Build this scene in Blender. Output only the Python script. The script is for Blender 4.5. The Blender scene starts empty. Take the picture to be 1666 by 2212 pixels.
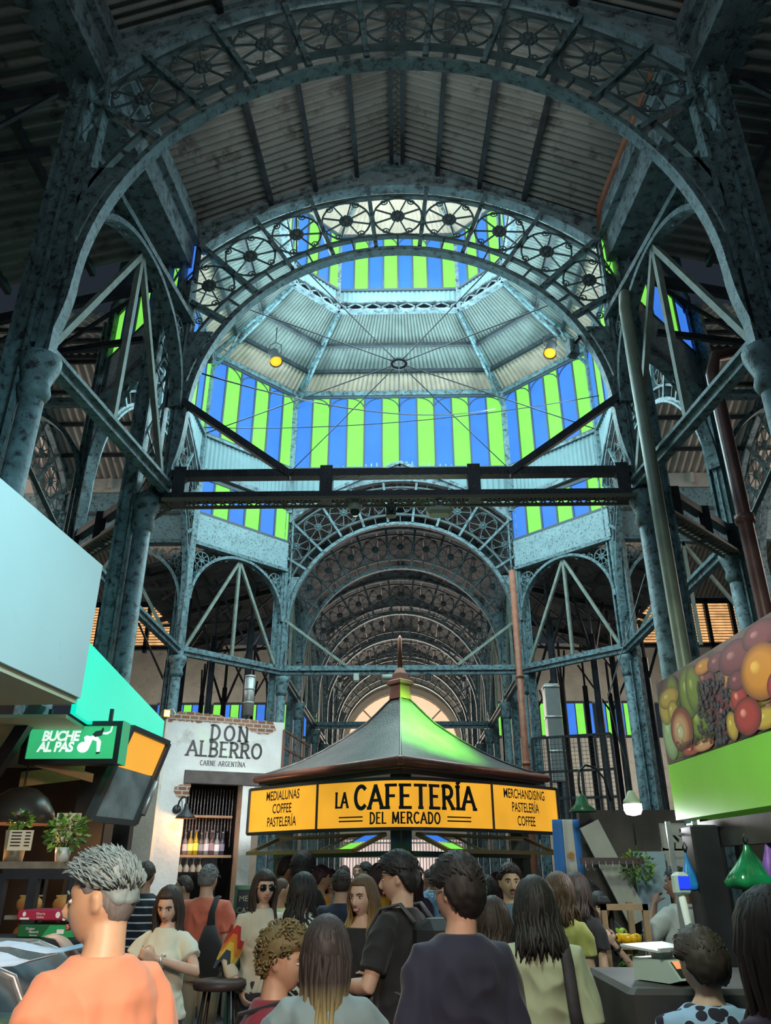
import bpy, bmesh, math, random
from math import sin, cos, tan, pi, radians as R
from mathutils import Vector as V, Matrix as M4, noise as NZ
import numpy as np

random.seed(7)
S = bpy.context.scene
C = S.collection

# ------------------------------------------------------------------ camera
CAM = V((0.0, 0.0, 1.65))
PITCH, YAW, FPX = R(25.15), R(1.22), 1650.0
cd = bpy.data.cameras.new('camera')
cam = bpy.data.objects.new('camera', cd)
C.objects.link(cam)
cam.location = CAM
cam.rotation_euler = (pi / 2 + PITCH, 0, YAW)
cd.sensor_fit = 'VERTICAL'
cd.sensor_height = 36.0
cd.lens = FPX / 2212 * 36.0
cd.clip_start = 0.05
cd.clip_end = 200
S.camera = cam
CR = cam.rotation_euler.to_matrix()


def at(px, py, Y=None, X=None, Z=None):
    """the point of the place seen at a spot of the photograph, on a plane of known depth, side or height"""
    d = CR @ V(((px - 833) / FPX, (1106 - py) / FPX, -1.0))
    if Y is not None:
        t = (Y - CAM.y) / d.y
    elif X is not None:
        t = (X - CAM.x) / d.x
    else:
        t = (Z - CAM.z) / d.z
    return CAM + d * t


# ------------------------------------------------------------------ view, world, large lights
S.view_settings.view_transform = 'Standard'
S.view_settings.look = 'None'
S.view_settings.exposure = 0.0
S.view_settings.gamma = 1.0
S.view_settings.use_curve_mapping = False
w = bpy.data.worlds.new('world')
S.world = w
w.use_nodes = True
w.node_tree.nodes['Background'].inputs[0].default_value = (0.32, 0.44, 0.62, 1)
w.node_tree.nodes['Background'].inputs[1].default_value = 0.05


def area(name, loc, target, size, energy, col, size_y=None, spread=None):
    l = bpy.data.lights.new(name, 'AREA')
    l.energy = energy
    l.color = col
    l.size = size
    if size_y:
        l.shape = 'RECTANGLE'
        l.size_y = size_y
    if spread:
        l.spread = R(spread)
    o = bpy.data.objects.new(name, l)
    C.objects.link(o)
    o.location = loc
    o.rotation_euler = (V(target) - V(loc)).to_track_quat('-Z', 'Y').to_euler()
    o.visible_camera = False
    return o


def point(name, loc, energy, col, r=0.05):
    l = bpy.data.lights.new(name, 'POINT')
    l.energy = energy
    l.color = col
    l.shadow_soft_size = r
    o = bpy.data.objects.new(name, l)
    C.objects.link(o)
    o.location = loc
    return o


YC, RF, HW = 11.04, 4.03, 2.42          # centre of the crossing, distance of its faces, half a face
ZT = 5.25                               # tie beams
TEAL = (0.62, 0.93, 1.0)
# daylight that comes through the coloured drum windows, one lamp per window
for k in range(8):
    a = k * pi / 4
    d = V((sin(a), cos(a), 0))
    r = 3.55 if k % 2 == 0 else 4.0
    p = V((0, YC, 10.9)) + d * r
    area('drum_daylight', p, p - d * 3 + V((0, 0, -0.5)), 3.6 if k % 2 == 0 else 1.8, 250 if k % 2 == 0 else 90, TEAL, 1.5)
    p2 = V((0, YC, 14.1)) + d * 1.9
    area('lantern_daylight', p2, p2 - d * 2 + V((0, 0, -1.0)), 1.4 if k % 2 == 0 else 0.8, 50, (0.78, 0.96, 1.0), 1.0)
# daylight of the far entrance and the far arched window
area('end_window_daylight', (0, 31.6, 7.0), (0, 16, 5.5), 4.0, 300, (1.0, 0.84, 0.70), 2.5)
area('end_door_daylight', (0, 31.6, 1.8), (0, 16, 1.5), 4.0, 160, (1.0, 0.88, 0.82), 2.4)
# skylight over the far nave roof and the side bays
for x in (-9, 9):
    area('side_bay_daylight', (x, 22, 8.2), (x * 0.9, 17, 8.9), 4.0, 160, (1.0, 0.86, 0.74), 1.4)
    area('transept_daylight', (x * 1.1, YC, 7.0), (x * 0.3, YC, 9.0), 3.0, 120, (1.0, 0.88, 0.78), 2.0)
# stall lamp behind the photographer, then area lights down the hall, several added
area('stall_lamp_behind', (0.1, -0.2, 3.0), (-0.75, 2.5, 1.2), 0.5, 21, (1.0, 0.72, 0.54), 0.5, 60)
area('fascia_fill', (0.6, 1.2, 4.6), (-1.7, 3.4, 2.9), 0.7, 32, (0.52, 0.93, 1.0), 0.7, 80)  # added fill that brightens the pale fascia panel, no lamp of the stall
area('stall_lamp_fruit', (0.0, 1.6, 4.4), (1.9, 3.6, 2.5), 0.6, 34, (0.85, 1.0, 0.8), 0.6, 80)
area('nave_downlight', (0, 4.5, 7.6), (0, 4.7, 0), 2.0, 16, (0.42, 0.72, 1.0), 2.0)  # blue area light below the closed near roof, aimed at the floor
area('near_roof_fill', (0, 0.9, 7.9), (0, 5.0, 9.7), 2.4, 26, (0.92, 1.0, 0.95), 0.6)  # added fill aimed up at the near roof; no lamp hangs there
area('roof_bay_fill', (0, 4.85, 8.3), (0, 7.2, 9.5), 3.0, 14, (0.92, 1.0, 0.95), 0.3)  # second added fill, grazing the roof between the two nearest arches
area('dome_spill', (0, 8.9, 7.4), (0, 4.2, 7.7), 2.6, 34, (0.45, 0.9, 1.0), 1.2)  # added lamp replicating the dome's glow on gutters and nearest arch
area('kiosk_roof_green', (3.3, 8.5, 3.9), (0.55, 9.1, 3.22), 0.2, 62, (0.22, 1.0, 0.06), 0.2, 24)
area('far_nave_fill', (0, 22.5, 5.6), (0, 22.5, 9.9), 3.0, 90, (1.0, 0.88, 0.82), 9.0)  # added fill to brighten the far nave roof
for x in (-8.5, 8.5):
    area('end_wall_wash', (x, 27.5, 5.4), (x, 32.3, 4.2), 5.0, 150, (1.0, 0.97, 0.86), 1.5)  # added pair that brightens the end wall, not real fixtures
area('grill_wall_fill', (-0.9, 7.6, 3.9), (-2.2, 11.0, 2.3), 0.3, 24, (0.95, 1.0, 1.0), 0.3, 75)  # added light for the white plaster wall, no spotlight of the stall
area('crossing_floor_light', (0, 9.6, 5.0), (0, 7.5, 1.2), 1.6, 34, (0.75, 0.95, 0.85), 1.6)

# ------------------------------------------------------------------ materials
MATS = {}


def mat(name, col, rough=0.6, metal=0.0, var=0.0, vscale=6.0, dirt=None, dscale=3.0, damt=0.5, bump=0.0, bscale=40, emit=None, estr=1.0, spec=None, trans=0.0, alpha=1.0, sheen=0.0):
    if name in MATS:
        return MATS[name]
    m = bpy.data.materials.new(name)
    m.use_nodes = True
    nt = m.node_tree
    b = nt.nodes['Principled BSDF']
    N, L = nt.nodes.new, nt.links.new
    col = (*col[:3], 1)
    b.inputs['Base Color'].default_value = col
    b.inputs['Roughness'].default_value = rough
    b.inputs['Metallic'].default_value = metal
    if spec is not None:
        b.inputs['Specular IOR Level'].default_value = spec
    if trans:
        b.inputs['Transmission Weight'].default_value = trans
    if alpha < 1:
        b.inputs['Alpha'].default_value = alpha
    if sheen:
        b.inputs['Sheen Weight'].default_value = sheen
    src = None
    if var or dirt or bump:
        tc = N('ShaderNodeTexCoord')
    if var:
        n = N('ShaderNodeTexNoise')
        n.inputs['Scale'].default_value = vscale
        n.inputs['Detail'].default_value = 6
        L(tc.outputs['Object'], n.inputs['Vector'])
        r = N('ShaderNodeValToRGB')
        r.color_ramp.elements[0].position = 0.3
        r.color_ramp.elements[1].position = 0.72
        r.color_ramp.elements[0].color = (*[c * (1 - var) for c in col[:3]], 1)
        r.color_ramp.elements[1].color = (*[min(1, c * (1 + var)) for c in col[:3]], 1)
        L(n.outputs['Fac'], r.inputs['Fac'])
        src = r.outputs['Color']
    if dirt:
        n = N('ShaderNodeTexNoise')
        n.inputs['Scale'].default_value = dscale
        n.inputs['Detail'].default_value = 9
        n.inputs['Roughness'].default_value = 0.7
        L(tc.outputs['Object'], n.inputs['Vector'])
        r = N('ShaderNodeValToRGB')
        r.color_ramp.elements[0].position = 1.0 - damt - 0.06
        r.color_ramp.elements[1].position = 1.0 - damt + 0.06
        L(n.outputs['Fac'], r.inputs['Fac'])
        mx = N('ShaderNodeMix')
        mx.data_type = 'RGBA'
        L(r.outputs['Color'], mx.inputs[0])
        if src:
            L(src, mx.inputs[6])
        else:
            mx.inputs[6].default_value = col
        mx.inputs[7].default_value = (*dirt, 1)
        src = mx.outputs[2]
    if src:
        L(src, b.inputs['Base Color'])
    if bump:
        n = N('ShaderNodeTexNoise')
        n.inputs['Scale'].default_value = bscale
        n.inputs['Detail'].default_value = 5
        L(tc.outputs['Object'], n.inputs['Vector'])
        bp = N('ShaderNodeBump')
        bp.inputs['Strength'].default_value = bump
        bp.inputs['Distance'].default_value = 0.02
        L(n.outputs['Fac'], bp.inputs['Height'])
        L(bp.outputs['Normal'], b.inputs['Normal'])
    if emit:
        b.inputs['Emission Color'].default_value = (*emit, 1)
        b.inputs['Emission Strength'].default_value = estr
    MATS[name] = m
    return m


def srgb(r, g, b):
    f = lambda c: (c / 255 / 12.92) if c / 255 <= 0.04045 else ((c / 255 + 0.055) / 1.055) ** 2.4
    return (f(r), f(g), f(b))


def glow(name, col, strength, var=0.25, scale=2.5):
    """a lit pane or lit sign: emission with a slight mottling of the glass itself"""
    if name in MATS:
        return MATS[name]
    m = bpy.data.materials.new(name)
    m.use_nodes = True
    nt = m.node_tree
    b = nt.nodes['Principled BSDF']
    b.inputs['Base Color'].default_value = (*[c * 0.25 for c in col], 1)
    b.inputs['Roughness'].default_value = 0.5
    b.inputs['Specular IOR Level'].default_value = 0.15
    tc = nt.nodes.new('ShaderNodeTexCoord')
    n = nt.nodes.new('ShaderNodeTexNoise')
    n.inputs['Scale'].default_value = scale
    n.inputs['Detail'].default_value = 3
    nt.links.new(tc.outputs['Object'], n.inputs['Vector'])
    mr = nt.nodes.new('ShaderNodeMapRange')
    mr.inputs['From Min'].default_value = 0.3
    mr.inputs['From Max'].default_value = 0.7
    mr.inputs['To Min'].default_value = strength * (1 - var)
    mr.inputs['To Max'].default_value = strength * (1 + var)
    nt.links.new(n.outputs['Fac'], mr.inputs['Value'])
    b.inputs['Emission Color'].default_value = (*col, 1)
    nt.links.new(mr.outputs['Result'], b.inputs['Emission Strength'])
    MATS[name] = m
    return m


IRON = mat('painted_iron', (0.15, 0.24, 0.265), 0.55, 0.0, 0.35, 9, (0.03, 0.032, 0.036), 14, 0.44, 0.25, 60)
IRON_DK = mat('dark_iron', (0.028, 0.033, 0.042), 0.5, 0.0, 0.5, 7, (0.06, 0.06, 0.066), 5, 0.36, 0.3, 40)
IRON_OR = mat('ornament_iron', (0.075, 0.11, 0.12), 0.6, 0.0, 0.4, 8)
TIMBER = mat('painted_timber', (0.20, 0.27, 0.30), 0.7, 0.0, 0.3, 5, (0.06, 0.07, 0.08), 9, 0.45, 0.4, 30)
ZINC = mat('corrugated_zinc', (0.22, 0.225, 0.215), 0.65, 0.15, 0.3, 1.6, (0.09, 0.085, 0.08), 3.5, 0.40)
ZINC_LT = mat('corrugated_pale', (0.62, 0.56, 0.50), 0.7, 0.0, 0.18, 2.0, (0.30, 0.27, 0.24), 4.0, 0.36)
RUST = mat('red_oxide_pipe', (0.36, 0.13, 0.075), 0.5, 0.0, 0.25, 8)
BLUE = glow('blue_glass', srgb(62, 124, 228), 1.05, 0.10, 1.6)
GREEN = glow('green_glass', srgb(132, 232, 88), 1.03, 0.10, 1.6)
FRAME = mat('window_bar', (0.05, 0.07, 0.09), 0.5)
PLASTER = mat('cream_plaster', (0.62, 0.58, 0.50), 0.85, 0, 0.12, 2, (0.42, 0.38, 0.32), 3, 0.38, 0.2, 18)
BLACK = mat('black_paint', (0.012, 0.012, 0.014), 0.45)
STEEL = mat('galvanised_steel', (0.45, 0.46, 0.47), 0.35, 0.7, 0.15, 6)


# ------------------------------------------------------------------ mesh building
class MB:
    def __init__(s):
        s.v, s.f, s.mi, s.sm = [], [], [], []
        s.M = None

    def add(s, vs, fs, mi=0, sm=False):
        o = len(s.v)
        if s.M is not None:
            vs = [s.M @ V(p) for p in vs]
        s.v.extend([tuple(p) for p in vs])
        s.f.extend([tuple(i + o for i in f) for f in fs])
        s.mi.extend([mi] * len(fs))
        s.sm.extend([sm] * len(fs))

    def box(s, lo, hi, mi=0):
        x0, y0, z0 = lo
        x1, y1, z1 = hi
        s.add([(x0, y0, z0), (x1, y0, z0), (x1, y1, z0), (x0, y1, z0), (x0, y0, z1), (x1, y0, z1), (x1, y1, z1), (x0, y1, z1)],
              [(0, 3, 2, 1), (4, 5, 6, 7), (0, 1, 5, 4), (1, 2, 6, 5), (2, 3, 7, 6), (3, 0, 4, 7)], mi)

    def bbox(s, lo, hi, b=0.01, mi=0):
        """box with chamfered vertical and horizontal edges"""
        x0, y0, z0 = lo
        x1, y1, z1 = hi
        ring = lambda i, z: [(x0 + b + i, y0 + i, z), (x1 - b - i, y0 + i, z), (x1 - i, y0 + b + i, z), (x1 - i, y1 - b - i, z),
                             (x1 - b - i, y1 - i, z), (x0 + b + i, y1 - i, z), (x0 + i, y1 - b - i, z), (x0 + i, y0 + b + i, z)]
        vs = ring(b, z0) + ring(0, z0 + b) + ring(0, z1 - b) + ring(b, z1)
        fs = [tuple(reversed(range(8))), tuple(range(24, 32))]
        for k in range(3):
            for i in range(8):
                j = (i + 1) % 8
                fs.append((k * 8 + i, k * 8 + j, k * 8 + 8 + j, k * 8 + 8 + i))
        s.add(vs, fs, mi)

    def bar(s, p0, p1, w=0.05, d=0.05, up=(0, 0, 1), mi=0):
        p0, p1 = V(p0), V(p1)
        t = (p1 - p0).normalized()
        u = V(up)
        if abs(t.dot(u)) > 0.98:
            u = V((0, 1, 0)) if abs(t.y) < 0.9 else V((1, 0, 0))
        a = t.cross(u).normalized()
        b = a.cross(t).normalized()
        a, b = a * w / 2, b * d / 2
        vs = [p0 - a - b, p0 + a - b, p0 + a + b, p0 - a + b, p1 - a - b, p1 + a - b, p1 + a + b, p1 - a + b]
        s.add(vs, [(0, 3, 2, 1), (4, 5, 6, 7), (0, 1, 5, 4), (1, 2, 6, 5), (2, 3, 7, 6), (3, 0, 4, 7)], mi)

    def tube(s, pts, r=0.02, n=8, mi=0, closed=False, caps=True, flat=None):
        pts = [V(p) for p in pts]
        k = len(pts)
        rs = r if isinstance(r, (list, tuple)) else [r] * k
        vs, fs = [], []
        prev = None
        for i, p in enumerate(pts):
            if closed:
                t = pts[(i + 1) % k] - pts[i - 1]
            else:
                t = pts[min(i + 1, k - 1)] - pts[max(i - 1, 0)]
            if t.length < 1e-9:
                t = V((0, 0, 1))
            t.normalize()
            if prev is None:
                u = V((0, 0, 1)) if abs(t.z) < 0.9 else V((0, 1, 0))
                a = t.cross(u).normalized()
            else:
                a = (prev - t * prev.dot(t))
                a = a.normalized() if a.length > 1e-6 else t.orthogonal().normalized()
            prev = a
            b = t.cross(a)
            for j in range(n):
                q = 2 * pi * j / n
                vs.append(p + (a * cos(q) + b * sin(q) * (flat if flat else 1)) * rs[i])
        for i in range(k if closed else k - 1):
            i2 = (i + 1) % k
            for j in range(n):
                j2 = (j + 1) % n
                fs.append((i * n + j, i * n + j2, i2 * n + j2, i2 * n + j))
        if caps and not closed:
            fs.append(tuple(reversed(range(n))))
            fs.append(tuple(range((k - 1) * n, k * n)))
        s.add(vs, fs, mi, True)

    def lathe(s, prof, n=24, o=(0, 0, 0), mi=0, cap=True, sm=True, a0=0.0):
        o = V(o)
        vs, fs = [], []
        for r, z in prof:
            for j in range(n):
                q = 2 * pi * j / n + a0
                vs.append(o + V((r * cos(q), r * sin(q), z)))
        for i in range(len(prof) - 1):
            for j in range(n):
                j2 = (j + 1) % n
                fs.append((i * n + j, i * n + j2, i * n + n + j2, i * n + n + j))
        if cap:
            fs.append(tuple(reversed(range(n))))
            fs.append(tuple(range((len(prof) - 1) * n, len(prof) * n)))
        s.add(vs, fs, mi, sm)

    def arcband(s, r0, r1, a0, a1, t, n=32, zc=0.0, xc=0.0, y=0.0, mi=0):
        """a curved bar in the local XZ plane, thickness t along Y"""
        vs, fs = [], []
        for i in range(n + 1):
            q = a0 + (a1 - a0) * i / n
            c, z = cos(q), sin(q)
            for rr, yy in ((r0, -t / 2), (r1, -t / 2), (r1, t / 2), (r0, t / 2)):
                vs.append((xc + rr * c, y + yy, zc + rr * z))
        for i in range(n):
            for j in range(4):
                j2 = (j + 1) % 4
                fs.append((i * 4 + j, i * 4 + j2, i * 4 + 4 + j2, i * 4 + 4 + j))
        fs += [(3, 2, 1, 0), tuple(range(n * 4, n * 4 + 4))]
        s.add(vs, fs, mi, False)

    def prism(s, poly, y0, y1, mi=0):
        """polygon in XZ extruded along Y"""
        n = len(poly)
        vs = [(x, y0, z) for x, z in poly] + [(x, y1, z) for x, z in poly]
        fs = [tuple(range(n)), tuple(reversed(range(n, 2 * n)))] + [(i, i + n, (i + 1) % n + n, (i + 1) % n) for i in range(n)]
        s.add(vs, fs, mi)

    def strip(s, A, B, t, axis=(0, 1, 0), mi=0):
        """sheet between two polylines A and B (same length), thickness t along axis"""
        ax = V(axis) * t
        n = len(A)
        vs = [V(p) for p in A] + [V(p) for p in B] + [V(p) + ax for p in A] + [V(p) + ax for p in B]
        fs = []
        for i in range(n - 1):
            fs += [(i, i + 1, n + i + 1, n + i), (2 * n + i, 3 * n + i, 3 * n + i + 1, 2 * n + i + 1),
                   (i, 2 * n + i, 2 * n + i + 1, i + 1), (n + i, n + i + 1, 3 * n + i + 1, 3 * n + i)]
        fs += [(0, n, 3 * n, 2 * n), (n - 1, 3 * n - 1, 4 * n - 1, 2 * n - 1)]
        s.add(vs, fs, mi)

    def corr(s, p00, p10, p11, p01, waves, amp=0.018, nv=1, seg=6, mi=0, thick=0.0):
        """corrugated sheet: waves run along p00->p10"""
        p00, p10, p11, p01 = map(V, (p00, p10, p11, p01))
        nrm = (p10 - p00).cross(p01 - p00).normalized()
        nu = int(waves * seg)
        vs, fs = [], []
        for j in range(nv + 1):
            t = j / nv
            for i in range(nu + 1):
                u = i / nu
                p = (p00 * (1 - u) + p10 * u) * (1 - t) + (p01 * (1 - u) + p11 * u) * t
                vs.append(p + nrm * amp * sin(2 * pi * u * waves))
        for j in range(nv):
            for i in range(nu):
                a = j * (nu + 1) + i
                fs.append((a, a + 1, a + nu + 2, a + nu + 1))
        s.add(vs, fs, mi, True)

    def quad(s, a, b, c, d, mi=0):
        s.add([a, b, c, d], [(0, 1, 2, 3)], mi)

    def slab(s, a, b, c, d, t, mi=0):
        """quad with thickness t along its normal"""
        a, b, c, d = map(V, (a, b, c, d))
        n = (b - a).cross(d - a).normalized() * t
        s.add([a, b, c, d, a - n, b - n, c - n, d - n],
              [(0, 1, 2, 3), (7, 6, 5, 4), (0, 4, 5, 1), (1, 5, 6, 2), (2, 6, 7, 3), (3, 7, 4, 0)], mi)

    def ball(s, c, r, nu=12, nv=8, mi=0):
        c = V(c)
        rx, ry, rz = r if isinstance(r, (tuple, list)) else (r, r, r)
        vs = [c + V((0, 0, rz))]
        for i in range(1, nv):
            a = pi * i / nv
            for j in range(nu):
                b = 2 * pi * j / nu
                vs.append(c + V((rx * sin(a) * cos(b), ry * sin(a) * sin(b), rz * cos(a))))
        vs.append(c - V((0, 0, rz)))
        fs = [(0, 1 + j, 1 + (j + 1) % nu) for j in range(nu)]
        for i in range(nv - 2):
            for j in range(nu):
                a, b = 1 + i * nu + j, 1 + i * nu + (j + 1) % nu
                fs.append((a, a + nu, b + nu, b))
        e = len(vs) - 1
        o = 1 + (nv - 2) * nu
        fs += [(e, o + (j + 1) % nu, o + j) for j in range(nu)]
        s.add(vs, fs, mi, True)

    def mesh(s, name, mats):
        me = bpy.data.meshes.new(name)
        me.from_pydata(s.v, [], s.f)
        for m in (mats if isinstance(mats, (list, tuple)) else [mats]):
            me.materials.append(m)
        if s.f:
            me.polygons.foreach_set('material_index', s.mi)
            me.polygons.foreach_set('use_smooth', s.sm)
        me.update()
        return me

    def build(s, name, mats, parent=None, loc=(0, 0, 0), rot=(0, 0, 0)):
        o = bpy.data.objects.new(name, s.mesh(name, mats))
        C.objects.link(o)
        o.location = loc
        o.rotation_euler = rot
        if parent:
            o.parent = parent
        return o


def tag(o, label=None, cat=None, group=None, kind=None):
    if label:
        o['label'] = label
    if cat:
        o['category'] = cat
    if group:
        o['group'] = group
    if kind:
        o['kind'] = kind
    return o


def empty(name, loc=(0, 0, 0), rz=0.0, label=None, cat=None, group=None, kind=None):
    o = bpy.data.objects.new(name, None)
    C.objects.link(o)
    o.location = loc
    o.rotation_euler = (0, 0, rz)
    o.empty_display_size = 0.1
    return tag(o, label, cat, group, kind)


KIDS = {}


def kids(o):
    return [c for c in bpy.data.objects if c.parent == o]


def dup(o, loc=None, rz=None, label=None, group=None, parent=None, _kids=None):
    """a copy of a thing with copies of its parts and sub-parts (mesh data shared)"""
    c = o.copy()
    C.objects.link(c)
    if parent:
        c.parent = parent
    if loc is not None:
        c.location = loc
    if rz is not None:
        c.rotation_euler = (0, 0, rz)
    if label:
        c['label'] = label
    if group:
        c['group'] = group
    for ch in o.children:
        dup(ch, parent=c)
    return c


def rotz(a):
    return M4.Rotation(a, 4, 'Z')


def text_mesh(txt, size=1.0, bold=0.0, sx=1.0, shear=0.0, align='CENTER', depth=0.0, spacing=1.0):
    """outline lettering as flat mesh data: list of verts (x,z) and faces"""
    cu = bpy.data.curves.new('lettering', 'FONT')
    cu.body = txt
    cu.size = size
    cu.offset = bold
    cu.shear = shear
    cu.align_x = align
    cu.extrude = depth
    cu.space_character = spacing
    cu.resolution_u = 4
    o = bpy.data.objects.new('lettering', cu)
    C.objects.link(o)
    dg = bpy.context.evaluated_depsgraph_get()
    me = bpy.data.meshes.new_from_object(o.evaluated_get(dg))
    vs = [(p.co.x * sx, p.co.y, p.co.z) for p in me.vertices]
    fs = [tuple(p.vertices) for p in me.polygons]
    bpy.data.objects.remove(o)
    bpy.data.curves.remove(cu)
    bpy.data.meshes.remove(me)
    return vs, fs


def put_text(mb, txt, fn, mi=0, **kw):
    """add lettering to a mesh, each (x, y) mapped onto a surface by fn"""
    vs, fs = text_mesh(txt, **kw)
    mb.add([fn(x, y) for x, y, z in vs], fs, mi)


# a stroke alphabet for the painted and cut signs: letters as strokes on a unit-high box
def arc(cx, cy, rx, ry, a0, a1, n=10):
    return [(cx + rx * cos(R(a0 + (a1 - a0) * i / n)), cy + ry * sin(R(a0 + (a1 - a0) * i / n))) for i in range(n + 1)]


STROKES = {
    'A': (0.72, [[(0.0, 0), (0.36, 1)], [(0.36, 1), (0.72, 0)], [(0.14, 0.34), (0.58, 0.34)]]),
    'B': (0.56, [[(0.06, 0), (0.06, 1)], [(0.06, 1)] + arc(0.28, 0.76, 0.22, 0.24, 90, -90) + [(0.06, 0.52)], [(0.06, 0.52)] + arc(0.30, 0.26, 0.25, 0.26, 90, -90) + [(0.06, 0)]]),
    'C': (0.62, [arc(0.36, 0.5, 0.33, 0.5, 48, 312, 16)]),
    'D': (0.64, [[(0.06, 0), (0.06, 1)], [(0.06, 1), (0.22, 1)] + arc(0.22, 0.5, 0.38, 0.5, 90, -90, 14) + [(0.06, 0)]]),
    'E': (0.52, [[(0.06, 0), (0.06, 1)], [(0.06, 1), (0.5, 1)], [(0.06, 0.52), (0.4, 0.52)], [(0.06, 0), (0.52, 0)]]),
    'F': (0.50, [[(0.06, 0), (0.06, 1)], [(0.06, 1), (0.5, 1)], [(0.06, 0.52), (0.4, 0.52)]]),
    'G': (0.64, [arc(0.36, 0.5, 0.33, 0.5, 48, 318, 16) + [(0.62, 0.44), (0.40, 0.44)]]),
    'I': (0.14, [[(0.07, 0), (0.07, 1)]]),
    'L': (0.48, [[(0.06, 0), (0.06, 1)], [(0.06, 0), (0.48, 0)]]),
    'M': (0.80, [[(0.06, 0), (0.10, 1)], [(0.10, 1), (0.40, 0.12)], [(0.40, 0.12), (0.70, 1)], [(0.70, 1), (0.74, 0)]]),
    'N': (0.66, [[(0.06, 0), (0.06, 1)], [(0.06, 1), (0.60, 0)], [(0.60, 0), (0.60, 1)]]),
    'O': (0.74, [arc(0.37, 0.5, 0.34, 0.5, 0, 360, 22)]),
    'R': (0.60, [[(0.06, 0), (0.06, 1)], [(0.06, 1), (0.26, 1)] + arc(0.28, 0.74, 0.24, 0.26, 90, -90) + [(0.06, 0.48)], [(0.28, 0.48), (0.58, 0)]]),
    'T': (0.60, [[(0.30, 0), (0.30, 1)], [(0.0, 1), (0.60, 1)]]),
}


def stroke_text(mb, txt, fn, h, wid=0.13, serif=0.0, gap=0.16, sx=1.0, mi=0, align=0.5):
    """lettering of even strokes with optional slab serifs, mapped by fn(x, y)"""
    adv, tot = [], 0.0
    for ch in txt:
        adv.append(tot)
        tot += (0.34 if ch == ' ' else STROKES[ch.replace('Í', 'I')][0]) * sx + gap
    tot -= gap
    for ch, x0 in zip(txt, adv):
        if ch == ' ':
            continue
        base = ch.replace('Í', 'I')
        wl, strokes = STROKES[base]
        strokes = list(strokes)
        if ch == 'Í':
            strokes.append([(0.05, 1.12), (0.22, 1.30)])
        if serif:
            ends = []
            for st in strokes:
                closed = abs(st[0][0] - st[-1][0]) < 1e-6 and abs(st[0][1] - st[-1][1]) < 1e-6
                if closed or ch in 'CG':
                    continue
                for e in (st[0], st[-1]):
                    if e[1] in (0, 1) and (e[1] == 0 or ch != 'A'):
                        other = st[-1] if e is st[0] else st[0]
                        if abs(other[1] - e[1]) > 0.3:
                            ends.append(e)
            for e in ends:
                strokes.append([(e[0] - serif, e[1]), (e[0] + serif, e[1])])
        for st in strokes:
            P = [V(((x * sx + x0 - tot * align) * h, y * h, 0)) for x, y in st]
            hw = wid * h / 2
            vs, fs = [], []
            n = len(P)
            for i, p in enumerate(P):
                t = (P[min(i + 1, n - 1)] - P[max(i - 1, 0)]).normalized()
                ext = t * (-hw * 0.5 if i == 0 else hw * 0.5 if i == n - 1 else 0)
                a = V((-t.y, t.x, 0)) * hw * (0.72 if abs(t.x) > 0.9 and n == 2 else 1)
                vs += [p + ext + a, p + ext - a]
            fs = [(2 * i, 2 * i + 1, 2 * i + 3, 2 * i + 2) for i in range(n - 1)]
            mb.add([fn(q.x, q.y) for q in vs], fs, mi)
# ================================================================== THE HALL
LEFT_SIDE, RIGHT_SIDE = 'plaster stall side', 'fruit stall side'

f = MB()
f.box((-16, -4, -0.12), (16, 34, 0))
tag(f.build('floor', mat('floor_stone', (0.10, 0.10, 0.11), 0.5, 0, 0.3, 3, (0.05, 0.05, 0.05), 2, 0.45)), kind='structure')

# ---------------------------------------------------------------- ornamental rosette (shared mesh)
def rosette_mesh(rr, dark):
    m = MB()
    n = 26
    m.tube([(rr * cos(2 * pi * i / n), 0, rr * sin(2 * pi * i / n)) for i in range(n)], 0.013, 5, closed=True)
    for k in range(8):
        a = k * pi / 4 + pi / 8
        m.bar((0.05 * cos(a), 0, 0.05 * sin(a)), (rr * cos(a), 0, rr * sin(a)), 0.016, 0.016, (0, 1, 0))
    for k in range(8):
        a = k * pi / 4
        m.ball((0.062 * cos(a), 0, 0.062 * sin(a)), (0.032, 0.028, 0.032), 6, 5)
    m.ball((0, 0, 0), (0.045, 0.04, 0.045), 8, 6)
    return m.mesh('rosette', IRON_OR)


def spiral(c, r, a0, turns, n=14, flip=1):
    return [(c[0] + r * (1 - 0.75 * i / n) * cos(a0 + flip * 2 * pi * turns * i / n), 0, c[1] + r * (1 - 0.75 * i / n) * sin(a0 + flip * 2 * pi * turns * i / n)) for i in range(n + 1)]


ROS = rosette_mesh(0.30, False)
SCROLL = []
for fl_ in (-1, 1):
    m = MB()
    m.tube(spiral((0, 0), 0.055, 0, 1.4, 12, fl_), 0.010, 4)
    SCROLL.append(m.mesh('scroll', IRON_OR))
GROUP_ARCH = 'iron arch trusses of the nave and crossing'


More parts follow.
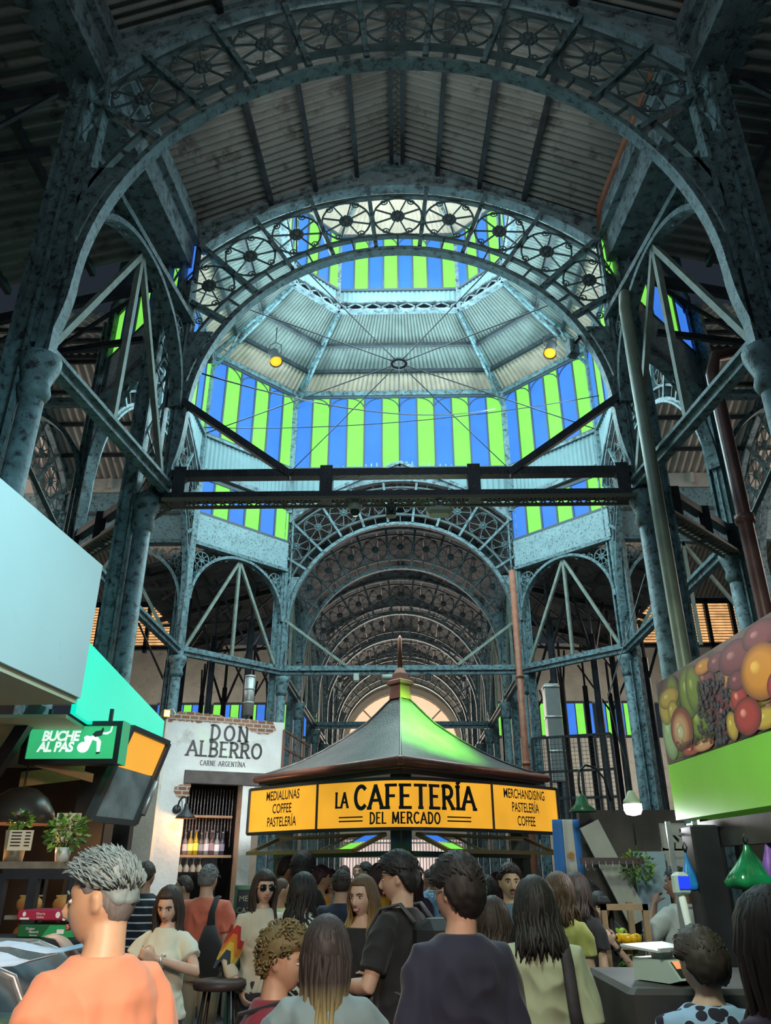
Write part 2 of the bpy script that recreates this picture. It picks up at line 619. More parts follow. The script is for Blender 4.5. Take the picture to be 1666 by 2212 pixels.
def arch_truss(label, hw, rr, zc, ridge=9.93, eave=8.8, rosettes=True):
    """one arch: rib, two thin rings, spokes, rosettes, scrolls, gabled fascia and corner webs, in local XZ"""
    root = empty('arch_truss', (0, 0, 0), 0, label, 'arch', GROUP_ARCH, 'thing')
    t = 0.16
    ro = rr + 1.08
    # rib
    m = MB()
    m.arcband(rr, rr + 0.035, 0, pi, 0.11, 56, zc)
    m.arcband(rr + 0.035, rr + 0.085, 0, pi, 0.05, 56, zc)
    m.build('rib', IRON, root)
    dphi = R(12.7) * 2.87 / (rr + 0.57)
    clip = lambda r: math.acos(min(1, (hw - 0.02) / r))
    for r in (rr + 0.26, rr + 0.92):
        m = MB()
        a = clip(r)
        m.arcband(r - 0.018, r + 0.018, a, pi - a, 0.06, 48, zc)
        if r < rr + 0.5:
            for k in range(-10, 11):
                q = pi / 2 + k * dphi * 0.5
                if abs(r * cos(q)) < hw - 0.03:
                    m.bar(((rr + 0.08) * cos(q), 0, zc + (rr + 0.08) * sin(q)), (r * cos(q), 0, zc + r * sin(q)), 0.02, 0.03, (0, 1, 0))
        m.build('ring', IRON_OR, root)
    # fascia: from the outer arc up to the gable line
    m = MB()
    a = clip(ro)
    A, B = [], []
    for i in range(41):
        q = a + (pi - 2 * a) * i / 40
        x, z = ro * cos(q), zc + ro * sin(q)
        A.append((x, -0.03, z))
        B.append((x, -0.03, max(z + 0.06, ridge - (ridge - eave) * abs(x) / hw)))
    m.strip(A, B, 0.06)
    m.arcband(ro - 0.03, ro + 0.02, a, pi - a, 0.14, 40, zc)
    for sx in (-1, 1):
        m.bar((sx * hw, 0, eave), (0, 0, ridge), 0.16, 0.07, (0, 0, 1))
    m.build('fascia', TIMBER, root)
    # corner webs where the rib runs into the columns
    for sx in (-1, 1):
        m = MB()
        pts = []
        n = 10
        for i in range(n + 1):
            q = R(2) + R(26) * i / n
            pts.append((rr + 0.1, q))
        A = [(sx * p[0] * cos(p[1]), -0.03, zc + p[0] * sin(p[1])) for p in pts]
        B = [(sx * hw, -0.03, zc + p[0] * sin(p[1])) for p in pts]
        m.strip(A, B, 0.06)
        # bracket that carries the rib down on to the column
        A2, B2 = [], []
        for i in range(9):
            z = zc - 0.75 * i / 8
            A2.append((sx * (rr + (hw - rr) * 0.9 * (i / 8) ** 2), -0.06, z))
            B2.append((sx * hw, -0.06, z))
        m.strip(A2, B2, 0.12)
        m.build('corner_web', IRON, root)
    for k in range(-5, 5):
        q = pi / 2 + (k + 0.5) * dphi
        r1 = min(ro, abs((hw) / cos(q)) if abs(cos(q)) > 1e-3 else ro)
        r0 = rr + 0.08
        if r1 - r0 < 0.1:
            continue
        sp = MB()
        sp.bar((r0 * cos(q), 0, zc + r0 * sin(q)), (r1 * cos(q), 0, zc + r1 * sin(q)), 0.05, 0.10, (0, 1, 0))
        so = sp.build('spoke', IRON, root)
        for off in (-0.055, 0.055):
            q2 = q + off
            for rad, flip in ((rr + 0.83, off > 0), (rr + 0.35, off < 0)):
                if abs(rad * cos(q2)) < hw - 0.06:
                    o = bpy.data.objects.new('scroll', SCROLL[flip])
                    C.objects.link(o)
                    o.parent = so
                    o.location = (rad * cos(q2), 0, zc + rad * sin(q2))
                    o.rotation_euler = (0, -q if rad > rr + 0.6 else -(q + pi), 0)
    for k in range(-4, 5):
        q = pi / 2 + k * dphi
        o = bpy.data.objects.new('rosette', ROS)
        C.objects.link(o)
        o.parent = root
        o.location = ((rr + 0.59) * cos(q), 0, zc + (rr + 0.59) * sin(q))
        o.rotation_euler = (0, -(q - pi / 2), 0)
    return root


A1Y, A2Y = 4.64, YC - RF
HW1 = 2.72
arch1 = arch_truss('dark iron arch truss of spoked rosettes, the nearest one overhead', HW1, 2.55, 5.85)
arch1.location = (0, A1Y, 0)
arch2 = arch_truss('dark arch truss with rosettes standing against the bright dome, near edge of the crossing', HW, 2.3, 6.1)
arch2.location = (0, A2Y, 0)
FAR = [YC + RF, 17.7, 21.4, 24.0, 27.7, 30.3]
ORD = ['pale teal arch truss on the far edge of the crossing, above the kiosk roof',
       'teal arch truss just behind the far crossing arch', 'third arch truss down the far nave, first of the dark ones',
       'fourth arch truss down the far nave', 'fifth arch truss down the far nave, next to last before the end wall', 'last arch truss before the lit end wall']
for y, lb in zip(FAR, ORD):
    dup(arch2, (0, y, 0), 0, lb)
for sx, nm in ((-1, LEFT_SIDE), (1, RIGHT_SIDE)):
    dup(arch2, (sx * RF, YC, 0), pi / 2, 'arch truss opening the crossing sideways, ' + nm)
    dup(arch2, (sx * (RF + 2.65), YC, 0), pi / 2, 'arch truss inside the side arm, ' + nm)


# ---------------------------------------------------------------- columns
GROUP_COL = 'iron columns of the hall'


def column(label, top=8.8, lat=True):
    root = empty('iron_column', (0, 0, 0), 0, label, 'column', GROUP_COL, 'thing')
    m = MB()
    m.lathe([(0.17, 0), (0.17, 0.12), (0.13, 0.2), (0.10, 0.26)], 16, (0, 0, 0))
    m.build('base', IRON_DK, root)
    m = MB()
    m.lathe([(0.095, 0.2), (0.09, 2.4), (0.085, 4.8)], 18, (-0.07, 0, 0))
    m.build('shaft', IRON, root)
    # riveted post beside the shaft: two flanges and a web
    m = MB()
    m.box((0.03, -0.075, 0.2), (0.05, 0.075, top))
    m.box((0.17, -0.075, 0.2), (0.19, 0.075, top))
    m.box((0.05, -0.012, 0.2), (0.17, 0.012, top))
    for i in range(int(top / 0.22)):
        z = 0.4 + i * 0.22
        if z < top - 0.2:
            m.ball((0.11, -0.03, z), 0.014, 5, 4)
    m.build('post', IRON, root)
    m = MB()
    m.lathe([(0.09, 4.75), (0.12, 4.82), (0.10, 4.9), (0.15, 5.05), (0.15, 5.12)], 16, (-0.07, 0, 0))
    m.build('capital', IRON, root)
    # lattice upper half
    m = MB()
    m.box((-0.14, -0.06, 5.1), (-0.11, 0.06, top))
    n = 9
    for i in range(n):
        z0, z1 = 5.15 + (top - 5.25) * i / n, 5.15 + (top - 5.25) * (i + 1) / n
        m.bar((-0.12, 0, z0), (0.03, 0, z1), 0.012, 0.035, (0, 1, 0))
        m.bar((0.03, 0, z0), (-0.12, 0, z1), 0.012, 0.035, (0, 1, 0))
    m.build('lattice', IRON, root)
    return root


# near pair of the crossing, then its other six corners, the near arch's pair and the far nave's
spots = []
for sx, nm in ((-1, LEFT_SIDE), (1, RIGHT_SIDE)):
    fl = 0 if sx < 0 else pi
    spots += [((sx * (HW + (0.26 if sx < 0 else 0.12)), A2Y), fl + pi, 'double iron column at the near corner of the crossing, ' + nm),
              ((sx * (RF + 0.02), YC - HW), fl + pi * 0.75, 'iron column at the near end of the crossing side opening, ' + nm),
              ((sx * (RF + 0.02), YC + HW), fl + pi * 0.75, 'iron column at the far end of the crossing side opening, ' + nm),
              ((sx * (HW + 0.02), YC + RF), fl + pi, 'teal iron column at the far corner of the crossing, ' + nm),
              ((sx * (HW1 + 0.03), A1Y), fl + pi, 'dark iron column carrying the nearest arch, ' + nm),
              ((sx * (HW + 0.02), 17.7), fl + pi, 'iron column under the second far nave arch, ' + nm),
              ((sx * (HW + 0.02), 21.4), fl + pi, 'iron column under the third far nave arch, ' + nm),
              ((sx * (HW + 0.02), 24.0), fl + pi, 'iron column under the fourth far nave arch, ' + nm),
              ((sx * (HW + 0.02), 27.7), fl + pi, 'iron column under the fifth far nave arch, ' + nm),
              ((sx * (HW + 0.02), 30.3), fl + pi, 'iron column under the last far nave arch, ' + nm),
              ((sx * (RF + 2.65), YC - HW), fl + pi / 2, 'iron column in the side arm, near wall, ' + nm),
              ((sx * (RF + 2.65), YC + HW), fl + pi / 2, 'iron column in the side arm, far wall, ' + nm)]
col0 = None
for (x, y), a, lb in spots:
    if col0 is None:
        col0 = column(lb)
        col0.location = (x, y, 0)
        col0.rotation_euler = (0, 0, a)
    else:
        dup(col0, (x, y, 0), a, lb)

# ---------------------------------------------------------------- tie beams
GROUP_TIE = 'tie beams between the columns'


def tie(p0, p1, label, kind='flat', name='tie_beam'):
    p0, p1 = V(p0), V(p1)
    root = empty(name, p0, 0, label, 'tie beam', GROUP_TIE, 'thing')
    d = p1 - p0
    m = MB()
    z = V((0, 0, 1))
    if kind == 'double':
        for dz in (0.13, -0.13):
            mm = MB()
            mm.bar(z * dz, d + z * dz, 0.11, 0.085, (0, 0, 1))
            mm.build('flange', IRON_DK, root)
        n = 4
        for i in range(n):
            q = d * (0.03 + 0.94 * i / (n - 1))
            mm = MB()
            mm.box((q.x - 0.065, q.y - 0.075, -0.20), (q.x + 0.065, q.y + 0.075, 0.20))
            mm.build('clamp_plate', IRON_DK, root)
        # perforated underside
        mm = MB()
        a = d.cross(z).normalized() * 0.10
        k = int(d.length / 0.09)
        for i in range(k):
            q0, q1 = d * (i / k), d * ((i + 1) / k)
            mm.bar(q0 - a - z * 0.19, q1 + a - z * 0.19, 0.016, 0.01)
            mm.bar(q0 + a - z * 0.19, q1 - a - z * 0.19, 0.016, 0.01)
        for s in (-1, 1):
            mm.bar(a * s - z * 0.19, d + a * s - z * 0.19, 0.03, 0.03)
        mm.build('lattice', mat('lattice_iron', (0.16, 0.14, 0.10), 0.6), root)
    else:
        m.bar((0, 0, 0), d, 0.17, 0.03, (0, 0, 1))
        m.bar((0, 0, 0.05), d + z * 0.05, 0.03, 0.10, (0, 0, 1))
        m.build('flange', IRON, root)
        m = MB()
        m.bar(-z * 0.05, d - z * 0.05, 0.09, 0.07, (0, 0, 1))
        m.build('lower_chord', IRON, root)
    return root


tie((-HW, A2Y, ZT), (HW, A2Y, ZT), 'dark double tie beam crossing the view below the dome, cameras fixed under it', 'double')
tie((-HW, YC + RF, ZT), (HW, YC + RF, ZT), 'pale teal tie beam on the far edge of the crossing')
for sx, nm in ((-1, LEFT_SIDE), (1, RIGHT_SIDE)):
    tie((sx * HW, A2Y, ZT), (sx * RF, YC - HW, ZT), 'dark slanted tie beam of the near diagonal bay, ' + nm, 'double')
    tie((sx * HW, YC + RF, ZT), (sx * RF, YC + HW, ZT), 'teal tie beam of the far diagonal bay, ' + nm)
    tie((sx * RF, YC - HW, ZT), (sx * RF, YC + HW, ZT), 'tie beam under the sideways arch of the crossing, ' + nm)
    tie((sx * HW1, A1Y, ZT), (sx * HW, A2Y, ZT), 'olive side tie beam between the two nearest arches, ' + nm)
    prev = YC + RF
    for y, w_ in ((17.7, 'first'), (21.4, 'second'), (24.0, 'third'), (27.7, 'fourth'), (30.3, 'fifth')):
        tie((sx * HW, prev, ZT), (sx * HW, y, ZT), '%s side tie beam of the far nave, %s' % (w_, nm))
        prev = y
for y, w_ in ((21.4, 'third'), (27.7, 'fifth')):
    tie((-HW, y, ZT), (HW, y, ZT), 'thin tie beam across the far nave under the %s arch' % w_)

# knee braces on the near and far faces
GROUP_BR = 'iron braces'
OLIVE = mat('olive_brace', (0.22, 0.26, 0.22), 0.55, 0, 0.3, 8)


def strut(p0, p1, w, m=None, parent=None, name='strut'):
    b = MB()
    b.bar(V(p0), V(p1), w, w)
    return b.build(name, m or OLIVE, parent)


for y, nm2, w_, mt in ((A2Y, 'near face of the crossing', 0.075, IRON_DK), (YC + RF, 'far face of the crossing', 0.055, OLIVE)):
    for sx, nm in ((-1, LEFT_SIDE), (1, RIGHT_SIDE)):
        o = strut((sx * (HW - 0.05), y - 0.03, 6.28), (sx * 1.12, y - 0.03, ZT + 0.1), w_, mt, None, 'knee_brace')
        tag(o, 'slanting brace from column to tie beam, %s, %s' % (nm2, nm), 'brace', GROUP_BR)

# ---------------------------------------------------------------- spandrel arcades (diagonal bays of the crossing and side bays of the nave)
GROUP_SP = 'arched spandrel panels between columns'


def spandrel_arcade(P, Q, label, zap=7.28, orn=True, panel=None, fan=True, mt=None):
    """arched openwork panel between two columns, with its fan of three rods down to the tie beam"""
    P, Q = V(P), V(Q)
    d = Q - P
    L = d.length
    root = empty('arched_spandrel', ((P + Q) / 2).to_tuple(), math.atan2(d.y, d.x), label, 'spandrel', GROUP_SP, 'thing')
    h = L / 2
    ra = h - 0.10
    zc = zap - ra
    m = MB()
    m.arcband(ra, ra + 0.055, 0, pi, 0.14, 30, zc)
    m.build('arch_rib', IRON, root)
    m = MB()
    m.bar((-h, 0, zap + 0.09), (h, 0, zap + 0.09), 0.16, 0.07)
    for sx in (-1, 1):
        m.box((sx * h - 0.05, -0.05, ZT), (sx * h + 0.05, 0.05, zap + 0.1))
    m.build('head_rail', IRON, root)
    if orn:
        for sx in (-1, 1):
            m = MB()
            c = (sx * (h - 0.27), zap - 0.20)
            rr = 0.155
            n = 20
            m.tube([(c[0] + rr * cos(2 * pi * i / n), 0, c[1] + rr * sin(2 * pi * i / n)) for i in range(n)], 0.014, 5, closed=True)
            for k in range(8):
                a = k * pi / 4
                m.bar((c[0], 0, c[1]), (c[0] + rr * cos(a), 0, c[1] + rr * sin(a)), 0.014, 0.014, (0, 1, 0))
                m.ball((c[0] + 0.05 * cos(a), 0, c[1] + 0.05 * sin(a)), (0.028, 0.02, 0.028), 6, 4)
            for (dx, dz, r_, f_) in ((0.24, 0.10, 0.075, 1), (0.40, 0.15, 0.06, -1), (0.53, 0.18, 0.045, 1), (-0.06, -0.24, 0.075, -1), (-0.10, -0.42, 0.06, 1), (-0.12, -0.58, 0.045, -1)):
                m.tube(spiral((c[0] - sx * dx, c[1] + dz * 0.75), r_, pi / 2, 1.5, 14, f_ * sx), 0.012, 4)
            m.build('scroll_ornament', IRON, root)
    if fan:
        for x in (-h + 0.12, 0, h - 0.12):
            strut((0, 0.02, zap), (x, 0.02, ZT + 0.05), 0.055, mt or OLIVE, root, 'fan_rod')
    if panel:
        m = MB()
        m.box((-h, -0.04, panel[0]), (h, 0.04, panel[1]))
        m.build('painted_panel', mat('speckled_panel', (0.27, 0.39, 0.42), 0.6, 0, 0.15, 4, (0.05, 0.065, 0.08), 22, 0.42), root)
    return root


for sx, nm in ((-1, LEFT_SIDE), (1, RIGHT_SIDE)):
    a, b = (sx * HW, YC + RF, 0), (sx * RF, YC + HW, 0)
    spandrel_arcade(a if sx > 0 else b, b if sx > 0 else a, 'teal arched openwork panel in the far diagonal bay, ' + nm, panel=(7.42, 8.0))
    a, b = (sx * HW, A2Y, 0), (sx * RF, YC - HW, 0)
    spandrel_arcade(a if sx > 0 else b, b if sx > 0 else a, 'arched openwork panel in the near diagonal bay, ' + nm, panel=(7.42, 8.0), fan=False)
    spandrel_arcade((sx * HW1, A1Y, 0), (sx * HW, A2Y, 0), 'arched panel with fan rods between the two nearest arches, ' + nm)
    spandrel_arcade((sx * HW, 15.07, 0), (sx * HW, 17.7, 0), 'arched panel with fan rods beside the first far nave bay, ' + nm)
    spandrel_arcade((sx * HW, 17.7, 0), (sx * HW, 21.4, 0), 'arched panel with fan rods beside the second far nave bay, ' + nm, orn=False)
    spandrel_arcade((sx * HW, 21.4, 0), (sx * HW, 24.0, 0), 'arched panel with fan rods beside the third far nave bay, ' + nm, orn=False)
    for y, q in ((YC - HW, 'near'), (YC + HW, 'far')):
        spandrel_arcade((sx * RF, y, 0), (sx * (RF + 2.65), y, 0), 'arched panel on the %s wall of the side arm, %s' % (q, nm), orn=(q == 'far'))

# ---------------------------------------------------------------- nave roofs
def gable_roof(name, M, y0, y1, hw0, hw1, ridge, eave, mt, purl=(0.62, 1.25, 1.9), waves_per_m=11.0):
    root = empty(name, (0, 0, 0), 0, None, None, None, 'structure')
    m = MB()
    m.M = M
    w_ = (y1 - y0) * waves_per_m
    for sx in (-1, 1):
        m.corr((0, y0, ridge + 0.06), (0, y1, ridge + 0.06), (sx * (hw1 + 0.1), y1, eave), (sx * (hw0 + 0.1), y0, eave), w_, 0.028, 1, 6)
    m.build('sheeting', mt, root)
    for sx in (-1, 1):
        for x in purl:
            k = x / hw0
            z = ridge - (ridge - eave) * k - 0.03
            b = MB()
            b.M = M
            b.bar((sx * x, y0, z), (sx * x * hw1 / hw0, y1, z), 0.05, 0.07)
            b.build('purlin', IRON_DK, root)
    b = MB()
    b.M = M
    b.bar((-0.07, y0, ridge - 0.02), (-0.07, y1, ridge - 0.02), 0.05, 0.12)
    b.bar((0.07, y0, ridge - 0.02), (0.07, y1, ridge - 0.02), 0.05, 0.12)
    b.build('ridge_beam', IRON_DK, root)
    return root


I4 = M4.Identity(4)
gable_roof('roof_near_nave', I4, 0.6, A2Y, 2.95, HW, 9.93, 8.8, ZINC)
gable_roof('roof_far_nave', I4, YC + RF, 32.2, HW, HW, 9.93, 8.8, ZINC, waves_per_m=7)
for sx in (-1, 1):
    Mx = M4.Translation((0, YC, 0)) @ rotz(-sx * pi / 2)
    gable_roof('roof_side_arm', Mx, RF, RF + 8.5, HW, HW, 9.93, 8.8, ZINC_LT, waves_per_m=7)

# box gutters along the eaves
GUT = 'box gutters along the nave eaves'
for sx, nm in ((-1, LEFT_SIDE), (1, RIGHT_SIDE)):
    for (ya, yb, xa, xb, lb) in ((0.6, A2Y, 2.95, HW, 'pale flaking box gutter beside the near roof, '), (YC + RF, 32, HW, HW, 'box gutter along the far nave eaves, ')):
        m = MB()
        for (o0, o1, z0, z1) in ((0.06, 0.5, 8.2, 8.26), (0.06, 0.12, 8.26, 8.78), (0.44, 0.5, 8.26, 8.78), (-0.02, 0.06, 8.55, 8.8)):
            A = [(sx * (xa + o0), ya, z0), (sx * (xb + o0), yb, z0)]
            B = [(sx * (xa + o1), ya, z0), (sx * (xb + o1), yb, z0)]
            m.strip(A, B, z1 - z0, (0, 0, 1))
        o = m.build('box_gutter', TIMBER)
        tag(o, lb + nm, 'gutter', GUT)
# eaves of the side arms: painted wall strip, gutter and a pale cornice
for sx, nm in ((-1, LEFT_SIDE), (1, RIGHT_SIDE)):
    root = empty('eaves_beam', (sx * 8.2, YC + HW + 0.15, 7.4), 0, 'blue-grey eaves beam with a pale cornice in the side arm, ' + nm, 'beam', None, 'thing')
    m = MB()
    m.box((-4.0, 0, 0), (4.0, 0.12, 0.62))
    m.box((-4.0, -0.12, 0.66), (4.0, 0.12, 1.05))
    m.build('painted_boards', MATS['speckled_panel'], root)
    m = MB()
    m.box((-4.0, -0.16, 1.06), (4.0, 0.1, 1.36))
    for i in range(12):
        m.box((-3.9 + i * 0.7, -0.24, 1.12), (-3.84 + i * 0.7, -0.16, 1.34))
    m.build('cornice', ZINC_LT, root)
# orange-red downpipe along the near right eave, and the two standing ones
m = MB()
m.tube([(2.78, 2.0, 8.95), (2.62, 4.6, 8.9), (2.42, 6.75, 8.82), (2.44, 6.9, 8.6)], 0.05, 10)
tag(m.build('roof_pipe', RUST), 'red oxide pipe running along the near roof edge', 'pipe')
for (px, py0, py1, Y, r, lb, mt) in ((1126, 1340, 1700, 14.7, 0.065, 'orange red downpipe standing behind the kiosk roof', RUST),
                                     ):
    p = at(1126, 1500, Y=Y)
    m = MB()
    m.tube([(p.x, Y, 0.0), (p.x, Y, 3.0), (p.x, Y, 7.2)], r, 12)
    m.tube([(p.x, Y, 5.0), (p.x, Y, 5.06)], r + 0.015, 12)
    m.tube([(p.x, Y, 3.4), (p.x, Y, 3.46)], r + 0.015, 12)
    tag(m.build('downpipe', mt), lb, 'pipe')
pA = at(1600, 1080, Y=6.6)
m = MB()
m.tube([(pA.x, 6.6, 0), (pA.x, 6.6, 3), (pA.x, 6.6, 6.3), (pA.x + 0.06, 6.6, 6.5), (pA.x + 0.5, 6.6, 6.6)], 0.068, 14)
m.tube([(pA.x, 6.6, 4.6), (pA.x, 6.6, 4.68)], 0.09, 14)
tag(m.build('downpipe', mat('dull_red_pipe', (0.20, 0.10, 0.09), 0.35, 0.2, 0.3, 5)), 'dull red pipe rising above the fruit banner', 'pipe')
pB = at(1440, 1200, Y=6.3)
m = MB()
m.tube([(pB.x, 6.3, 0), (pB.x, 6.3, 3), (pB.x, 6.3, 6.9), (pB.x + 0.05, 6.38, 7.15), (pB.x + 0.3, 6.7, 7.25)], 0.062, 14)
tag(m.build('downpipe', mat('olive_pipe', (0.23, 0.26, 0.20), 0.4, 0.1, 0.2, 5)), 'olive grey pipe beside the double column, in front of the fruit banner column', 'pipe')

# aisle roofs, falling outwards from the gutters, and their rafters
for sx in (-1, 1):
    nm = LEFT_SIDE if sx < 0 else RIGHT_SIDE
    for (ya, yb) in ((-1.0, A2Y - 0.12), (YC + RF + 0.15, 22.0)):
        root = empty('roof_aisle', (0, 0, 0), 0, None, None, None, 'structure')
        m = MB()
        xo = 9.5 if ya < 5 else 6.0
        zo_ = 8.25 - (xo - 3.0) * 1.75 / 6.5
        m.corr((sx * 3.0, ya, 8.25), (sx * 3.0, yb, 8.25), (sx * xo, yb, zo_), (sx * xo, ya, zo_), (yb - ya) * 7, 0.03, 1, 6)
        m.build('sheeting', ZINC, root)
        for i in range(7):
            x = 3.6 + i * 0.95
            z = 8.25 - (x - 3.0) * 1.75 / 6.5 - 0.06
            if x > xo:
                continue
            b = MB()
            b.bar((sx * x, ya, z), (sx * x, yb, z), 0.06, 0.09)
            b.build('purlin', IRON_DK, root)
        n = int((yb - ya) / 2.6) + 1
        for i in range(n):
            y = ya + 0.4 + i * 2.6
            b = MB()
            b.bar((sx * 3.0, y, 8.1), (sx * xo, y, zo_ - 0.15), 0.07, 0.12)
            b.bar((sx * 3.0, y, 7.3), (sx * xo, y, zo_ - 0.3), 0.05, 0.07)
            for j in range(6 if xo > 7 else 2):
                xa, xb = 3.0 + j * 1.08, 3.0 + (j + 1) * 1.08
                za = 8.1 - (xa - 3) * 1.75 / 6.5
                zb = 7.3 - (xb - 3) * 1.1 / 6.5
                b.bar((sx * xa, y, za), (sx * xb, y, zb), 0.035, 0.035)
            b.build('rafter_truss', IRON_DK, root)

# ---------------------------------------------------------------- the octagonal drum and its lantern
def octo(s=1.0, z=0.0):
    """corners of the crossing's octagon, clockwise from the far left corner, scaled about its centre"""
    P = [(-HW, RF), (HW, RF), (RF, HW), (RF, -HW), (HW, -RF), (-HW, -RF), (-RF, -HW), (-RF, HW)]
    return [V((x * s, YC + y * s, z)) for x, y in P]


FACE = ['far', 'far right', 'right', 'near right', 'near', 'near left', 'left', 'far left']
WIN_N = [0]


def coloured_window(p0, p1, z0, z1, n, arcs=True, start=0):
    """a band of alternating blue and green panes between two corners, seen from inside left to right p0 -> p1"""
    WIN_N[0] += 1
    p0, p1 = V(p0), V(p1)
    d = p1 - p0
    L = d.length
    root = empty('window_%d' % WIN_N[0], ((p0 + p1) / 2 + V((0, 0, z0 - p0.z))).to_tuple(), math.atan2(d.y, d.x), None, None, None, 'structure')
    h = z1 - z0
    m = MB()
    for i in range(n):
        x0, x1 = -L / 2 + L * i / n, -L / 2 + L * (i + 1) / n
        m.box((x0 + 0.02, -0.008, 0.03), (x1 - 0.02, 0.008, h - 0.02), (i + start) % 2)
    m.build('panes', [BLUE, GREEN], root)
    m = MB()
    for i in range(n + 1):
        x = -L / 2 + L * i / n
        m.box((x - 0.02, -0.03, 0), (x + 0.02, 0.03, h))
    m.box((-L / 2, -0.04, -0.03), (L / 2, 0.04, 0.03))
    m.box((-L / 2, -0.04, h - 0.02), (L / 2, 0.04, h + 0.05))
    if arcs:
        for i in range(0, n, 2):
            xc = -L / 2 + L * (i + 1) / n
            w_ = L / n
            m.tube([(xc - w_ + w_ * 0.9 * (1 - cos(q)) * 1.0, -0.02, h - 0.34 + 0.32 * sin(q)) for q in [pi / 2 * k / 6 for k in range(7)]], 0.014, 5)
            m.tube([(xc + w_ - w_ * 0.9 * (1 - cos(q)) * 1.0, -0.02, h - 0.34 + 0.32 * sin(q)) for q in [pi / 2 * k / 6 for k in range(7)]], 0.014, 5)
    m.build('frame', FRAME, root)
    return root


Z_D0, Z_D1 = 9.80, 11.68        # drum windows
Z_L, Z_L0, Z_L1 = 12.72, 13.28, 14.85
SL = 0.543
O = octo()
OL = octo(SL)
for k in range(8):
    a, b = O[k], O[(k + 1) % 8]
    coloured_window(a, b, Z_D0, Z_D1, 12 if k % 2 == 0 else 6)
    a, b = OL[k], OL[(k + 1) % 8]
    coloured_window(a, b, Z_L0, Z_L1, 8 if k % 2 == 0 else 4)
    if k % 2 == 1:
        coloured_window(O[k], O[(k + 1) % 8], 8.02, 8.78, 6, False)

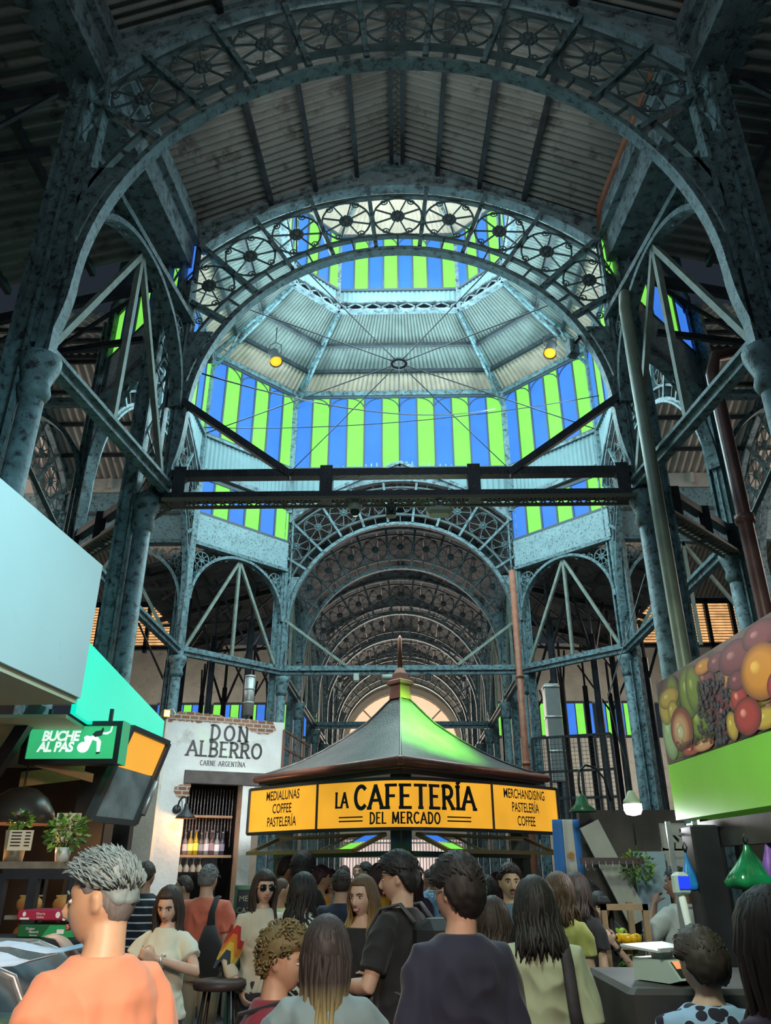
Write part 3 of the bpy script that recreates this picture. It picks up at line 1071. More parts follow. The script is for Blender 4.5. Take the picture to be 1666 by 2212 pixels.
drum = empty('ceiling_dome', (0, YC, 0), 0, None, None, None, 'structure')
off = V((0, -YC, 0))
PALE = mat('drum_sheeting', (0.20, 0.31, 0.335), 0.55, 0.1, 0.12, 2)
for k in range(8):
    a, b = O[k], O[(k + 1) % 8]
    L = (b - a).length
    if k % 2 == 1:
        m = MB()
        m.corr(a + V((0, 0, 9.0)) + off, b + V((0, 0, 9.0)) + off, b + V((0, 0, 9.74)) + off, a + V((0, 0, 9.74)) + off, L * 10, 0.014, 1, 6)
        m.build('corrugated_band', PALE, drum)
    else:
        # gable between nave roof and drum sill
        m = MB()
        mid = (a + b) / 2
        za, zr = 8.85, 9.98
        n_ = (mid - V((0, YC, 0))).normalized()
        A = [a + V((0, 0, za)) + off, mid + V((0, 0, zr)) + off, b + V((0, 0, za)) + off]
        B = [a + V((0, 0, 9.76)) + off, mid + V((0, 0, 9.99)) + off, b + V((0, 0, 9.76)) + off]
        out = n_ * 0.0
        # lean-to sheeting falling from the sill in to the gable
        for s0, s1 in ((0, 1), (1, 2)):
            m.corr(A[s0], A[s1], B[s1], B[s0], L * 4, 0.012, 1, 6)
        m.build('gable_sheeting', PALE, drum)
    # cornice moulding under the bands and sills
    for z, w_, h_, mt in ((8.92, 0.22, 0.10, TIMBER), (9.76, 0.12, 0.06, IRON), (11.78, 0.14, 0.12, IRON)):
        if z < 9 and k % 2 == 0:
            continue
        m = MB()
        m.bar(a + V((0, 0, z)) + off, b + V((0, 0, z)) + off, w_, h_)
        m.build('cornice', mt, drum)
    # corner posts
    m = MB()
    m.bar(a + V((0, 0, 8.7)) + off, a + V((0, 0, 11.85)) + off, 0.13, 0.13)
    m.build('corner_post', IRON, drum)
    # drum roof, daylight on its lower strip painted as cream sheeting, with purlins
    c, e = OL[k], OL[(k + 1) % 8]
    lo, hi = 11.84, Z_L
    T = lambda p, q, t: (p + V((0, 0, lo))) * (1 - t) + (q + V((0, 0, hi))) * t + off
    m = MB()
    m.corr(T(a, c, 0.0), T(b, e, 0.0), T(b, e, 0.3), T(a, c, 0.3), L * 9, 0.02, 1, 6, 1)
    m.corr(T(a, c, 0.3), T(b, e, 0.3), T(b, e, 1), T(a, c, 1), L * 9, 0.02, 1, 6, 0)
    m.build('roof_sheeting', [mat('drum_roof', (0.20, 0.225, 0.21), 0.6, 0.1, 0.2, 3), mat('drum_roof_lit', (0.62, 0.46, 0.36), 0.7, 0, 0.15, 3)], drum)
    for t in (0.3, 0.62):
        m = MB()
        m.bar(T(a, c, t) - V((0, 0, 0.06)), T(b, e, t) - V((0, 0, 0.06)), 0.07, 0.08)
        m.build('purlin', IRON_DK, drum)
    # hip rafters as small trusses
    m = MB()
    dz = V((0, 0, 0.30))
    m.bar(T(a, c, 0) - V((0, 0, 0.05)), T(a, c, 1) - V((0, 0, 0.05)), 0.06, 0.08)
    m.bar(T(a, c, 0.02) - dz * 1.6, T(a, c, 1) - dz * 0.25, 0.05, 0.05)
    for t0, t1 in ((0.1, 0.22), (0.34, 0.22), (0.34, 0.5), (0.65, 0.5)):
        m.bar(T(a, c, t0) - V((0, 0, 0.05)), T(a, c, t1) - dz * (1.6 - 1.35 * t1), 0.03, 0.03)
    m.build('hip_rafter', IRON, drum)
    # ring of the lantern: lattice girder and band
    Lc = (e - c).length
    m = MB()
    zz = lambda p, z: p + V((0, 0, z)) + off
    m.bar(zz(c, Z_L - 0.02), zz(e, Z_L - 0.02), 0.14, 0.05)
    m.bar(zz(c, Z_L + 0.22), zz(e, Z_L + 0.22), 0.08, 0.04)
    nx = 7 if k % 2 == 0 else 4
    for i in range(nx):
        q0, q1 = c + (e - c) * (i / nx), c + (e - c) * ((i + 1) / nx)
        m.bar(zz(q0, Z_L), zz(q1, Z_L + 0.2), 0.02, 0.03)
        m.bar(zz(q1, Z_L), zz(q0, Z_L + 0.2), 0.02, 0.03)
    m.build('lattice_ring', TIMBER, drum)
    m = MB()
    m.corr(zz(c, Z_L + 0.22), zz(e, Z_L + 0.22), zz(e, Z_L0), zz(c, Z_L0), Lc * 10, 0.012, 1, 6)
    m.build('lantern_band', PALE, drum)
    m = MB()
    m.bar(zz(c, Z_L), zz(c, Z_L1 + 0.1), 0.09, 0.09)
    m.build('lantern_post', TIMBER, drum)
    # lantern roof up to the apex, lower strip in the same painted-daylight cream
    ap = V((0, 0, 16.3))
    m = MB()
    z0 = V((0, 0, Z_L1 + 0.1))
    U = lambda p, t: (p + z0 + off) * (1 - t) + ap * t
    m.corr(U(c, 0), U(e, 0), U(e, 0.35), U(c, 0.35), Lc * 9, 0.014, 1, 6, 1)
    m.corr(U(c, 0.35), U(e, 0.35), U(e, 0.99), U(c, 0.99), Lc * 9, 0.014, 1, 6, 0)
    m.build('lantern_roof', [MATS['drum_roof'], MATS['drum_roof_lit']], drum)
    m = MB()
    m.bar(U(c, 0) - V((0, 0, 0.06)), ap - V((0, 0, 0.06)), 0.05, 0.07)
    m.build('hip_rafter', IRON, drum)

# tie-rod hub of the drum
HUB = V((0, YC, 9.72))
hub = empty('tie_rod_hub', HUB, 0, 'ring hub with eight thin tie rods hanging under the dome', 'tie rods')
m = MB()
n = 20
m.tube([(0.13 * cos(2 * pi * i / n), 0.13 * sin(2 * pi * i / n), 0) for i in range(n)], 0.035, 8, closed=True)
m.build('hub_ring', IRON_DK, hub)
for k in range(8):
    m = MB()
    e = O[k] + V((0, 0, 9.78)) - HUB
    st = e.normalized() * 0.13
    m.tube([st, e], 0.011, 6)
    m.build('rod', IRON_DK, hub)
m = MB()
m.tube([(0, 0, -0.02), (0, 0, -1.0)], 0.008, 5)
m.build('drop_rod', IRON_DK, hub)

# cables across the dome
for p, q, s_, lb in (((-HW, A2Y, 6.75), (2.0, 13.6, 10.4), 0.35, 'thin black cable sagging across the dome from the near arch'),
                     ((-RF, 13.4, 9.9), (RF, 13.0, 10.3), 0.25, 'thin black cable across the drum windows')):
    p, q = V(p), V(q)
    m = MB()
    m.tube([p.lerp(q, i / 14) - V((0, 0, s_ * 4 * (i / 14) * (1 - i / 14))) for i in range(15)], 0.010, 5)
    tag(m.build('cable', BLACK), lb, 'cable')

# ---------------------------------------------------------------- end wall and side walls
m = MB()
EY = 32.3
# wall with a round-headed opening: pieces around it
ro, zc = 2.42, 6.1
seg = 24
A = [(ro * cos(pi * i / seg), EY, zc + ro * sin(pi * i / seg)) for i in range(seg + 1)]
B = [(3.2 * cos(pi * i / seg) * 1.0, EY, 10.5) for i in range(seg + 1)]
m.strip(A, B, 0.3)
for sx in (-1, 1):
    m.box((min(sx * ro, sx * 16), EY, 2.75), (max(sx * ro, sx * 16), EY + 0.3, zc) if False else (max(sx * ro, sx * 16), EY + 0.3, 6.55))
    m.box((min(sx * 2.35, sx * 16), EY, 0), (max(sx * 2.35, sx * 16), EY + 0.3, 2.75))
    m.box((min(sx * 3.0, sx * 16), EY, 8.0), (max(sx * 3.0, sx * 16), EY + 0.3, 10.5))
    m.box((min(sx * ro, sx * 3.3), EY, 6.55), (max(sx * ro, sx * 3.3), EY + 0.3, 8.0))
m.box((-ro, EY, 2.75), (ro, EY + 0.3, 5.2))
tag(m.build('wall_end', PLASTER), kind='structure')
win = empty('window_end_arch', (0, EY, zc), 0, None, None, None, 'structure')
m = MB()
m.add([(2.3 * cos(pi * i / 24), 0.2, 2.3 * sin(pi * i / 24)) for i in range(25)] + [(-2.3, 0.2, -0.95), (2.3, 0.2, -0.95)], [tuple(range(26, -1, -1))])
m.build('pane', glow('cream_lit_glass', srgb(250, 214, 176), 1.05, 0.08, 0.8), win)
for r0, r1, d in ((2.28, 2.52, 0.16), (1.0, 1.1, 0.1), (2.62, 2.78, 0.22)):
    m = MB()
    m.arcband(r0, r1, 0, pi, d, 40, 0, 0, -d / 2 + (0.15 if r0 < 2 else 0))
    m.build('moulding', mat('cream_moulding', (0.70, 0.60, 0.48), 0.7), win)
m = MB()
for a in (pi / 4, pi / 2, 3 * pi / 4):
    m.bar((0, 0.12, 0), (2.3 * cos(a), 0.12, 2.3 * sin(a)), 0.06, 0.06, (0, 1, 0))
m.bar((-2.3, 0.12, 0), (2.3, 0.12, 0), 0.08, 0.08)
m.build('muntin', MATS['cream_moulding'], win)
# the lit street entrance with its barred gate
door = empty('door_end_gate', (0, EY, 0), 0, None, None, None, 'structure')
m = MB()
m.box((-2.35, 0.35, 0), (2.35, 0.40, 2.75))
m.build('daylight_beyond', glow('street_daylight', srgb(245, 222, 214), 0.9, 0.25, 1.5), door)
m = MB()
for i in range(40):
    x = -2.3 + i * 4.6 / 39
    m.box((x - 0.015, 0.05, 0), (x + 0.015, 0.08, 2.75))
for z in (0.4, 1.3, 2.1, 2.6):
    m.box((-2.3, 0.04, z), (2.3, 0.09, z + 0.05))
m.build('bars', mat('pale_gate_bar', (0.5, 0.46, 0.44), 0.5), door)
# stained transom windows in the end wall
for sx in (-1, 1):
    for i in range(3):
        x0 = sx * (3.35 + i * 2.35)
        x1 = x0 + sx * 2.2
        a, b = min(x0, x1), max(x0, x1)
        coloured_window((a, EY - 0.05, 0), (b, EY - 0.05, 0), 6.62, 7.95, 6, False, i % 2)
# louvred clerestories in the side bays
LOUV = glow('warm_louvre_light', srgb(246, 190, 128), 0.95, 0.3, 4)
for sx in (-1, 1):
    root = empty('window_louvres', (sx * 8.9, 24.6, 8.15), 0, None, None, None, 'structure')
    m = MB()
    m.box((-2.9, 0.1, 0.2), (2.9, 0.14, 1.6))
    m.build('daylight_beyond', LOUV, root)
    m = MB()
    for i in range(15):
        z = 0.24 + i * 0.095
        m.slab((-2.9, -0.03, z), (2.9, -0.03, z), (2.9, 0.06, z + 0.045), (-2.9, 0.06, z + 0.045), 0.01)
    m.build('louvres', mat('ochre_louvre', (0.42, 0.27, 0.13), 0.7), root)
    m = MB()
    for i in range(8):
        x = -2.9 + i * 5.8 / 7
        m.box((x - 0.06, -0.06, 0), (x + 0.06, 0.08, 1.7))
    m.box((-3.0, -0.06, 0.1), (3.0, 0.1, 0.22))
    m.box((-3.0, -0.06, 1.6), (3.0, 0.1, 1.75))
    m.build('frame', IRON_DK, root)
    # lit sheeting slope over the louvres
    m = MB()
    xa, xb = sx * 8.6 - 3.6, sx * 8.6 + 3.6
    m.corr((xa, 24.5, 9.9), (xb, 24.5, 9.9), (xb, 21.0, 11.4), (xa, 21.0, 11.4), 50, 0.03, 1, 6)
    tag(m.build('ceiling_side_bay', ZINC_LT), kind='structure')
for sx, nm in ((-1, 'wall_left'), (1, 'wall_right')):
    m = MB()
    m.box((sx * 15.9 - 0.1, -4, 0), (sx * 15.9 + 0.1, 32.3, 9.0))
    tag(m.build(nm, mat('dim_wall', (0.10, 0.10, 0.11), 0.8)), kind='structure')
    # the side arm's outer wall
    m = MB()
    m.box((sx * 12.6 - 0.1, YC - 2.5, 0), (sx * 12.6 + 0.1, YC + 2.5, 9.0))
    tag(m.build('wall_side_arm', PLASTER), kind='structure')

# dim standing columns and rods of the aisles beyond the crossing
proto = None
rnd = random.Random(3)
for sx in (-1, 1):
    for i in range(11):
        x = sx * (3.4 + (i % 4) * 0.95 + rnd.uniform(-0.2, 0.2))
        y = 16.2 + i * 1.1
        if proto is None:
            m = MB()
            m.lathe([(0.14, 0), (0.12, 0.3), (0.085, 0.5), (0.075, 6.6)], 10)
            m.bar((0, 0, 6.0), (0.9, 0, 7.6), 0.05, 0.05)
            m.bar((0, 0, 6.0), (-0.9, 0, 7.6), 0.05, 0.05)
            m.bar((0, 0, 6.4), (0, 0, 7.6), 0.06, 0.06)
            proto = m.build('aisle_column', IRON_DK)
            tag(proto, 'dark branching iron column standing in the dim aisle behind the crossing', 'column', 'dark columns in the far aisles', 'thing')
            proto.location = (x, y, 0)
        else:
            o = dup(proto, (x, y, 0), rnd.uniform(0, 3))
# ================================================================== STALLS, KIOSK, SIGNS
class Plane:
    """an upright (or any) flat face in the place: origin, along, up; px() finds where a spot of the photograph falls on it"""
    def __init__(s, o, u, v=(0, 0, 1)):
        s.o, s.u, s.v = V(o), V(u).normalized(), V(v).normalized()
        s.n = s.u.cross(s.v).normalized()

    def px(s, x, y):
        d = CR @ V(((x - 833) / FPX, (1106 - y) / FPX, -1.0))
        t = (s.o - CAM).dot(s.n) / d.dot(s.n)
        p = CAM + d * t - s.o
        return p.dot(s.u), p.dot(s.v)

    def pt(s, a, b, off=0.0):
        return s.o + s.u * a + s.v * b + s.n * off

    def mat(s):
        m = M4.Identity(4)
        for i, c in enumerate((s.u, s.n * -1, s.v)):
            m[0][i], m[1][i], m[2][i] = c.x, c.y, c.z
        m[0][3], m[1][3], m[2][3] = s.o.x, s.o.y, s.o.z
        return m


def rect(pl, mb, a0, b0, a1, b1, t, off=0.0, mi=0):
    """flat plate on a plane; off = distance of its front face towards the viewer"""
    p = [pl.pt(a0, b0, off), pl.pt(a1, b0, off), pl.pt(a1, b1, off), pl.pt(a0, b1, off)]
    mb.slab(*p, t, mi)


def ell(pl, mb, a, b, ra, rb, off, mi=0, n=22, rot=0.0):
    vs = []
    for i in range(n):
        q = 2 * pi * i / n
        x, y = ra * cos(q), rb * sin(q)
        vs.append(pl.pt(a + x * cos(rot) - y * sin(rot), b + x * sin(rot) + y * cos(rot), off))
    mb.add(vs, [tuple(range(n))], mi)


INK = mat('black_lettering', (0.010, 0.011, 0.014), 0.5)
WHITE = mat('white_paint', (0.78, 0.80, 0.80), 0.6)
CREAM = mat('cream_board', (0.62, 0.60, 0.42), 0.7)

# ---------------------------------------------------------------- kiosk
KX, KY, KA = -0.02, 9.6, 1.73
kiosk = empty('coffee_kiosk', (KX, KY, 0), 0, 'coffee kiosk with a flared tent roof and yellow lit sign band', 'kiosk')
ROOF = mat('roof_sheet', (0.115, 0.105, 0.10), 0.38, 0.2, 0.25, 5, (0.07, 0.065, 0.06), 14, 0.40, 0.25, 50)
COPPER = mat('copper_trim', (0.23, 0.085, 0.06), 0.4, 0.3, 0.2, 9)
prof = [(1.0, 0), (0.86, 0.075), (0.70, 0.18), (0.558, 0.30), (0.42, 0.44), (0.325, 0.55), (0.245, 0.645), (0.17, 0.77), (0.109, 0.88), (0.06, 0.96), (0.055, 1.0)]
EZ, NZ_ = 2.655, 3.62
m = MB()
P4 = []
for r_, t in prof:
    z = EZ + (NZ_ - EZ) * t
    P4.append([V((0, -r_ * KA, z)), V((r_ * KA, 0, z)), V((0, r_ * KA, z)), V((-r_ * KA, 0, z))])
for j in range(4):
    j2 = (j + 1) % 4
    nu = 6
    vs, fs = [], []
    for row in P4:
        for i in range(nu + 1):
            vs.append(row[j].lerp(row[j2], i / nu))
    for i in range(len(P4) - 1):
        for k in range(nu):
            a = i * (nu + 1) + k
            fs.append((a, a + 1, a + nu + 2, a + nu + 1))
    m.add(vs, fs, 0, True)
m.build('roof', ROOF, kiosk)
m = MB()
for j in range(4):
    m.tube([row[j] + V((0, 0, 0.008)) for row in P4], 0.014, 6)
m.build('roof_ridge', ROOF, kiosk)
m = MB()
c4 = [p + V((0, 0, -0.015)) for p in P4[0]]
for j in range(4):
    m.tube([c4[j], c4[(j + 1) % 4]], 0.045, 10)
    m.ball(c4[j], 0.047, 10, 8)
m.build('eave_roll', COPPER, kiosk)
m = MB()
for k, z in ((0.97, EZ - 0.05), (0.90, EZ - 0.09)):
    q = [V((0, -k * KA, z)), V((k * KA, 0, z)), V((0, k * KA, z)), V((-k * KA, 0, z))]
    for j in range(4):
        m.bar(q[j], q[(j + 1) % 4], 0.05, 0.06)
m.add([V((0, -0.95 * KA, EZ - 0.03)), V((0.95 * KA, 0, EZ - 0.03)), V((0, 0.95 * KA, EZ - 0.03)), V((-0.95 * KA, 0, EZ - 0.03))], [(0, 1, 2, 3)])
m.build('soffit', mat('soffit_brown', (0.10, 0.06, 0.045), 0.5), kiosk)
m = MB()
m.lathe([(0.14, NZ_ - 0.04), (0.115, NZ_ + 0.12), (0.17, NZ_ + 0.14), (0.17, NZ_ + 0.18), (0.12, NZ_ + 0.20), (0.09, NZ_ + 0.28), (0.055, NZ_ + 0.33), (0.035, NZ_ + 0.36)], 4, (0, 0, 0), 0, True, False, -pi / 2)
m.lathe([(0.032, NZ_ + 0.34), (0.026, NZ_ + 0.74), (0.004, NZ_ + 0.78)], 8)
m.build('finial', COPPER, kiosk)

# sign band: five points in plan, rounded at the front corner
SZ0, SZ1 = 2.02, 2.495
plan = [V((-1.755, 9.29)), V((-0.90, 8.50)), V((0.0, 8.05)), V((0.93, 8.52)), V((1.75, 9.27))]


def sign_pt(s):
    """s in 0..1 along the band; corners rounded"""
    def lin(t):
        t = max(0, min(1, t)) * 4
        i = min(3, int(t))
        return plan[i].lerp(plan[i + 1], t - i)
    acc = V((0, 0))
    for k in range(-4, 5):
        acc += lin(s + k * 0.018 * min(1, s / 0.08, (1 - s) / 0.08 if s < 1 else 0))
    return acc / 9


TAB = [sign_pt(i / 240) for i in range(241)]
LEN = [0.0]
for i in range(240):
    LEN.append(LEN[-1] + (TAB[i + 1] - TAB[i]).length)


def band(l, z, off=0.0):
    """a spot on the sign band: l metres along it from its plaster-stall end"""
    l = max(0, min(LEN[-1] - 1e-6, l))
    i = next(k for k in range(240) if LEN[k + 1] >= l)
    t = (l - LEN[i]) / (LEN[i + 1] - LEN[i])
    p = TAB[i].lerp(TAB[i + 1], t)
    d = (TAB[min(i + 2, 240)] - TAB[max(i - 1, 0)]).normalized()
    n = V((d.y, -d.x))
    p = p + n * off
    return V((p.x - KX, p.y - KY, z))


def near_len(x):
    return min(range(241), key=lambda i: abs(TAB[i].x - x))


j1, j2 = LEN[near_len(-0.90)], LEN[near_len(0.93)]
YEL = glow('yellow_sign_face', srgb(240, 172, 50), 1.0, 0.22, 1.3)
sign = MB()
for (l0, l1, nm) in ((0.02, j1 - 0.012, 'side_sign_panel'), (j1 + 0.012, j2 - 0.012, 'front_sign_panel'), (j2 + 0.012, LEN[-1] - 0.02, 'side_sign_panel')):
    m = MB()
    n = 26
    A = [band(l0 + (l1 - l0) * i / n, SZ0 + 0.02) for i in range(n + 1)]
    B = [band(l0 + (l1 - l0) * i / n, SZ1 - 0.02) for i in range(n + 1)]
    m.strip(A, B, 0.012, (0, 1, 0))
    pn = m.build(nm, YEL, kiosk)
    t = MB()
    c = (l0 + l1) / 2
    if nm == 'front_sign_panel':
        f = lambda x, y, c=c: band(c + x, SZ0 + y, 0.006)
        stroke_text(t, 'LA', lambda x, y: f(x - 0.70, y + 0.215), 0.140, 0.19, 0.08, 0.12, 0.74)
        stroke_text(t, 'CAFETERÍA', lambda x, y: f(x + 0.12, y + 0.198), 0.212, 0.19, 0.09, 0.20, 0.94)
        stroke_text(t, 'DEL MERCADO', lambda x, y: f(x, y + 0.055), 0.098, 0.18, 0.07, 0.19, 0.84)
        for s_ in (-1, 1):
            for dz in (0.075, 0.112):
                x0, x1 = (0.45, 0.73)
                a = [f(s_ * (x0 + (x1 - x0) * i / 8), dz) for i in range(9)]
                b = [f(s_ * (x0 + (x1 - x0) * i / 8), dz + 0.013) for i in range(9)]
                if s_ < 0:
                    a.reverse(), b.reverse()
                t.strip(a, b, -0.001, (0, 1, 0))
    else:
        rows = ('MEDIALUNAS', 'COFFEE', 'PASTELERÍA') if l0 < 0.5 else ('MERCHANDISING', 'PASTELERÍA', 'COFFEE')
        for k, row in enumerate(rows):
            sz = 0.098
            put_text(t, row, lambda x, y, k=k: band(c + x - (0.03 if c > 1 else -0.02), SZ0 + 0.335 - 0.135 * k + y, 0.006), 0, size=sz * 1.38, sx=0.70 if c < 1 else 0.64, bold=0.0018)
    t.build('lettering', INK, pn)
m = MB()
n = 40
for z0, z1 in ((SZ0 - 0.012, SZ0 + 0.018), (SZ1 - 0.018, SZ1 + 0.012)):
    A = [band(LEN[-1] * i / n, z0, 0.01) for i in range(n + 1)]
    B = [band(LEN[-1] * i / n, z1, 0.01) for i in range(n + 1)]
    m.strip(A, B, 0.10, (0, 1, 0))
for l in (0.0, j1, j2, LEN[-1]):
    p, q = band(l, SZ0, 0.004), band(l, SZ1, 0.004)
    m.bar(p, q, 0.022, 0.05, (0, 1, 0))
m.build('sign_frame', mat('sign_frame', (0.035, 0.03, 0.028), 0.45), kiosk)
# a back board closes the light box
m = MB()
A = [band(LEN[-1] * i / n, SZ0, -0.10) for i in range(n + 1)]
B = [band(LEN[-1] * i / n, SZ1, -0.10) for i in range(n + 1)]
m.strip(A, B, 0.02, (0, 1, 0))
m.build('sign_back', BLACK, kiosk)
# posts and counter
DGREEN = mat('dark_green_frame', (0.022, 0.036, 0.032), 0.35)
for dx, dy in ((0, -1.36), (1.36, 0), (0, 1.36), (-1.36, 0)):
    m = MB()
    m.M = M4.Translation((dx, dy, 0)) @ rotz(pi / 4)
    m.bbox((-0.08, -0.08, 0), (0.08, 0.08, EZ - 0.05), 0.01)
    m.build('corner_post', DGREEN, kiosk)
m = MB()
m.M = rotz(pi / 4)
e = 0.92
m.box((-e, -e, 0), (e, -e + 0.05, 1.0))
m.box((-e, e - 0.05, 0), (e, e, 1.0))
m.box((-e, -e, 0), (-e + 0.05, e, 1.0))
m.box((e - 0.05, -e, 0), (e, e, 1.0))
m.box((-e - 0.08, -e - 0.08, 1.0), (e + 0.08, e + 0.08, 1.05))
m.build('counter', DGREEN, kiosk)
# raised glazed flaps on the two front sides, with coloured end panes
for sx in (-1, 1):
    fl = MB()
    gl = MB()
    a, b = V((sx * 0.16, -1.36, 1.98)), V((sx * 1.40, -0.12, 1.98))
    o = V((sx * -0.0, 0, 0))
    nrm = V((sx * 0.5, -0.5, 0)) * 0.74
    c, d = b + nrm * 0.8 + V((0, 0, -0.16)), a + nrm * 0.8 + V((0, 0, -0.16))
    for p, q in ((a, b), (b, c), (c, d), (d, a)):
        fl.bar(p, q, 0.045, 0.035)
    for k in (0.16, 0.30):
        fl.bar(a.lerp(b, k), d.lerp(c, k), 0.02, 0.02)
    fp = fl.build('flap', mat('flap_brass', (0.32, 0.22, 0.09), 0.35, 0.4), kiosk)
    q = lambda s0, s1, t0, t1: [a.lerp(b, s0).lerp(d.lerp(c, s0), t0), a.lerp(b, s1).lerp(d.lerp(c, s1), t0), a.lerp(b, s1).lerp(d.lerp(c, s1), t1), a.lerp(b, s0).lerp(d.lerp(c, s0), t1)]
    gl.quad(*q(0.02, 0.16, 0.05, 0.45), 0)
    gl.quad(*q(0.02, 0.16, 0.5, 0.95), 1)
    gl.quad(*q(0.17, 0.98, 0.05, 0.95), 2)
    gl.build('flap_glass', [BLUE, GREEN, mat('flap_glass', (0.10, 0.14, 0.13), 0.08, 0, 0, 6, alpha=0.55)], fp)
    m = MB()
    m.bar(V((sx * 0.1, -1.40, 1.80)), V((sx * 1.45, -0.05, 1.80)), 0.05, 0.05)
    m.build('rail', DGREEN, kiosk)

# ---------------------------------------------------------------- plaster stall (butcher's grill)
WO = at(346, 1870, Y=10.6)
DA = Plane((WO.x, WO.y, 0), (cos(R(24)), sin(R(24)), 0))
stall = empty('plaster_stall', (WO.x, WO.y, 0), 0, 'white plastered grill stall with exposed brick patches and a dark opening', 'stall')
toL = M4.Translation(-V((WO.x, WO.y, 0)))
PLW = mat('white_plaster', (0.66, 0.68, 0.66), 0.85, 0, 0.10, 3, (0.42, 0.42, 0.38), 2.6, 0.36, 0.35, 14)
BRICK = bpy.data.materials.new('old_brick')
BRICK.use_nodes = True
nt = BRICK.node_tree
bk = nt.nodes.new('ShaderNodeTexBrick')
tc = nt.nodes.new('ShaderNodeTexCoord')
mp = nt.nodes.new('ShaderNodeMapping')
mp.inputs['Rotation'].default_value = (pi / 2, 0, 0)
nt.links.new(tc.outputs['Object'], mp.inputs['Vector'])
nt.links.new(mp.outputs['Vector'], bk.inputs['Vector'])
bk.inputs['Color1'].default_value = (0.20, 0.085, 0.055, 1)
bk.inputs['Color2'].default_value = (0.30, 0.16, 0.10, 1)
bk.inputs['Mortar'].default_value = (0.42, 0.38, 0.33, 1)
bk.inputs['Scale'].default_value = 4.6
bk.inputs['Mortar Size'].default_value = 0.035
nt.links.new(bk.outputs['Color'], nt.nodes['Principled BSDF'].inputs['Base Color'])
nt.nodes['Principled BSDF'].inputs['Roughness'].default_value = 0.9

aL, zT = DA.px(352, 1532)
aR, zR = DA.px(614, 1572)
a0, zo = DA.px(405, 1688)
a1, _ = DA.px(525, 1700)
zT = (zT + zR) / 2
m = MB()
m.M = toL
rect(DA, m, -0.10, 0, a0, zT, 0.30)
rect(DA, m, a1, 0, a1 + 0.16, zo, 0.30)
rect(DA, m, a0, zo, aR, zT, 0.30)
m.build('wall', PLW, stall)
m = MB()
m.M = toL
p = DA.pt(-0.10, 0)
m.slab(DA.pt(-0.10, 0, 0.0), DA.pt(-0.42, 0, -0.5), DA.pt(-0.42, zT, -0.5), DA.pt(-0.10, zT, 0.0), 0.05)
m.build('return_wall', PLASTER, stall)


def blob(pl, mb, pts, off, t=0.012, jig=0.012, seed=1):
    """plate with a ragged outline"""
    rn = random.Random(seed)
    out = []
    n = len(pts)
    for i in range(n):
        p, q = V(pts[i]), V(pts[(i + 1) % n])
        k = max(2, int((q - p).length / 0.03))
        for j in range(k):
            r_ = p.lerp(q, j / k)
            out.append((r_.x + rn.uniform(-jig, jig), r_.y + rn.uniform(-jig, jig)))
    f_ = [pl.pt(a, b, off) for a, b in out]
    g_ = [pl.pt(a, b, off - t) for a, b in out]
    k = len(out)
    mb.add(f_ + g_, [tuple(range(k))] + [(i, i + k, (i + 1) % k + k, (i + 1) % k) for i in range(k)])


for sd, pts in ((1, [(352, 1540), (420, 1537), (500, 1550), (590, 1560), (597, 1577), (578, 1588), (545, 1580), (530, 1568), (480, 1562), (420, 1560), (380, 1556), (354, 1562)]),
                (2, [(376, 1700), (402, 1690), (411, 1693), (409, 1722), (385, 1724), (374, 1712)])):
    m = MB()
    m.M = toL
    blob(DA, m, [DA.px(*q) for q in pts], 0.008, 0.008, 0.012, sd)
    o = m.build('brick_patch', BRICK, stall)
    tag(o, 'bare brick where the plaster has fallen')
t = MB()
t.M = toL
for txt, (cx, cy), hpx, wd, sf, gp in (('DON', (495, 1600), 31, 0.17, 0.11, 0.32), ('ALBERRO', (485, 1635), 31, 0.17, 0.11, 0.21)):
    a, b = DA.px(cx, cy)
    h = DA.px(cx, cy - hpx)[1] - b
    stroke_text(t, txt, lambda x, y, a=a, b=b: DA.pt(a + x, b + y, 0.004), h, wd, sf, gp, 0.98)
a, b = DA.px(481, 1655)
h = DA.px(481, 1645)[1] - b
stroke_text(t, 'CARNE ARGENTÍNA', lambda x, y: DA.pt(a + x, b + y, 0.004), h, 0.16, 0.10, 0.20, 0.85)
t.build('lettering', INK, stall)
# sooty lintel, dark interior box
m = MB()
m.M = toL
q0, q1 = DA.px(400, 1660), DA.px(576, 1690)
rect(DA, m, q0[0], zo - 0.02, q1[0], q0[1] - 0.02, 0.06, 0.03)
m.build('lintel', mat('sooty_lintel', (0.09, 0.075, 0.07), 0.8, 0, 0.4, 4), stall)
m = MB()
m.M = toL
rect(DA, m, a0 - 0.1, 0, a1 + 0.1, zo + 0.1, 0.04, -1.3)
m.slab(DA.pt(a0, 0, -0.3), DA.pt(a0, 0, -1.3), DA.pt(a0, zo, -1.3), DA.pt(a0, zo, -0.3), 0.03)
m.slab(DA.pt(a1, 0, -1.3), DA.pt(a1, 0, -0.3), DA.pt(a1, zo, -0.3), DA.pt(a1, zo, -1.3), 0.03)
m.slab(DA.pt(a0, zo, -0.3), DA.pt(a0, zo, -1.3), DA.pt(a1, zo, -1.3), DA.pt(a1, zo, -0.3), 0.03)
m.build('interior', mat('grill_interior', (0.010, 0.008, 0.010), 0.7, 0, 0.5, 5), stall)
# the side of the stall: rusty steel-framed glazing going away from us
m = MB()
m.M = toL
g0, g1 = V(DA.pt(aR, zo + 0.02)), V(DA.pt(aR, zT - 0.1))
dv = V((0.12, 1.0, 0)).normalized() * 1.6
for k in range(5):
    m.bar(g0 + dv * k / 4, g1 + dv * k / 4, 0.03, 0.03)
for k in range(4):
    m.bar(g0.lerp(g1, k / 3), g0.lerp(g1, k / 3) + dv, 0.025, 0.03)
m.build('side_glazing_frame', mat('rusty_frame', (0.16, 0.075, 0.055), 0.7), stall)
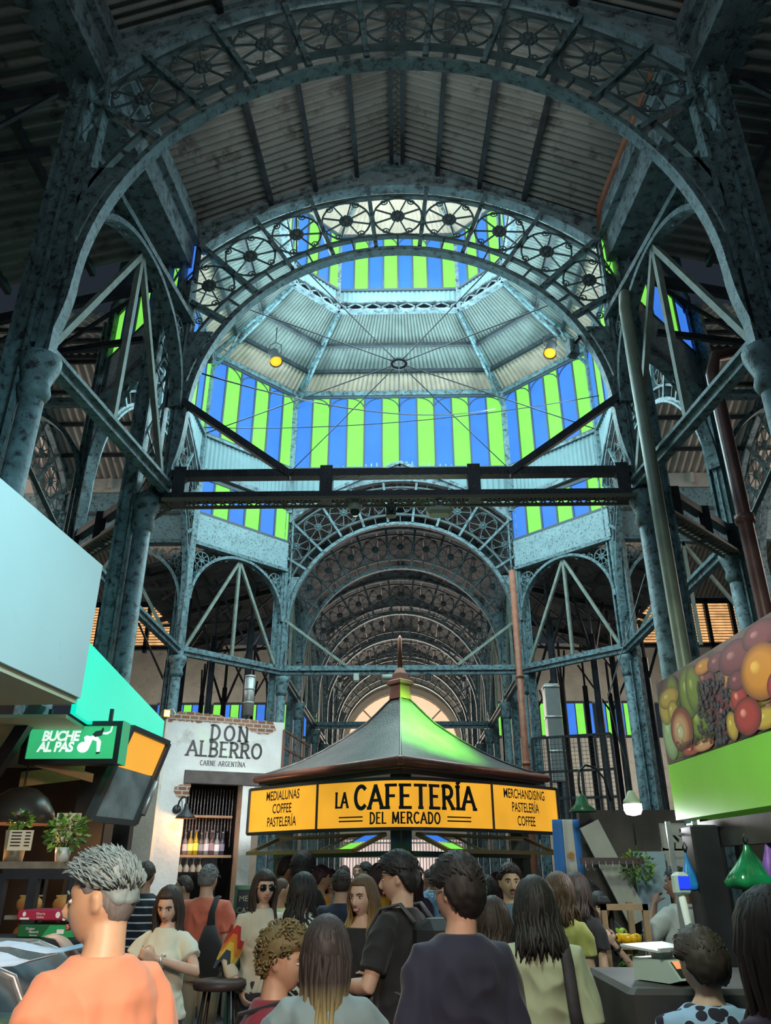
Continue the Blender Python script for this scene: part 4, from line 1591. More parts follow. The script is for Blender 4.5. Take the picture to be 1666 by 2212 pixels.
# counter shelf, bottle shelves, chain curtain, lamp
sh_z = []
for nm, px0, px1, py, lb in (('shelf', 401, 515, 1758, 'narrow wooden shelf behind the chain curtain, upper one'), ('shelf', 388, 507, 1848, 'narrow wooden bottle shelf across the grill stall opening')):
    a_, b_ = DA.px(px0, py)
    a2_, _ = DA.px(px1, py)
    m = MB()
    m.M = toL
    rect(DA, m, a_, b_ - 0.02, a2_, b_ + 0.012, 0.18, -0.35 if py < 1800 else -0.2)
    m.build(nm, mat('shelf_wood', (0.34, 0.22, 0.12), 0.6, 0, 0.2, 8), stall)
    sh_z.append((a_, a2_, b_ + 0.012))
m = MB()
for i in range(17):
    a_ = a0 + 0.03 + (a1 - a0 - 0.06) * i / 16
    q = DA.pt(a_, zo - 0.04, -0.45)
    n = 26
    b_ = sh_z[1][2] + 0.3
    m.tube([q.lerp(DA.pt(a_ + 0.004 * sin(i), b_ - 0.2 * (i % 3), -0.45), k / n) for k in range(n + 1)], [0.006 + 0.004 * (k % 2) for k in range(n + 1)], 5)
tag(m.build('chain_curtain', mat('chain_metal', (0.22, 0.22, 0.25), 0.3, 0.6)), 'dark chain curtain hanging in the grill stall opening', 'curtain', None, 'stuff')
# bottles
proto = None
cols = [((0.30, 0.28, 0.30), 'clear bottle with pale label'), ((0.62, 0.45, 0.10), 'yellow labelled bottle, shorter'), ((0.70, 0.48, 0.02), 'bright yellow bottle'), ((0.16, 0.15, 0.18), 'dark grey bottle'),
        ((0.42, 0.40, 0.44), 'bottle with a silver label'), ((0.20, 0.10, 0.12), 'dark wine-coloured bottle'), ((0.50, 0.50, 0.52), 'whitish bottle'), ((0.08, 0.07, 0.12), 'blackish bottle at the end')]
for i, (c_, lb) in enumerate(cols):
    a_ = sh_z[1][0] + 0.10 + i * (sh_z[1][1] - sh_z[1][0] - 0.22) / 7
    pos = DA.pt(a_, sh_z[1][2], -0.29)
    root = empty('bottle', pos, 0, lb + ' on the grill stall shelf, counting along from the wall lamp', 'bottle', 'bottles on the grill stall shelf')
    hh = 0.27 + 0.03 * ((i * 7) % 3) / 2
    m = MB()
    m.lathe([(0.033, 0), (0.036, 0.02), (0.036, hh * 0.58), (0.026, hh * 0.68), (0.013, hh * 0.76), (0.012, hh * 0.97)], 12)
    m.build('glass_body', mat('bottle_%d' % i, [x * 0.5 for x in c_], 0.12), root)
    m = MB()
    m.lathe([(0.0368, hh * 0.18), (0.0368, hh * 0.48)], 12, cap=False)
    m.build('paper_label', mat('bottle_label_%d' % i, [min(1, x * 1.6 + 0.1) for x in c_], 0.6), root)
    m = MB()
    m.lathe([(0.015, hh * 0.94), (0.015, hh * 1.02)], 10)
    m.build('cap', mat('bottle_cap', (0.25, 0.22, 0.2), 0.4), root)
    root['label'] = ['clear', 'short yellow-labelled', 'bright yellow', 'dark grey', 'silver-labelled', 'wine-coloured', 'whitish', 'blackish'][i] + ' bottle standing on the grill stall shelf'
# hanging stemmed glasses under the shelf
gproto = None
for i in range(8):
    a_ = sh_z[1][0] + 0.06 + (i % 4) * 0.085
    p_ = DA.pt(a_, sh_z[1][2] - 0.04, -0.24 - 0.1 * (i // 4))
    if gproto is None:
        m = MB()
        m.lathe([(0.03, 0), (0.03, -0.004), (0.004, -0.01), (0.004, -0.07), (0.02, -0.085), (0.036, -0.12), (0.03, -0.165)], 12, cap=False)
        gproto = m.build('wine_glass', mat('glassware', (0.55, 0.48, 0.40), 0.05, 0, 0, 6, alpha=0.45))
        tag(gproto, 'stemmed glass hanging upside down below the grill stall bottle shelf', 'glass', 'glasses hanging below the bottle shelf')
        gproto.location = p_
    else:
        dup(gproto, p_)
# gooseneck wall lamp
q = DA.pt(*DA.px(382, 1748), 0.0)
lamp = empty('gooseneck_wall_lamp', q, 0, 'black gooseneck lamp on the plaster stall wall throwing an orange pool', 'lamp')
e = DA.pt(*DA.px(397, 1762), 0.16) - q
DKM = mat('lamp_black', (0.02, 0.022, 0.026), 0.4)
m = MB()
m.M = DA.mat()
m.M.translation = V((0, 0, 0))
m.M = m.M @ M4.Rotation(pi / 2, 4, 'X')
m.lathe([(0.055, 0), (0.055, 0.02), (0.04, 0.03)], 16)
m.build('wall_plate', DKM, lamp)
m = MB()
top = V((e.x * 0.5, e.y * 0.5, 0.15))
m.tube([V((0, 0, 0)) + DA.n * 0.02, V((e.x * 0.2, e.y * 0.2, 0.10)), top, V((e.x * 0.85, e.y * 0.85, 0.14)), V((e.x, e.y, 0.04))], 0.011, 8)
m.build('neck', DKM, lamp)
m = MB()
m.lathe([(0.03, 0.06), (0.035, 0.0), (0.06, -0.04), (0.115, -0.09), (0.135, -0.12), (0.128, -0.12), (0.05, -0.04)], 24, (e.x, e.y, 0), cap=False)
m.build('shade', DKM, lamp)
m = MB()
m.ball((e.x, e.y, -0.07), 0.035, 12, 8)
m.build('bulb', glow('warm_bulb', (1.0, 0.55, 0.2), 12, 0.05), lamp)
point('wall_lamp_light', q + e + V((0, 0, -0.11)), 9.0, (1.0, 0.40, 0.12), 0.03)
# small flood lamp at the stall's upper corner
q = DA.pt(*DA.px(358, 1543), 0.06)
fl = empty('flood_lamp', q, 0, 'small amber flood lamp at the upper corner of the plaster stall', 'lamp')
m = MB()
m.M = rotz(0.5)
m.bbox((-0.05, -0.04, -0.06), (0.05, 0.04, 0.05), 0.01)
m.build('housing', mat('flood_housing', (0.4, 0.22, 0.07), 0.5), fl)
m = MB()
m.M = rotz(0.5)
m.box((-0.036, -0.046, -0.045), (0.036, -0.041, 0.035))
m.build('lens', glow('amber_lens', (1.0, 0.55, 0.12), 6, 0.05), fl)
m = MB()
m.tube([(0.02, 0, 0.05), (0.09, 0, 0.06), (0.12, 0.02, 0.0), (0.1, 0.02, -0.04)], 0.006, 6)
m.build('bracket', WHITE, fl)
# menu board leaning by the opening
q = DA.pt(*DA.px(519, 1985), 0.35)
bd = empty('menu_board', (q.x, q.y, 0), R(20), 'green-framed chalk menu board standing at the grill stall opening', 'menu board')
m = MB()
m.M = M4.Rotation(R(8), 4, 'X')
for b_ in (((-0.20, 0, 0.35), (-0.17, 0.03, 1.48)), ((0.17, 0, 0.35), (0.20, 0.03, 1.48)), ((-0.2, 0, 1.45), (0.2, 0.03, 1.50)), ((-0.2, 0, 0.35), (0.2, 0.03, 0.40))):
    m.box(*b_)
m.box((-0.19, 0.02, 0), (-0.15, 0.05, 0.4))
m.box((0.15, 0.02, 0), (0.19, 0.05, 0.4))
m.build('frame', mat('green_wood', (0.10, 0.20, 0.13), 0.5), bd)
m = MB()
m.M = M4.Rotation(R(8), 4, 'X')
m.box((-0.17, 0.008, 0.4), (0.17, 0.02, 1.45))
bo = m.build('chalkboard', mat('chalkboard', (0.035, 0.04, 0.036), 0.7, 0, 0.3, 4), bd)
t = MB()
t.M = M4.Rotation(R(8), 4, 'X')
for k, s_ in enumerate(('MENU', 'CAZUE')):
    put_text(t, s_, lambda x, y, k=k: (x - 0.02, 0.005, 1.32 - 0.13 * k + y), 0, size=0.09)
t.build('chalk_writing', mat('chalk', (0.55, 0.5, 0.38), 0.9), bo)

# ---------------------------------------------------------------- left food stall: pale fascia, teal fascia, lit sign
cy = 4.2
c_top, c_bot = at(215, 1222, Y=cy), at(175, 1508, Y=cy)
n_top, n_bot = at(0, 1040, Z=c_top.z), at(0, 1428, Z=c_bot.z)
d_ = V((n_top.x - c_top.x, n_top.y - c_top.y, 0)).normalized()
far = V((c_top.x, cy, 0))
nearp = far + d_ * 3.4
fasc = empty('stall_fascia', (far.x, far.y, 0), 0, 'big pale blue-white fascia box over the counter, the nearest one', 'fascia')
toF = M4.Translation(-V((far.x, far.y, 0)))
m = MB()
m.M = toF
z0, z1 = c_bot.z, c_top.z
perp = V((-d_.y, d_.x, 0))
if perp.x > 0:
    perp = -perp
m.slab((far.x, far.y, z0), (nearp.x, nearp.y, z0), (nearp.x, nearp.y, z1), (far.x, far.y, z1), 0.02)
e0 = far + perp * 2.0
m.slab((e0.x, e0.y, z0), (far.x, far.y, z0), (far.x, far.y, z1), (e0.x, e0.y, z1), 0.02)
m.build('panel', mat('pale_panel', (0.58, 0.72, 0.74), 0.45, 0, 0.06, 1.2, (0.5, 0.57, 0.6), 1.2, 0.35), fasc)
m = MB()
m.M = toF
for k in (0.30,):
    q = far + d_ * 0.95
    m.bar((q.x + 0.004, q.y, z0), (q.x + 0.004, q.y, z1), 0.012, 0.012, (0, 1, 0))
m.build('seam_strip', mat('seam', (0.5, 0.57, 0.6), 0.5), fasc)
m = MB()
m.M = toF
e1 = nearp + perp * 2.0
m.slab((far.x, far.y, z0 - 0.002), (e0.x, e0.y, z0 - 0.002), (e1.x, e1.y, z0 - 0.002), (nearp.x, nearp.y, z0 - 0.002), 0.03)
m.build('soffit', CREAM, fasc)

t_r, t_l = at(348, 1558, Y=7.0), None
t_l = at(190, 1395, Z=t_r.z)
d2 = V((t_l.x - t_r.x, t_l.y - t_r.y, 0)).normalized()
tn = V((t_r.x, t_r.y, 0)) + d2 * (V((t_l.x - t_r.x, t_l.y - t_r.y, 0)).length + 0.12)
tf = empty('teal_fascia', (t_r.x, t_r.y, 0), 0, 'glowing turquoise fascia board behind the green hanging sign', 'fascia')
m = MB()
m.M = M4.Translation(-V((t_r.x, t_r.y, 0)))
zb = t_r.z - 0.42
m.slab((t_r.x, t_r.y, zb), (tn.x, tn.y, zb), (tn.x, tn.y, t_r.z), (t_r.x, t_r.y, t_r.z), 0.03)
e2 = V((t_r.x - 1.4, t_r.y + 0.1, 0))
m.slab((e2.x, e2.y, zb), (t_r.x, t_r.y, zb), (t_r.x, t_r.y, t_r.z), (e2.x, e2.y, t_r.z), 0.03)
m.build('lit_board', glow('turquoise_light', srgb(0, 236, 200), 0.92, 0.08, 1.0), tf)
m = MB()
m.M = M4.Translation(-V((t_r.x, t_r.y, 0)))
m.slab((t_r.x - 0.02, t_r.y, zb - 0.005), (e2.x, e2.y, zb - 0.005), (tn.x - 1.4, tn.y, zb - 0.005), (tn.x - 0.02, tn.y, zb - 0.005), 0.02)
m.build('soffit', CREAM, tf)

# green lit sign
SY = 4.7
SP = Plane(at(38, 1650, Y=SY), (1, 0, 0))
a1s, b1s = SP.px(268, 1557)
a1b, _ = SP.px(252, 1648)
hs = SP.px(60, 1558)[1]
sg = empty('hanging_sign', SP.o, 0, 'green lit hanging sign with white lettering and a running figure', 'sign')
toS = M4.Translation(-SP.o)
wS = (a1s + a1b) / 2
m = MB()
m.M = toS
fr = 0.028
rect(SP, m, 0, 0, wS, fr, 0.11, 0.0)
rect(SP, m, 0, hs - fr, wS, hs, 0.11, 0.0)
rect(SP, m, 0, fr, fr * 1.2, hs - fr, 0.11, 0.0)
rect(SP, m, wS - fr * 1.2, fr, wS, hs - fr, 0.11, 0.0)
m.build('frame', BLACK, sg)
m = MB()
m.M = toS
rect(SP, m, wS + 0.001, 0.0, wS + 0.008, hs, 0.12, 0.004)
m.build('side_panel', mat('green_side', (0.05, 0.42, 0.22), 0.5, 0, 0, 6, emit=srgb(30, 150, 90), estr=0.5), sg)
m = MB()
m.M = toS
rect(SP, m, fr, fr, wS - fr, hs - fr, 0.08, -0.012)
face = m.build('lit_face', glow('green_sign_face', srgb(58, 186, 120), 0.95, 0.22, 2.2), sg)
t = MB()
t.M = toS
WL = mat('white_sign_lettering', (0.8, 0.85, 0.85), 0.5, emit=srgb(226, 245, 240), estr=0.95)
lh = hs * 0.235
put_text(t, 'BUCHE', lambda x, y: SP.pt(x + wS * 0.19, y + hs * 0.545, -0.008), 0, size=lh * 1.36, bold=lh * 0.055, sx=0.93, shear=0.12, align='LEFT', spacing=0.93)
put_text(t, 'AL PAS', lambda x, y: SP.pt(x + wS * 0.165, y + hs * 0.29, -0.008), 0, size=lh * 1.36, bold=lh * 0.055, sx=0.93, shear=0.12, align='LEFT', spacing=0.93)
ell(SP, t, wS * 0.625, hs * 0.385, lh * 0.62, lh * 0.54, -0.008)


def poly(pl, mb, pts, off, mi=0):
    mb.add([pl.pt(a, b, off) for a, b in pts], [tuple(range(len(pts)))], mi)


W_, H_ = wS, hs
poly(SP, t, [(0.62 * W_, 0.62 * H_), (0.655 * W_, 0.36 * H_), (0.685 * W_, 0.36 * H_), (0.71 * W_, 0.56 * H_), (0.755 * W_, 0.52 * H_), (0.77 * W_, 0.27 * H_), (0.80 * W_, 0.27 * H_), (0.80 * W_, 0.52 * H_), (0.74 * W_, 0.68 * H_), (0.68 * W_, 0.64 * H_), (0.645 * W_, 0.66 * H_)], -0.007)
poly(SP, t, [(0.77 * W_, 0.70 * H_), (0.85 * W_, 0.68 * H_), (0.89 * W_, 0.74 * H_), (0.90 * W_, 0.88 * H_), (0.885 * W_, 0.87 * H_), (0.875 * W_, 0.76 * H_), (0.83 * W_, 0.73 * H_), (0.78 * W_, 0.74 * H_)], -0.007)
t.build('lettering', WL, face)
t = MB()
t.M = toS
poly(SP, t, [(0.70 * W_, 0.68 * H_), (0.735 * W_, 0.62 * H_), (0.80 * W_, 0.66 * H_), (0.815 * W_, 0.80 * H_), (0.80 * W_, 0.86 * H_), (0.78 * W_, 0.78 * H_), (0.73 * W_, 0.76 * H_)], -0.006)
poly(SP, t, [(0.765 * W_, 0.22 * H_), (0.805 * W_, 0.24 * H_), (0.80 * W_, 0.28 * H_), (0.765 * W_, 0.27 * H_)], -0.006)
t.build('dark_figure_marks', mat('logo_dark', (0.03, 0.05, 0.05), 0.5), face)
for x in (0.12, 0.5):
    m = MB()
    m.bar((x, 0.05, hs), (x, 0.05, hs + 0.08), 0.02, 0.02)
    m.build('hanger', BLACK, sg)

# tilted hatch panel with an orange lit top, hinged on a black edge
h0, h1, h2, h3 = at(277, 1572, Y=5.15), at(356, 1606, Y=5.6), at(283, 1778, Y=5.35), at(186, 1768, Y=4.9)
hat = empty('hatch_panel', (h0 + h1 + h2 + h3) / 4, 0, 'tilted grey hatch panel with orange lit upper half below the green sign', 'hatch')
toH = M4.Translation(-(h0 + h1 + h2 + h3) / 4)
m = MB()
m.M = toH
nh = (h1 - h0).cross(h3 - h0).normalized()
if nh.y > 0:
    nh = -nh
L_ = lambda s_, t_: h0.lerp(h1, s_).lerp(h3.lerp(h2, s_), t_)
m.slab(L_(0, 0.44), L_(1, 0.44), L_(1, 1), L_(0, 1), 0.02)
m.build('board', mat('chalky_board', (0.22, 0.235, 0.24), 0.6, 0, 0.4, 7), hat)
m = MB()
m.M = toH
m.slab(L_(0, 0), L_(1, 0), L_(1, 0.43), L_(0, 0.43), 0.02)
m.build('lit_pane', glow('orange_lit_pane', srgb(250, 176, 66), 0.95, 0.06, 2), hat)
m = MB()
m.M = toH
for a_, b_ in (((0, 0), (1, 0)), ((1, 0), (1, 1)), ((0, 1), (1, 1)), ((0, 0), (0, 1))):
    p_, q_ = L_(*a_), L_(*b_)
    m.bar(p_ + nh * 0.02, q_ + nh * 0.02, 0.035, 0.05, nh)
m.bar(L_(0.05, 0) + nh * 0.03, L_(0.0, 0.43) + nh * 0.03, 0.015, 0.015, nh)
m.build('frame', mat('hatch_frame', (0.05, 0.052, 0.056), 0.4), hat)
m = MB()
m.M = toH
m.tube([L_(1.02, 0.5) + nh * 0.05, L_(1.04, 0.9) + nh * 0.05], 0.018, 8)
m.build('gas_strut', STEEL, hat)
m = MB()
m.M = toH
m.bar(L_(0.5, 0.03), L_(0.5, 0.03) + V((-0.25, 0.5, 0.02)), 0.03, 0.03)
m.build('hinge_arm', BLACK, hat)

# stall framework: black posts, shelf, counter
BW = mat('stall_black', (0.022, 0.022, 0.027), 0.45, 0, 0.3, 5)
pp = at(185, 1850, Y=5.9)
m = MB()
m.bbox((pp.x - 0.12, 5.85, 0), (pp.x + 0.12, 6.05, 2.45), 0.01)
tag(m.build('stall_post', BW), 'thick black post of the food stall behind the grey-haired man', 'post')
m = MB()
pb = at(40, 1570, Y=4.6)
m.bar(at(-60, 1740, Y=4.6), at(85, 1520, Y=4.6), 0.07, 0.07)
tag(m.build('stall_brace', BW), 'slanting black brace beside the green hanging sign', 'brace')
# warm timber boards hanging over the counter
for k, (x0, y0, x1, y1, hz, yy) in enumerate(((40, 1700, 180, 1683, 0.09, 5.0), (75, 1655, 200, 1690, 0.05, 4.75))):
    p_, q_ = at(x0, y0, Y=yy), at(x1, y1, Y=yy + 0.15)
    m = MB()
    m.slab(p_, q_, q_ + V((0, 0, hz)), p_ + V((0, 0, hz)), 0.03)
    o = m.build('timber_board', mat('warm_pine', (0.55, 0.33, 0.17), 0.6, 0, 0.2, 6))
    tag(o, ('pine board hanging over the food counter' if k == 0 else 'pale strip board under the hanging sign'), 'board')
# back wall of the stall: dark, and a warm lamp dome
m = MB()
m.box((-4.2, 6.6, 0), (-2.2, 6.7, 2.45))
tag(m.build('stall_backboard', mat('stall_back', (0.06, 0.04, 0.035), 0.7, 0, 0.4, 3)), 'dark back board of the food stall', 'board')
q = at(40, 1765, Y=4.9)
dl = empty('dome_lamp', q, 0, 'large black dome lamp over the food counter', 'lamp')
m = MB()
m.lathe([(0.03, 0.17), (0.08, 0.16), (0.15, 0.11), (0.20, 0.03), (0.22, -0.04), (0.212, -0.04), (0.14, 0.09), (0.02, 0.15)], 28, cap=False)
m.build('shade', mat('lamp_dome', (0.05, 0.035, 0.03), 0.3, 0.3), dl)
m = MB()
m.tube([(0, 0, 0.16), (0, 0, 0.75)], 0.006, 6)
m.build('cord', BLACK, dl)
m = MB()
m.ball((0, 0, 0.02), 0.05, 12, 8)
m.build('bulb', glow('warm_bulb', (1.0, 0.55, 0.2), 12, 0.05), dl)
point('dome_lamp_light', q + V((0, 0, -0.06)), 20.0, (1.0, 0.55, 0.24), 0.06)
# upper shelf with plants, pots, cards
shl = at(5, 1862, Y=4.75)
shr = at(152, 1868, Y=4.85)
m = MB()
m.slab((shl.x - 0.4, 4.5, shl.z), (shr.x + 0.02, 4.5, shl.z), (shr.x + 0.02, 4.95, shl.z), (shl.x - 0.4, 4.95, shl.z), 0.035)
tag(m.build('counter_shelf', mat('worn_metal_shelf', (0.36, 0.27, 0.20), 0.35, 0.4, 0.3, 12)), 'worn metal shelf above the food counter, holding plants and pots', 'shelf')
q = at(38, 1800, Y=4.72)


def leaf_cluster(mb, c, r, n, seed, size=0.05, mi=2):
    rn = random.Random(seed)
    for i in range(n):
        d = V((rn.gauss(0, 1), rn.gauss(0, 1), rn.gauss(0, 0.8))).normalized() * r * rn.uniform(0.5, 1.0)
        p = V(c) + V((d.x, d.y, d.z * 0.9))
        t = (d + V((rn.uniform(-1, 1), rn.uniform(-1, 1), rn.uniform(-0.8, 0.6))) * r * 0.6).normalized()
        s_ = t.orthogonal().normalized()
        s_.rotate(M4.Rotation(rn.uniform(0, 6.28), 3, t))
        l = size * rn.uniform(0.7, 1.3)
        up = t.cross(s_) * l * 0.12
        mb.add([p, p + t * l * 0.5 + s_ * l * 0.28 + up, p + t * l, p + t * l * 0.5 - s_ * l * 0.28 + up], [(0, 1, 2), (0, 2, 3)], rn.randrange(mi))


LEAF = [mat('leaf_light', (0.18, 0.30, 0.03), 0.5), mat('leaf_dark', (0.05, 0.13, 0.025), 0.5)]
for (px, py, rr, n, lb, potc, pr, ph, sd) in ((132, 1835, 0.105, 190, 'bushy green herb plant in a white pot on the counter shelf', (0.55, 0.52, 0.48), 0.045, 0.075, 1),
                                             (26, 1790, 0.06, 70, 'small leafy plant in the tall steel pot at the shelf end', (0.45, 0.44, 0.38), 0.065, 0.165, 2)):
    base = at(px, 1866, Y=4.72)
    base.z = shl.z
    root = empty('potted_plant', base, 0, lb, 'plant')
    m = MB()
    m.lathe([(pr * 0.8, 0), (pr, ph), (pr * 0.92, ph), (pr * 0.9, ph - 0.02)], 20, cap=True)
    m.build('pot', mat('pot_%d' % sd, potc, 0.35, 0.5 if sd == 2 else 0), root)
    m = MB()
    leaf_cluster(m, (0, 0, ph + rr * 0.75), rr, n, sd, 0.042)
    m.build('foliage', LEAF, root)
    m = MB()
    for k in range(7):
        m.tube([(0, 0, ph - 0.02), (0.05 * cos(k), 0.05 * sin(k), ph + rr * 0.8)], 0.004, 4)
    m.build('stems', LEAF[1], root)
for (px, py, w_, h_, lb, yy) in ((44, 1815, 0.13, 0.105, 'handwritten price card in front of the steel pot', 4.6), (145, 1788, 0.14, 0.16, 'larger handwritten price sheet on the black stall post', 4.78)):
    q = at(px, py, Y=yy)
    root = empty('price_card', q, 0.08, lb, 'card')
    m = MB()
    m.box((-w_ / 2, 0, -h_ / 2), (w_ / 2, 0.004, h_ / 2))
    pc = m.build('paper', mat('warm_paper', (0.72, 0.52, 0.36), 0.8), root)
    m = MB()
    for k in range(5):
        z = h_ * (0.35 - 0.16 * k)
        m.box((-w_ * 0.4, -0.002, z), (w_ * (0.02 + 0.1 * ((k * 3) % 3)), -0.0005, z + 0.006))
        m.box((w_ * 0.18, -0.002, z), (w_ * 0.4, -0.0005, z + 0.006))
    m.build('pen_lines', INK, pc)
# display with breads behind glass, below the shelf
p0_, p1_ = at(-40, 2030, Y=4.3), at(150, 1885, Y=4.3)
ds = empty('bread_display', ((p0_.x + p1_.x) / 2, 4.4, 0), 0, 'black-framed glass bread display under the counter shelf', 'display case')
w_ = (p1_.x - p0_.x) / 2
m = MB()
zt, zb_ = shl.z - 0.06, at(100, 2050, Y=4.3).z
for x in (-w_, -0.02, w_):
    m.bar((x, 0, zb_), (x, 0, zt), 0.045, 0.05, (0, 1, 0))
    m.bar((x, 0.5, 0.0), (x, 0.5, zt), 0.045, 0.05, (0, 1, 0))
m.bar((-w_, 0, zt), (w_, 0, zt), 0.04, 0.05)
m.bar((-w_, 0, zb_), (w_, 0, zb_), 0.04, 0.05)
m.box((-w_, 0.0, 0), (w_, 0.5, zb_))
m.build('frame', BW, ds)
m = MB()
m.box((-w_, 0.1, (zt + zb_) / 2 - 0.05), (w_, 0.48, (zt + zb_) / 2 - 0.03))
m.build('glass_shelf', mat('pale_glass', (0.35, 0.33, 0.28), 0.1, 0, 0, 6, alpha=0.5), ds)
proto = None
for i, (x, z, s_) in enumerate(((0.06, (zt + zb_) / 2 - 0.03, 0.7), (0.16, (zt + zb_) / 2 - 0.03, 0.8), (-0.14, (zt + zb_) / 2 - 0.03, 0.7), (-0.12, zb_, 0.8), (0.1, zb_, 0.75))):
    m = MB()
    m.ball((0, 0, 0.045), (0.10 * s_, 0.06, 0.05), 14, 8)
    for k in range(4):
        m.bar((-0.06 * s_ + k * 0.04 * s_, -0.03, 0.088), (-0.045 * s_ + k * 0.04 * s_, 0.03, 0.088), 0.008, 0.008)
    o = m.build('bread_loaf', mat('bread_crust', (0.52, 0.25, 0.07), 0.6, 0, 0.3, 9))
    o.location = (ds.location.x + x, ds.location.y + 0.25, z)
    tag(o, 'golden bread loaf inside the glass bread display', 'bread', 'loaves in the bread display')
# the two cartons: red on green
for k, (x0, y0, x1, y1, yy, nm, cc, lb) in enumerate(((35, 1988, 152, 1960, 3.9, 'carton', (0.36, 0.022, 0.055), 'crimson printed carton lying on top of the green one'), (35, 2025, 165, 1992, 3.86, 'carton', (0.018, 0.11, 0.04), 'dark green printed carton under the crimson one'))):
    p_, q_ = at(x0, y0, Y=yy), at(x1, y0, Y=yy)
    hgt = at(x0, y1 + 6, Y=yy).z - p_.z
    wd = q_.x - p_.x
    root = empty('carton', p_, -0.06, lb, 'carton')
    m = MB()
    m.bbox((0, 0, 0), (wd, 0.22, hgt), 0.004)
    m.build('box', mat('carton_%d' % k, cc, 0.4), root)
    t = MB()
    if k == 0:
        put_text(t, 'Miseria', lambda x, y: (x + wd * 0.45, -0.003, y + hgt * 0.55), 0, size=hgt * 0.36)
        put_text(t, 'Dulce', lambda x, y: (x + wd * 0.45, -0.003, y + hgt * 0.22), 0, size=hgt * 0.36)
        pl_ = Plane((0, 0, 0), (1, 0, 0))
        ell(pl_, t, wd * 0.14, hgt * 0.62, hgt * 0.2, hgt * 0.24, 0.003)
        ell(pl_, t, wd * 0.78, hgt * 0.55, hgt * 0.27, hgt * 0.32, 0.003)
        t.box((wd * 0.07, -0.004, hgt * 0.08), (wd * 0.24, -0.001, hgt * 0.28))
        t.box((wd * 0.88, -0.004, 0.0), (wd * 0.93, -0.001, hgt))
    else:
        put_text(t, 'Origen', lambda x, y: (x + wd * 0.14, -0.003, y + hgt * 0.62), 0, size=hgt * 0.3, align='LEFT')
        put_text(t, 'Natural', lambda x, y: (x + wd * 0.2, -0.003, y + hgt * 0.36), 0, size=hgt * 0.3, align='LEFT')
        put_text(t, 'Premium', lambda x, y: (x + wd * 0.22, -0.003, y + hgt * 0.12), 0, size=hgt * 0.2, align='LEFT', shear=0.3)
        t.box((wd * 0.68, -0.004, hgt * 0.3), (wd * 0.80, -0.001, hgt * 0.66))
    t.build('print', mat('carton_print', (0.75, 0.7, 0.68), 0.5), root)
    if k == 1:
        m = MB()
        m.add([(wd * 0.42, -0.002, 0.001), (wd * 0.99, -0.002, 0.001), (wd * 0.99, -0.002, hgt), (wd * 0.55, -0.002, hgt)], [(0, 1, 2, 3)])
        m.build('green_band', mat('carton_band', (0.03, 0.30, 0.10), 0.4), root)

cz = at(35, 2025, Y=3.86)
m = MB()
m.bbox((cz.x - 0.5, 3.78, 0), (cz.x + 0.34, 4.12, cz.z - 0.002), 0.01)
tag(m.build('side_counter', BW), 'dark side counter carrying the two printed cartons', 'counter')

# glass counter case, nearest, with trays and papers
gc = empty('glass_counter', (-1.36, 3.2, 0.18), R(3), 'curved glass display counter with steel trays at the bottom corner', 'display counter')
m = MB()
m.bbox((-1.3, -0.9, -0.18), (0.12, 0.45, 0.86), 0.02)
m.build('base', mat('counter_base', (0.42, 0.48, 0.52), 0.35, 0.3), gc)
m = MB()
for y in (-0.88, -0.2, 0.43):
    m.tube([(0.10, y, 0.86), (0.09, y, 1.02), (0.02, y, 1.14), (-0.15, y, 1.20), (-0.9, y, 1.22)], 0.012, 8)
m.bar((-0.9, -0.88, 1.22), (-0.9, 0.43, 1.22), 0.04, 0.03)
m.bar((0.10, -0.88, 0.87), (0.10, 0.43, 0.87), 0.03, 0.03)
m.bar((-0.15, -0.88, 1.205), (-0.15, 0.43, 1.205), 0.018, 0.012)
m.build('frame', STEEL, gc)
m = MB()
pr = [(0.10, 0.87), (0.095, 0.95), (0.085, 1.03), (0.05, 1.10), (-0.02, 1.16), (-0.15, 1.20), (-0.5, 1.215), (-0.9, 1.22)]
m.strip([(x, -0.88, z) for x, z in pr], [(x, 0.43, z) for x, z in pr], 0.004, (0, 0, 1))
m.build('glass', mat('counter_glass', (0.55, 0.68, 0.75), 0.04, 0, 0, 6, alpha=0.16), gc)
TRAY = mat('steel_tray', (0.5, 0.56, 0.6), 0.25, 0.7)
for i in range(3):
    m = MB()
    y0 = -0.85 + i * 0.42
    m.box((-0.85, y0, 0.88), (0.0, y0 + 0.38, 0.895))
    for b_ in (((-0.85, y0, 0.88), (-0.43, y0 + 0.38, 0.96)), ((-0.02, y0, 0.88), (0.0, y0 + 0.38, 0.96)), ((-0.85, y0, 0.88), (0.0, y0 + 0.02, 0.96)), ((-0.85, y0 + 0.36, 0.88), (0.0, y0 + 0.38, 0.96))):
        m.box(*b_)
    m.build('tray', TRAY, gc)
    f_ = MB()
    rn = random.Random(i)
    for k in range(26):
        f_.ball((-0.78 + rn.random() * 0.7, y0 + 0.05 + rn.random() * 0.28, 0.92 + rn.random() * 0.02), (0.045, 0.035, 0.03), 8, 6, 0)
    o = f_.build('tray_food', mat('tray_food_%d' % i, [(0.30, 0.14, 0.05), (0.5, 0.42, 0.30), (0.16, 0.20, 0.07)][i], 0.6, 0, 0.4, 20), gc)
    tag(o, None, None, None, 'stuff')
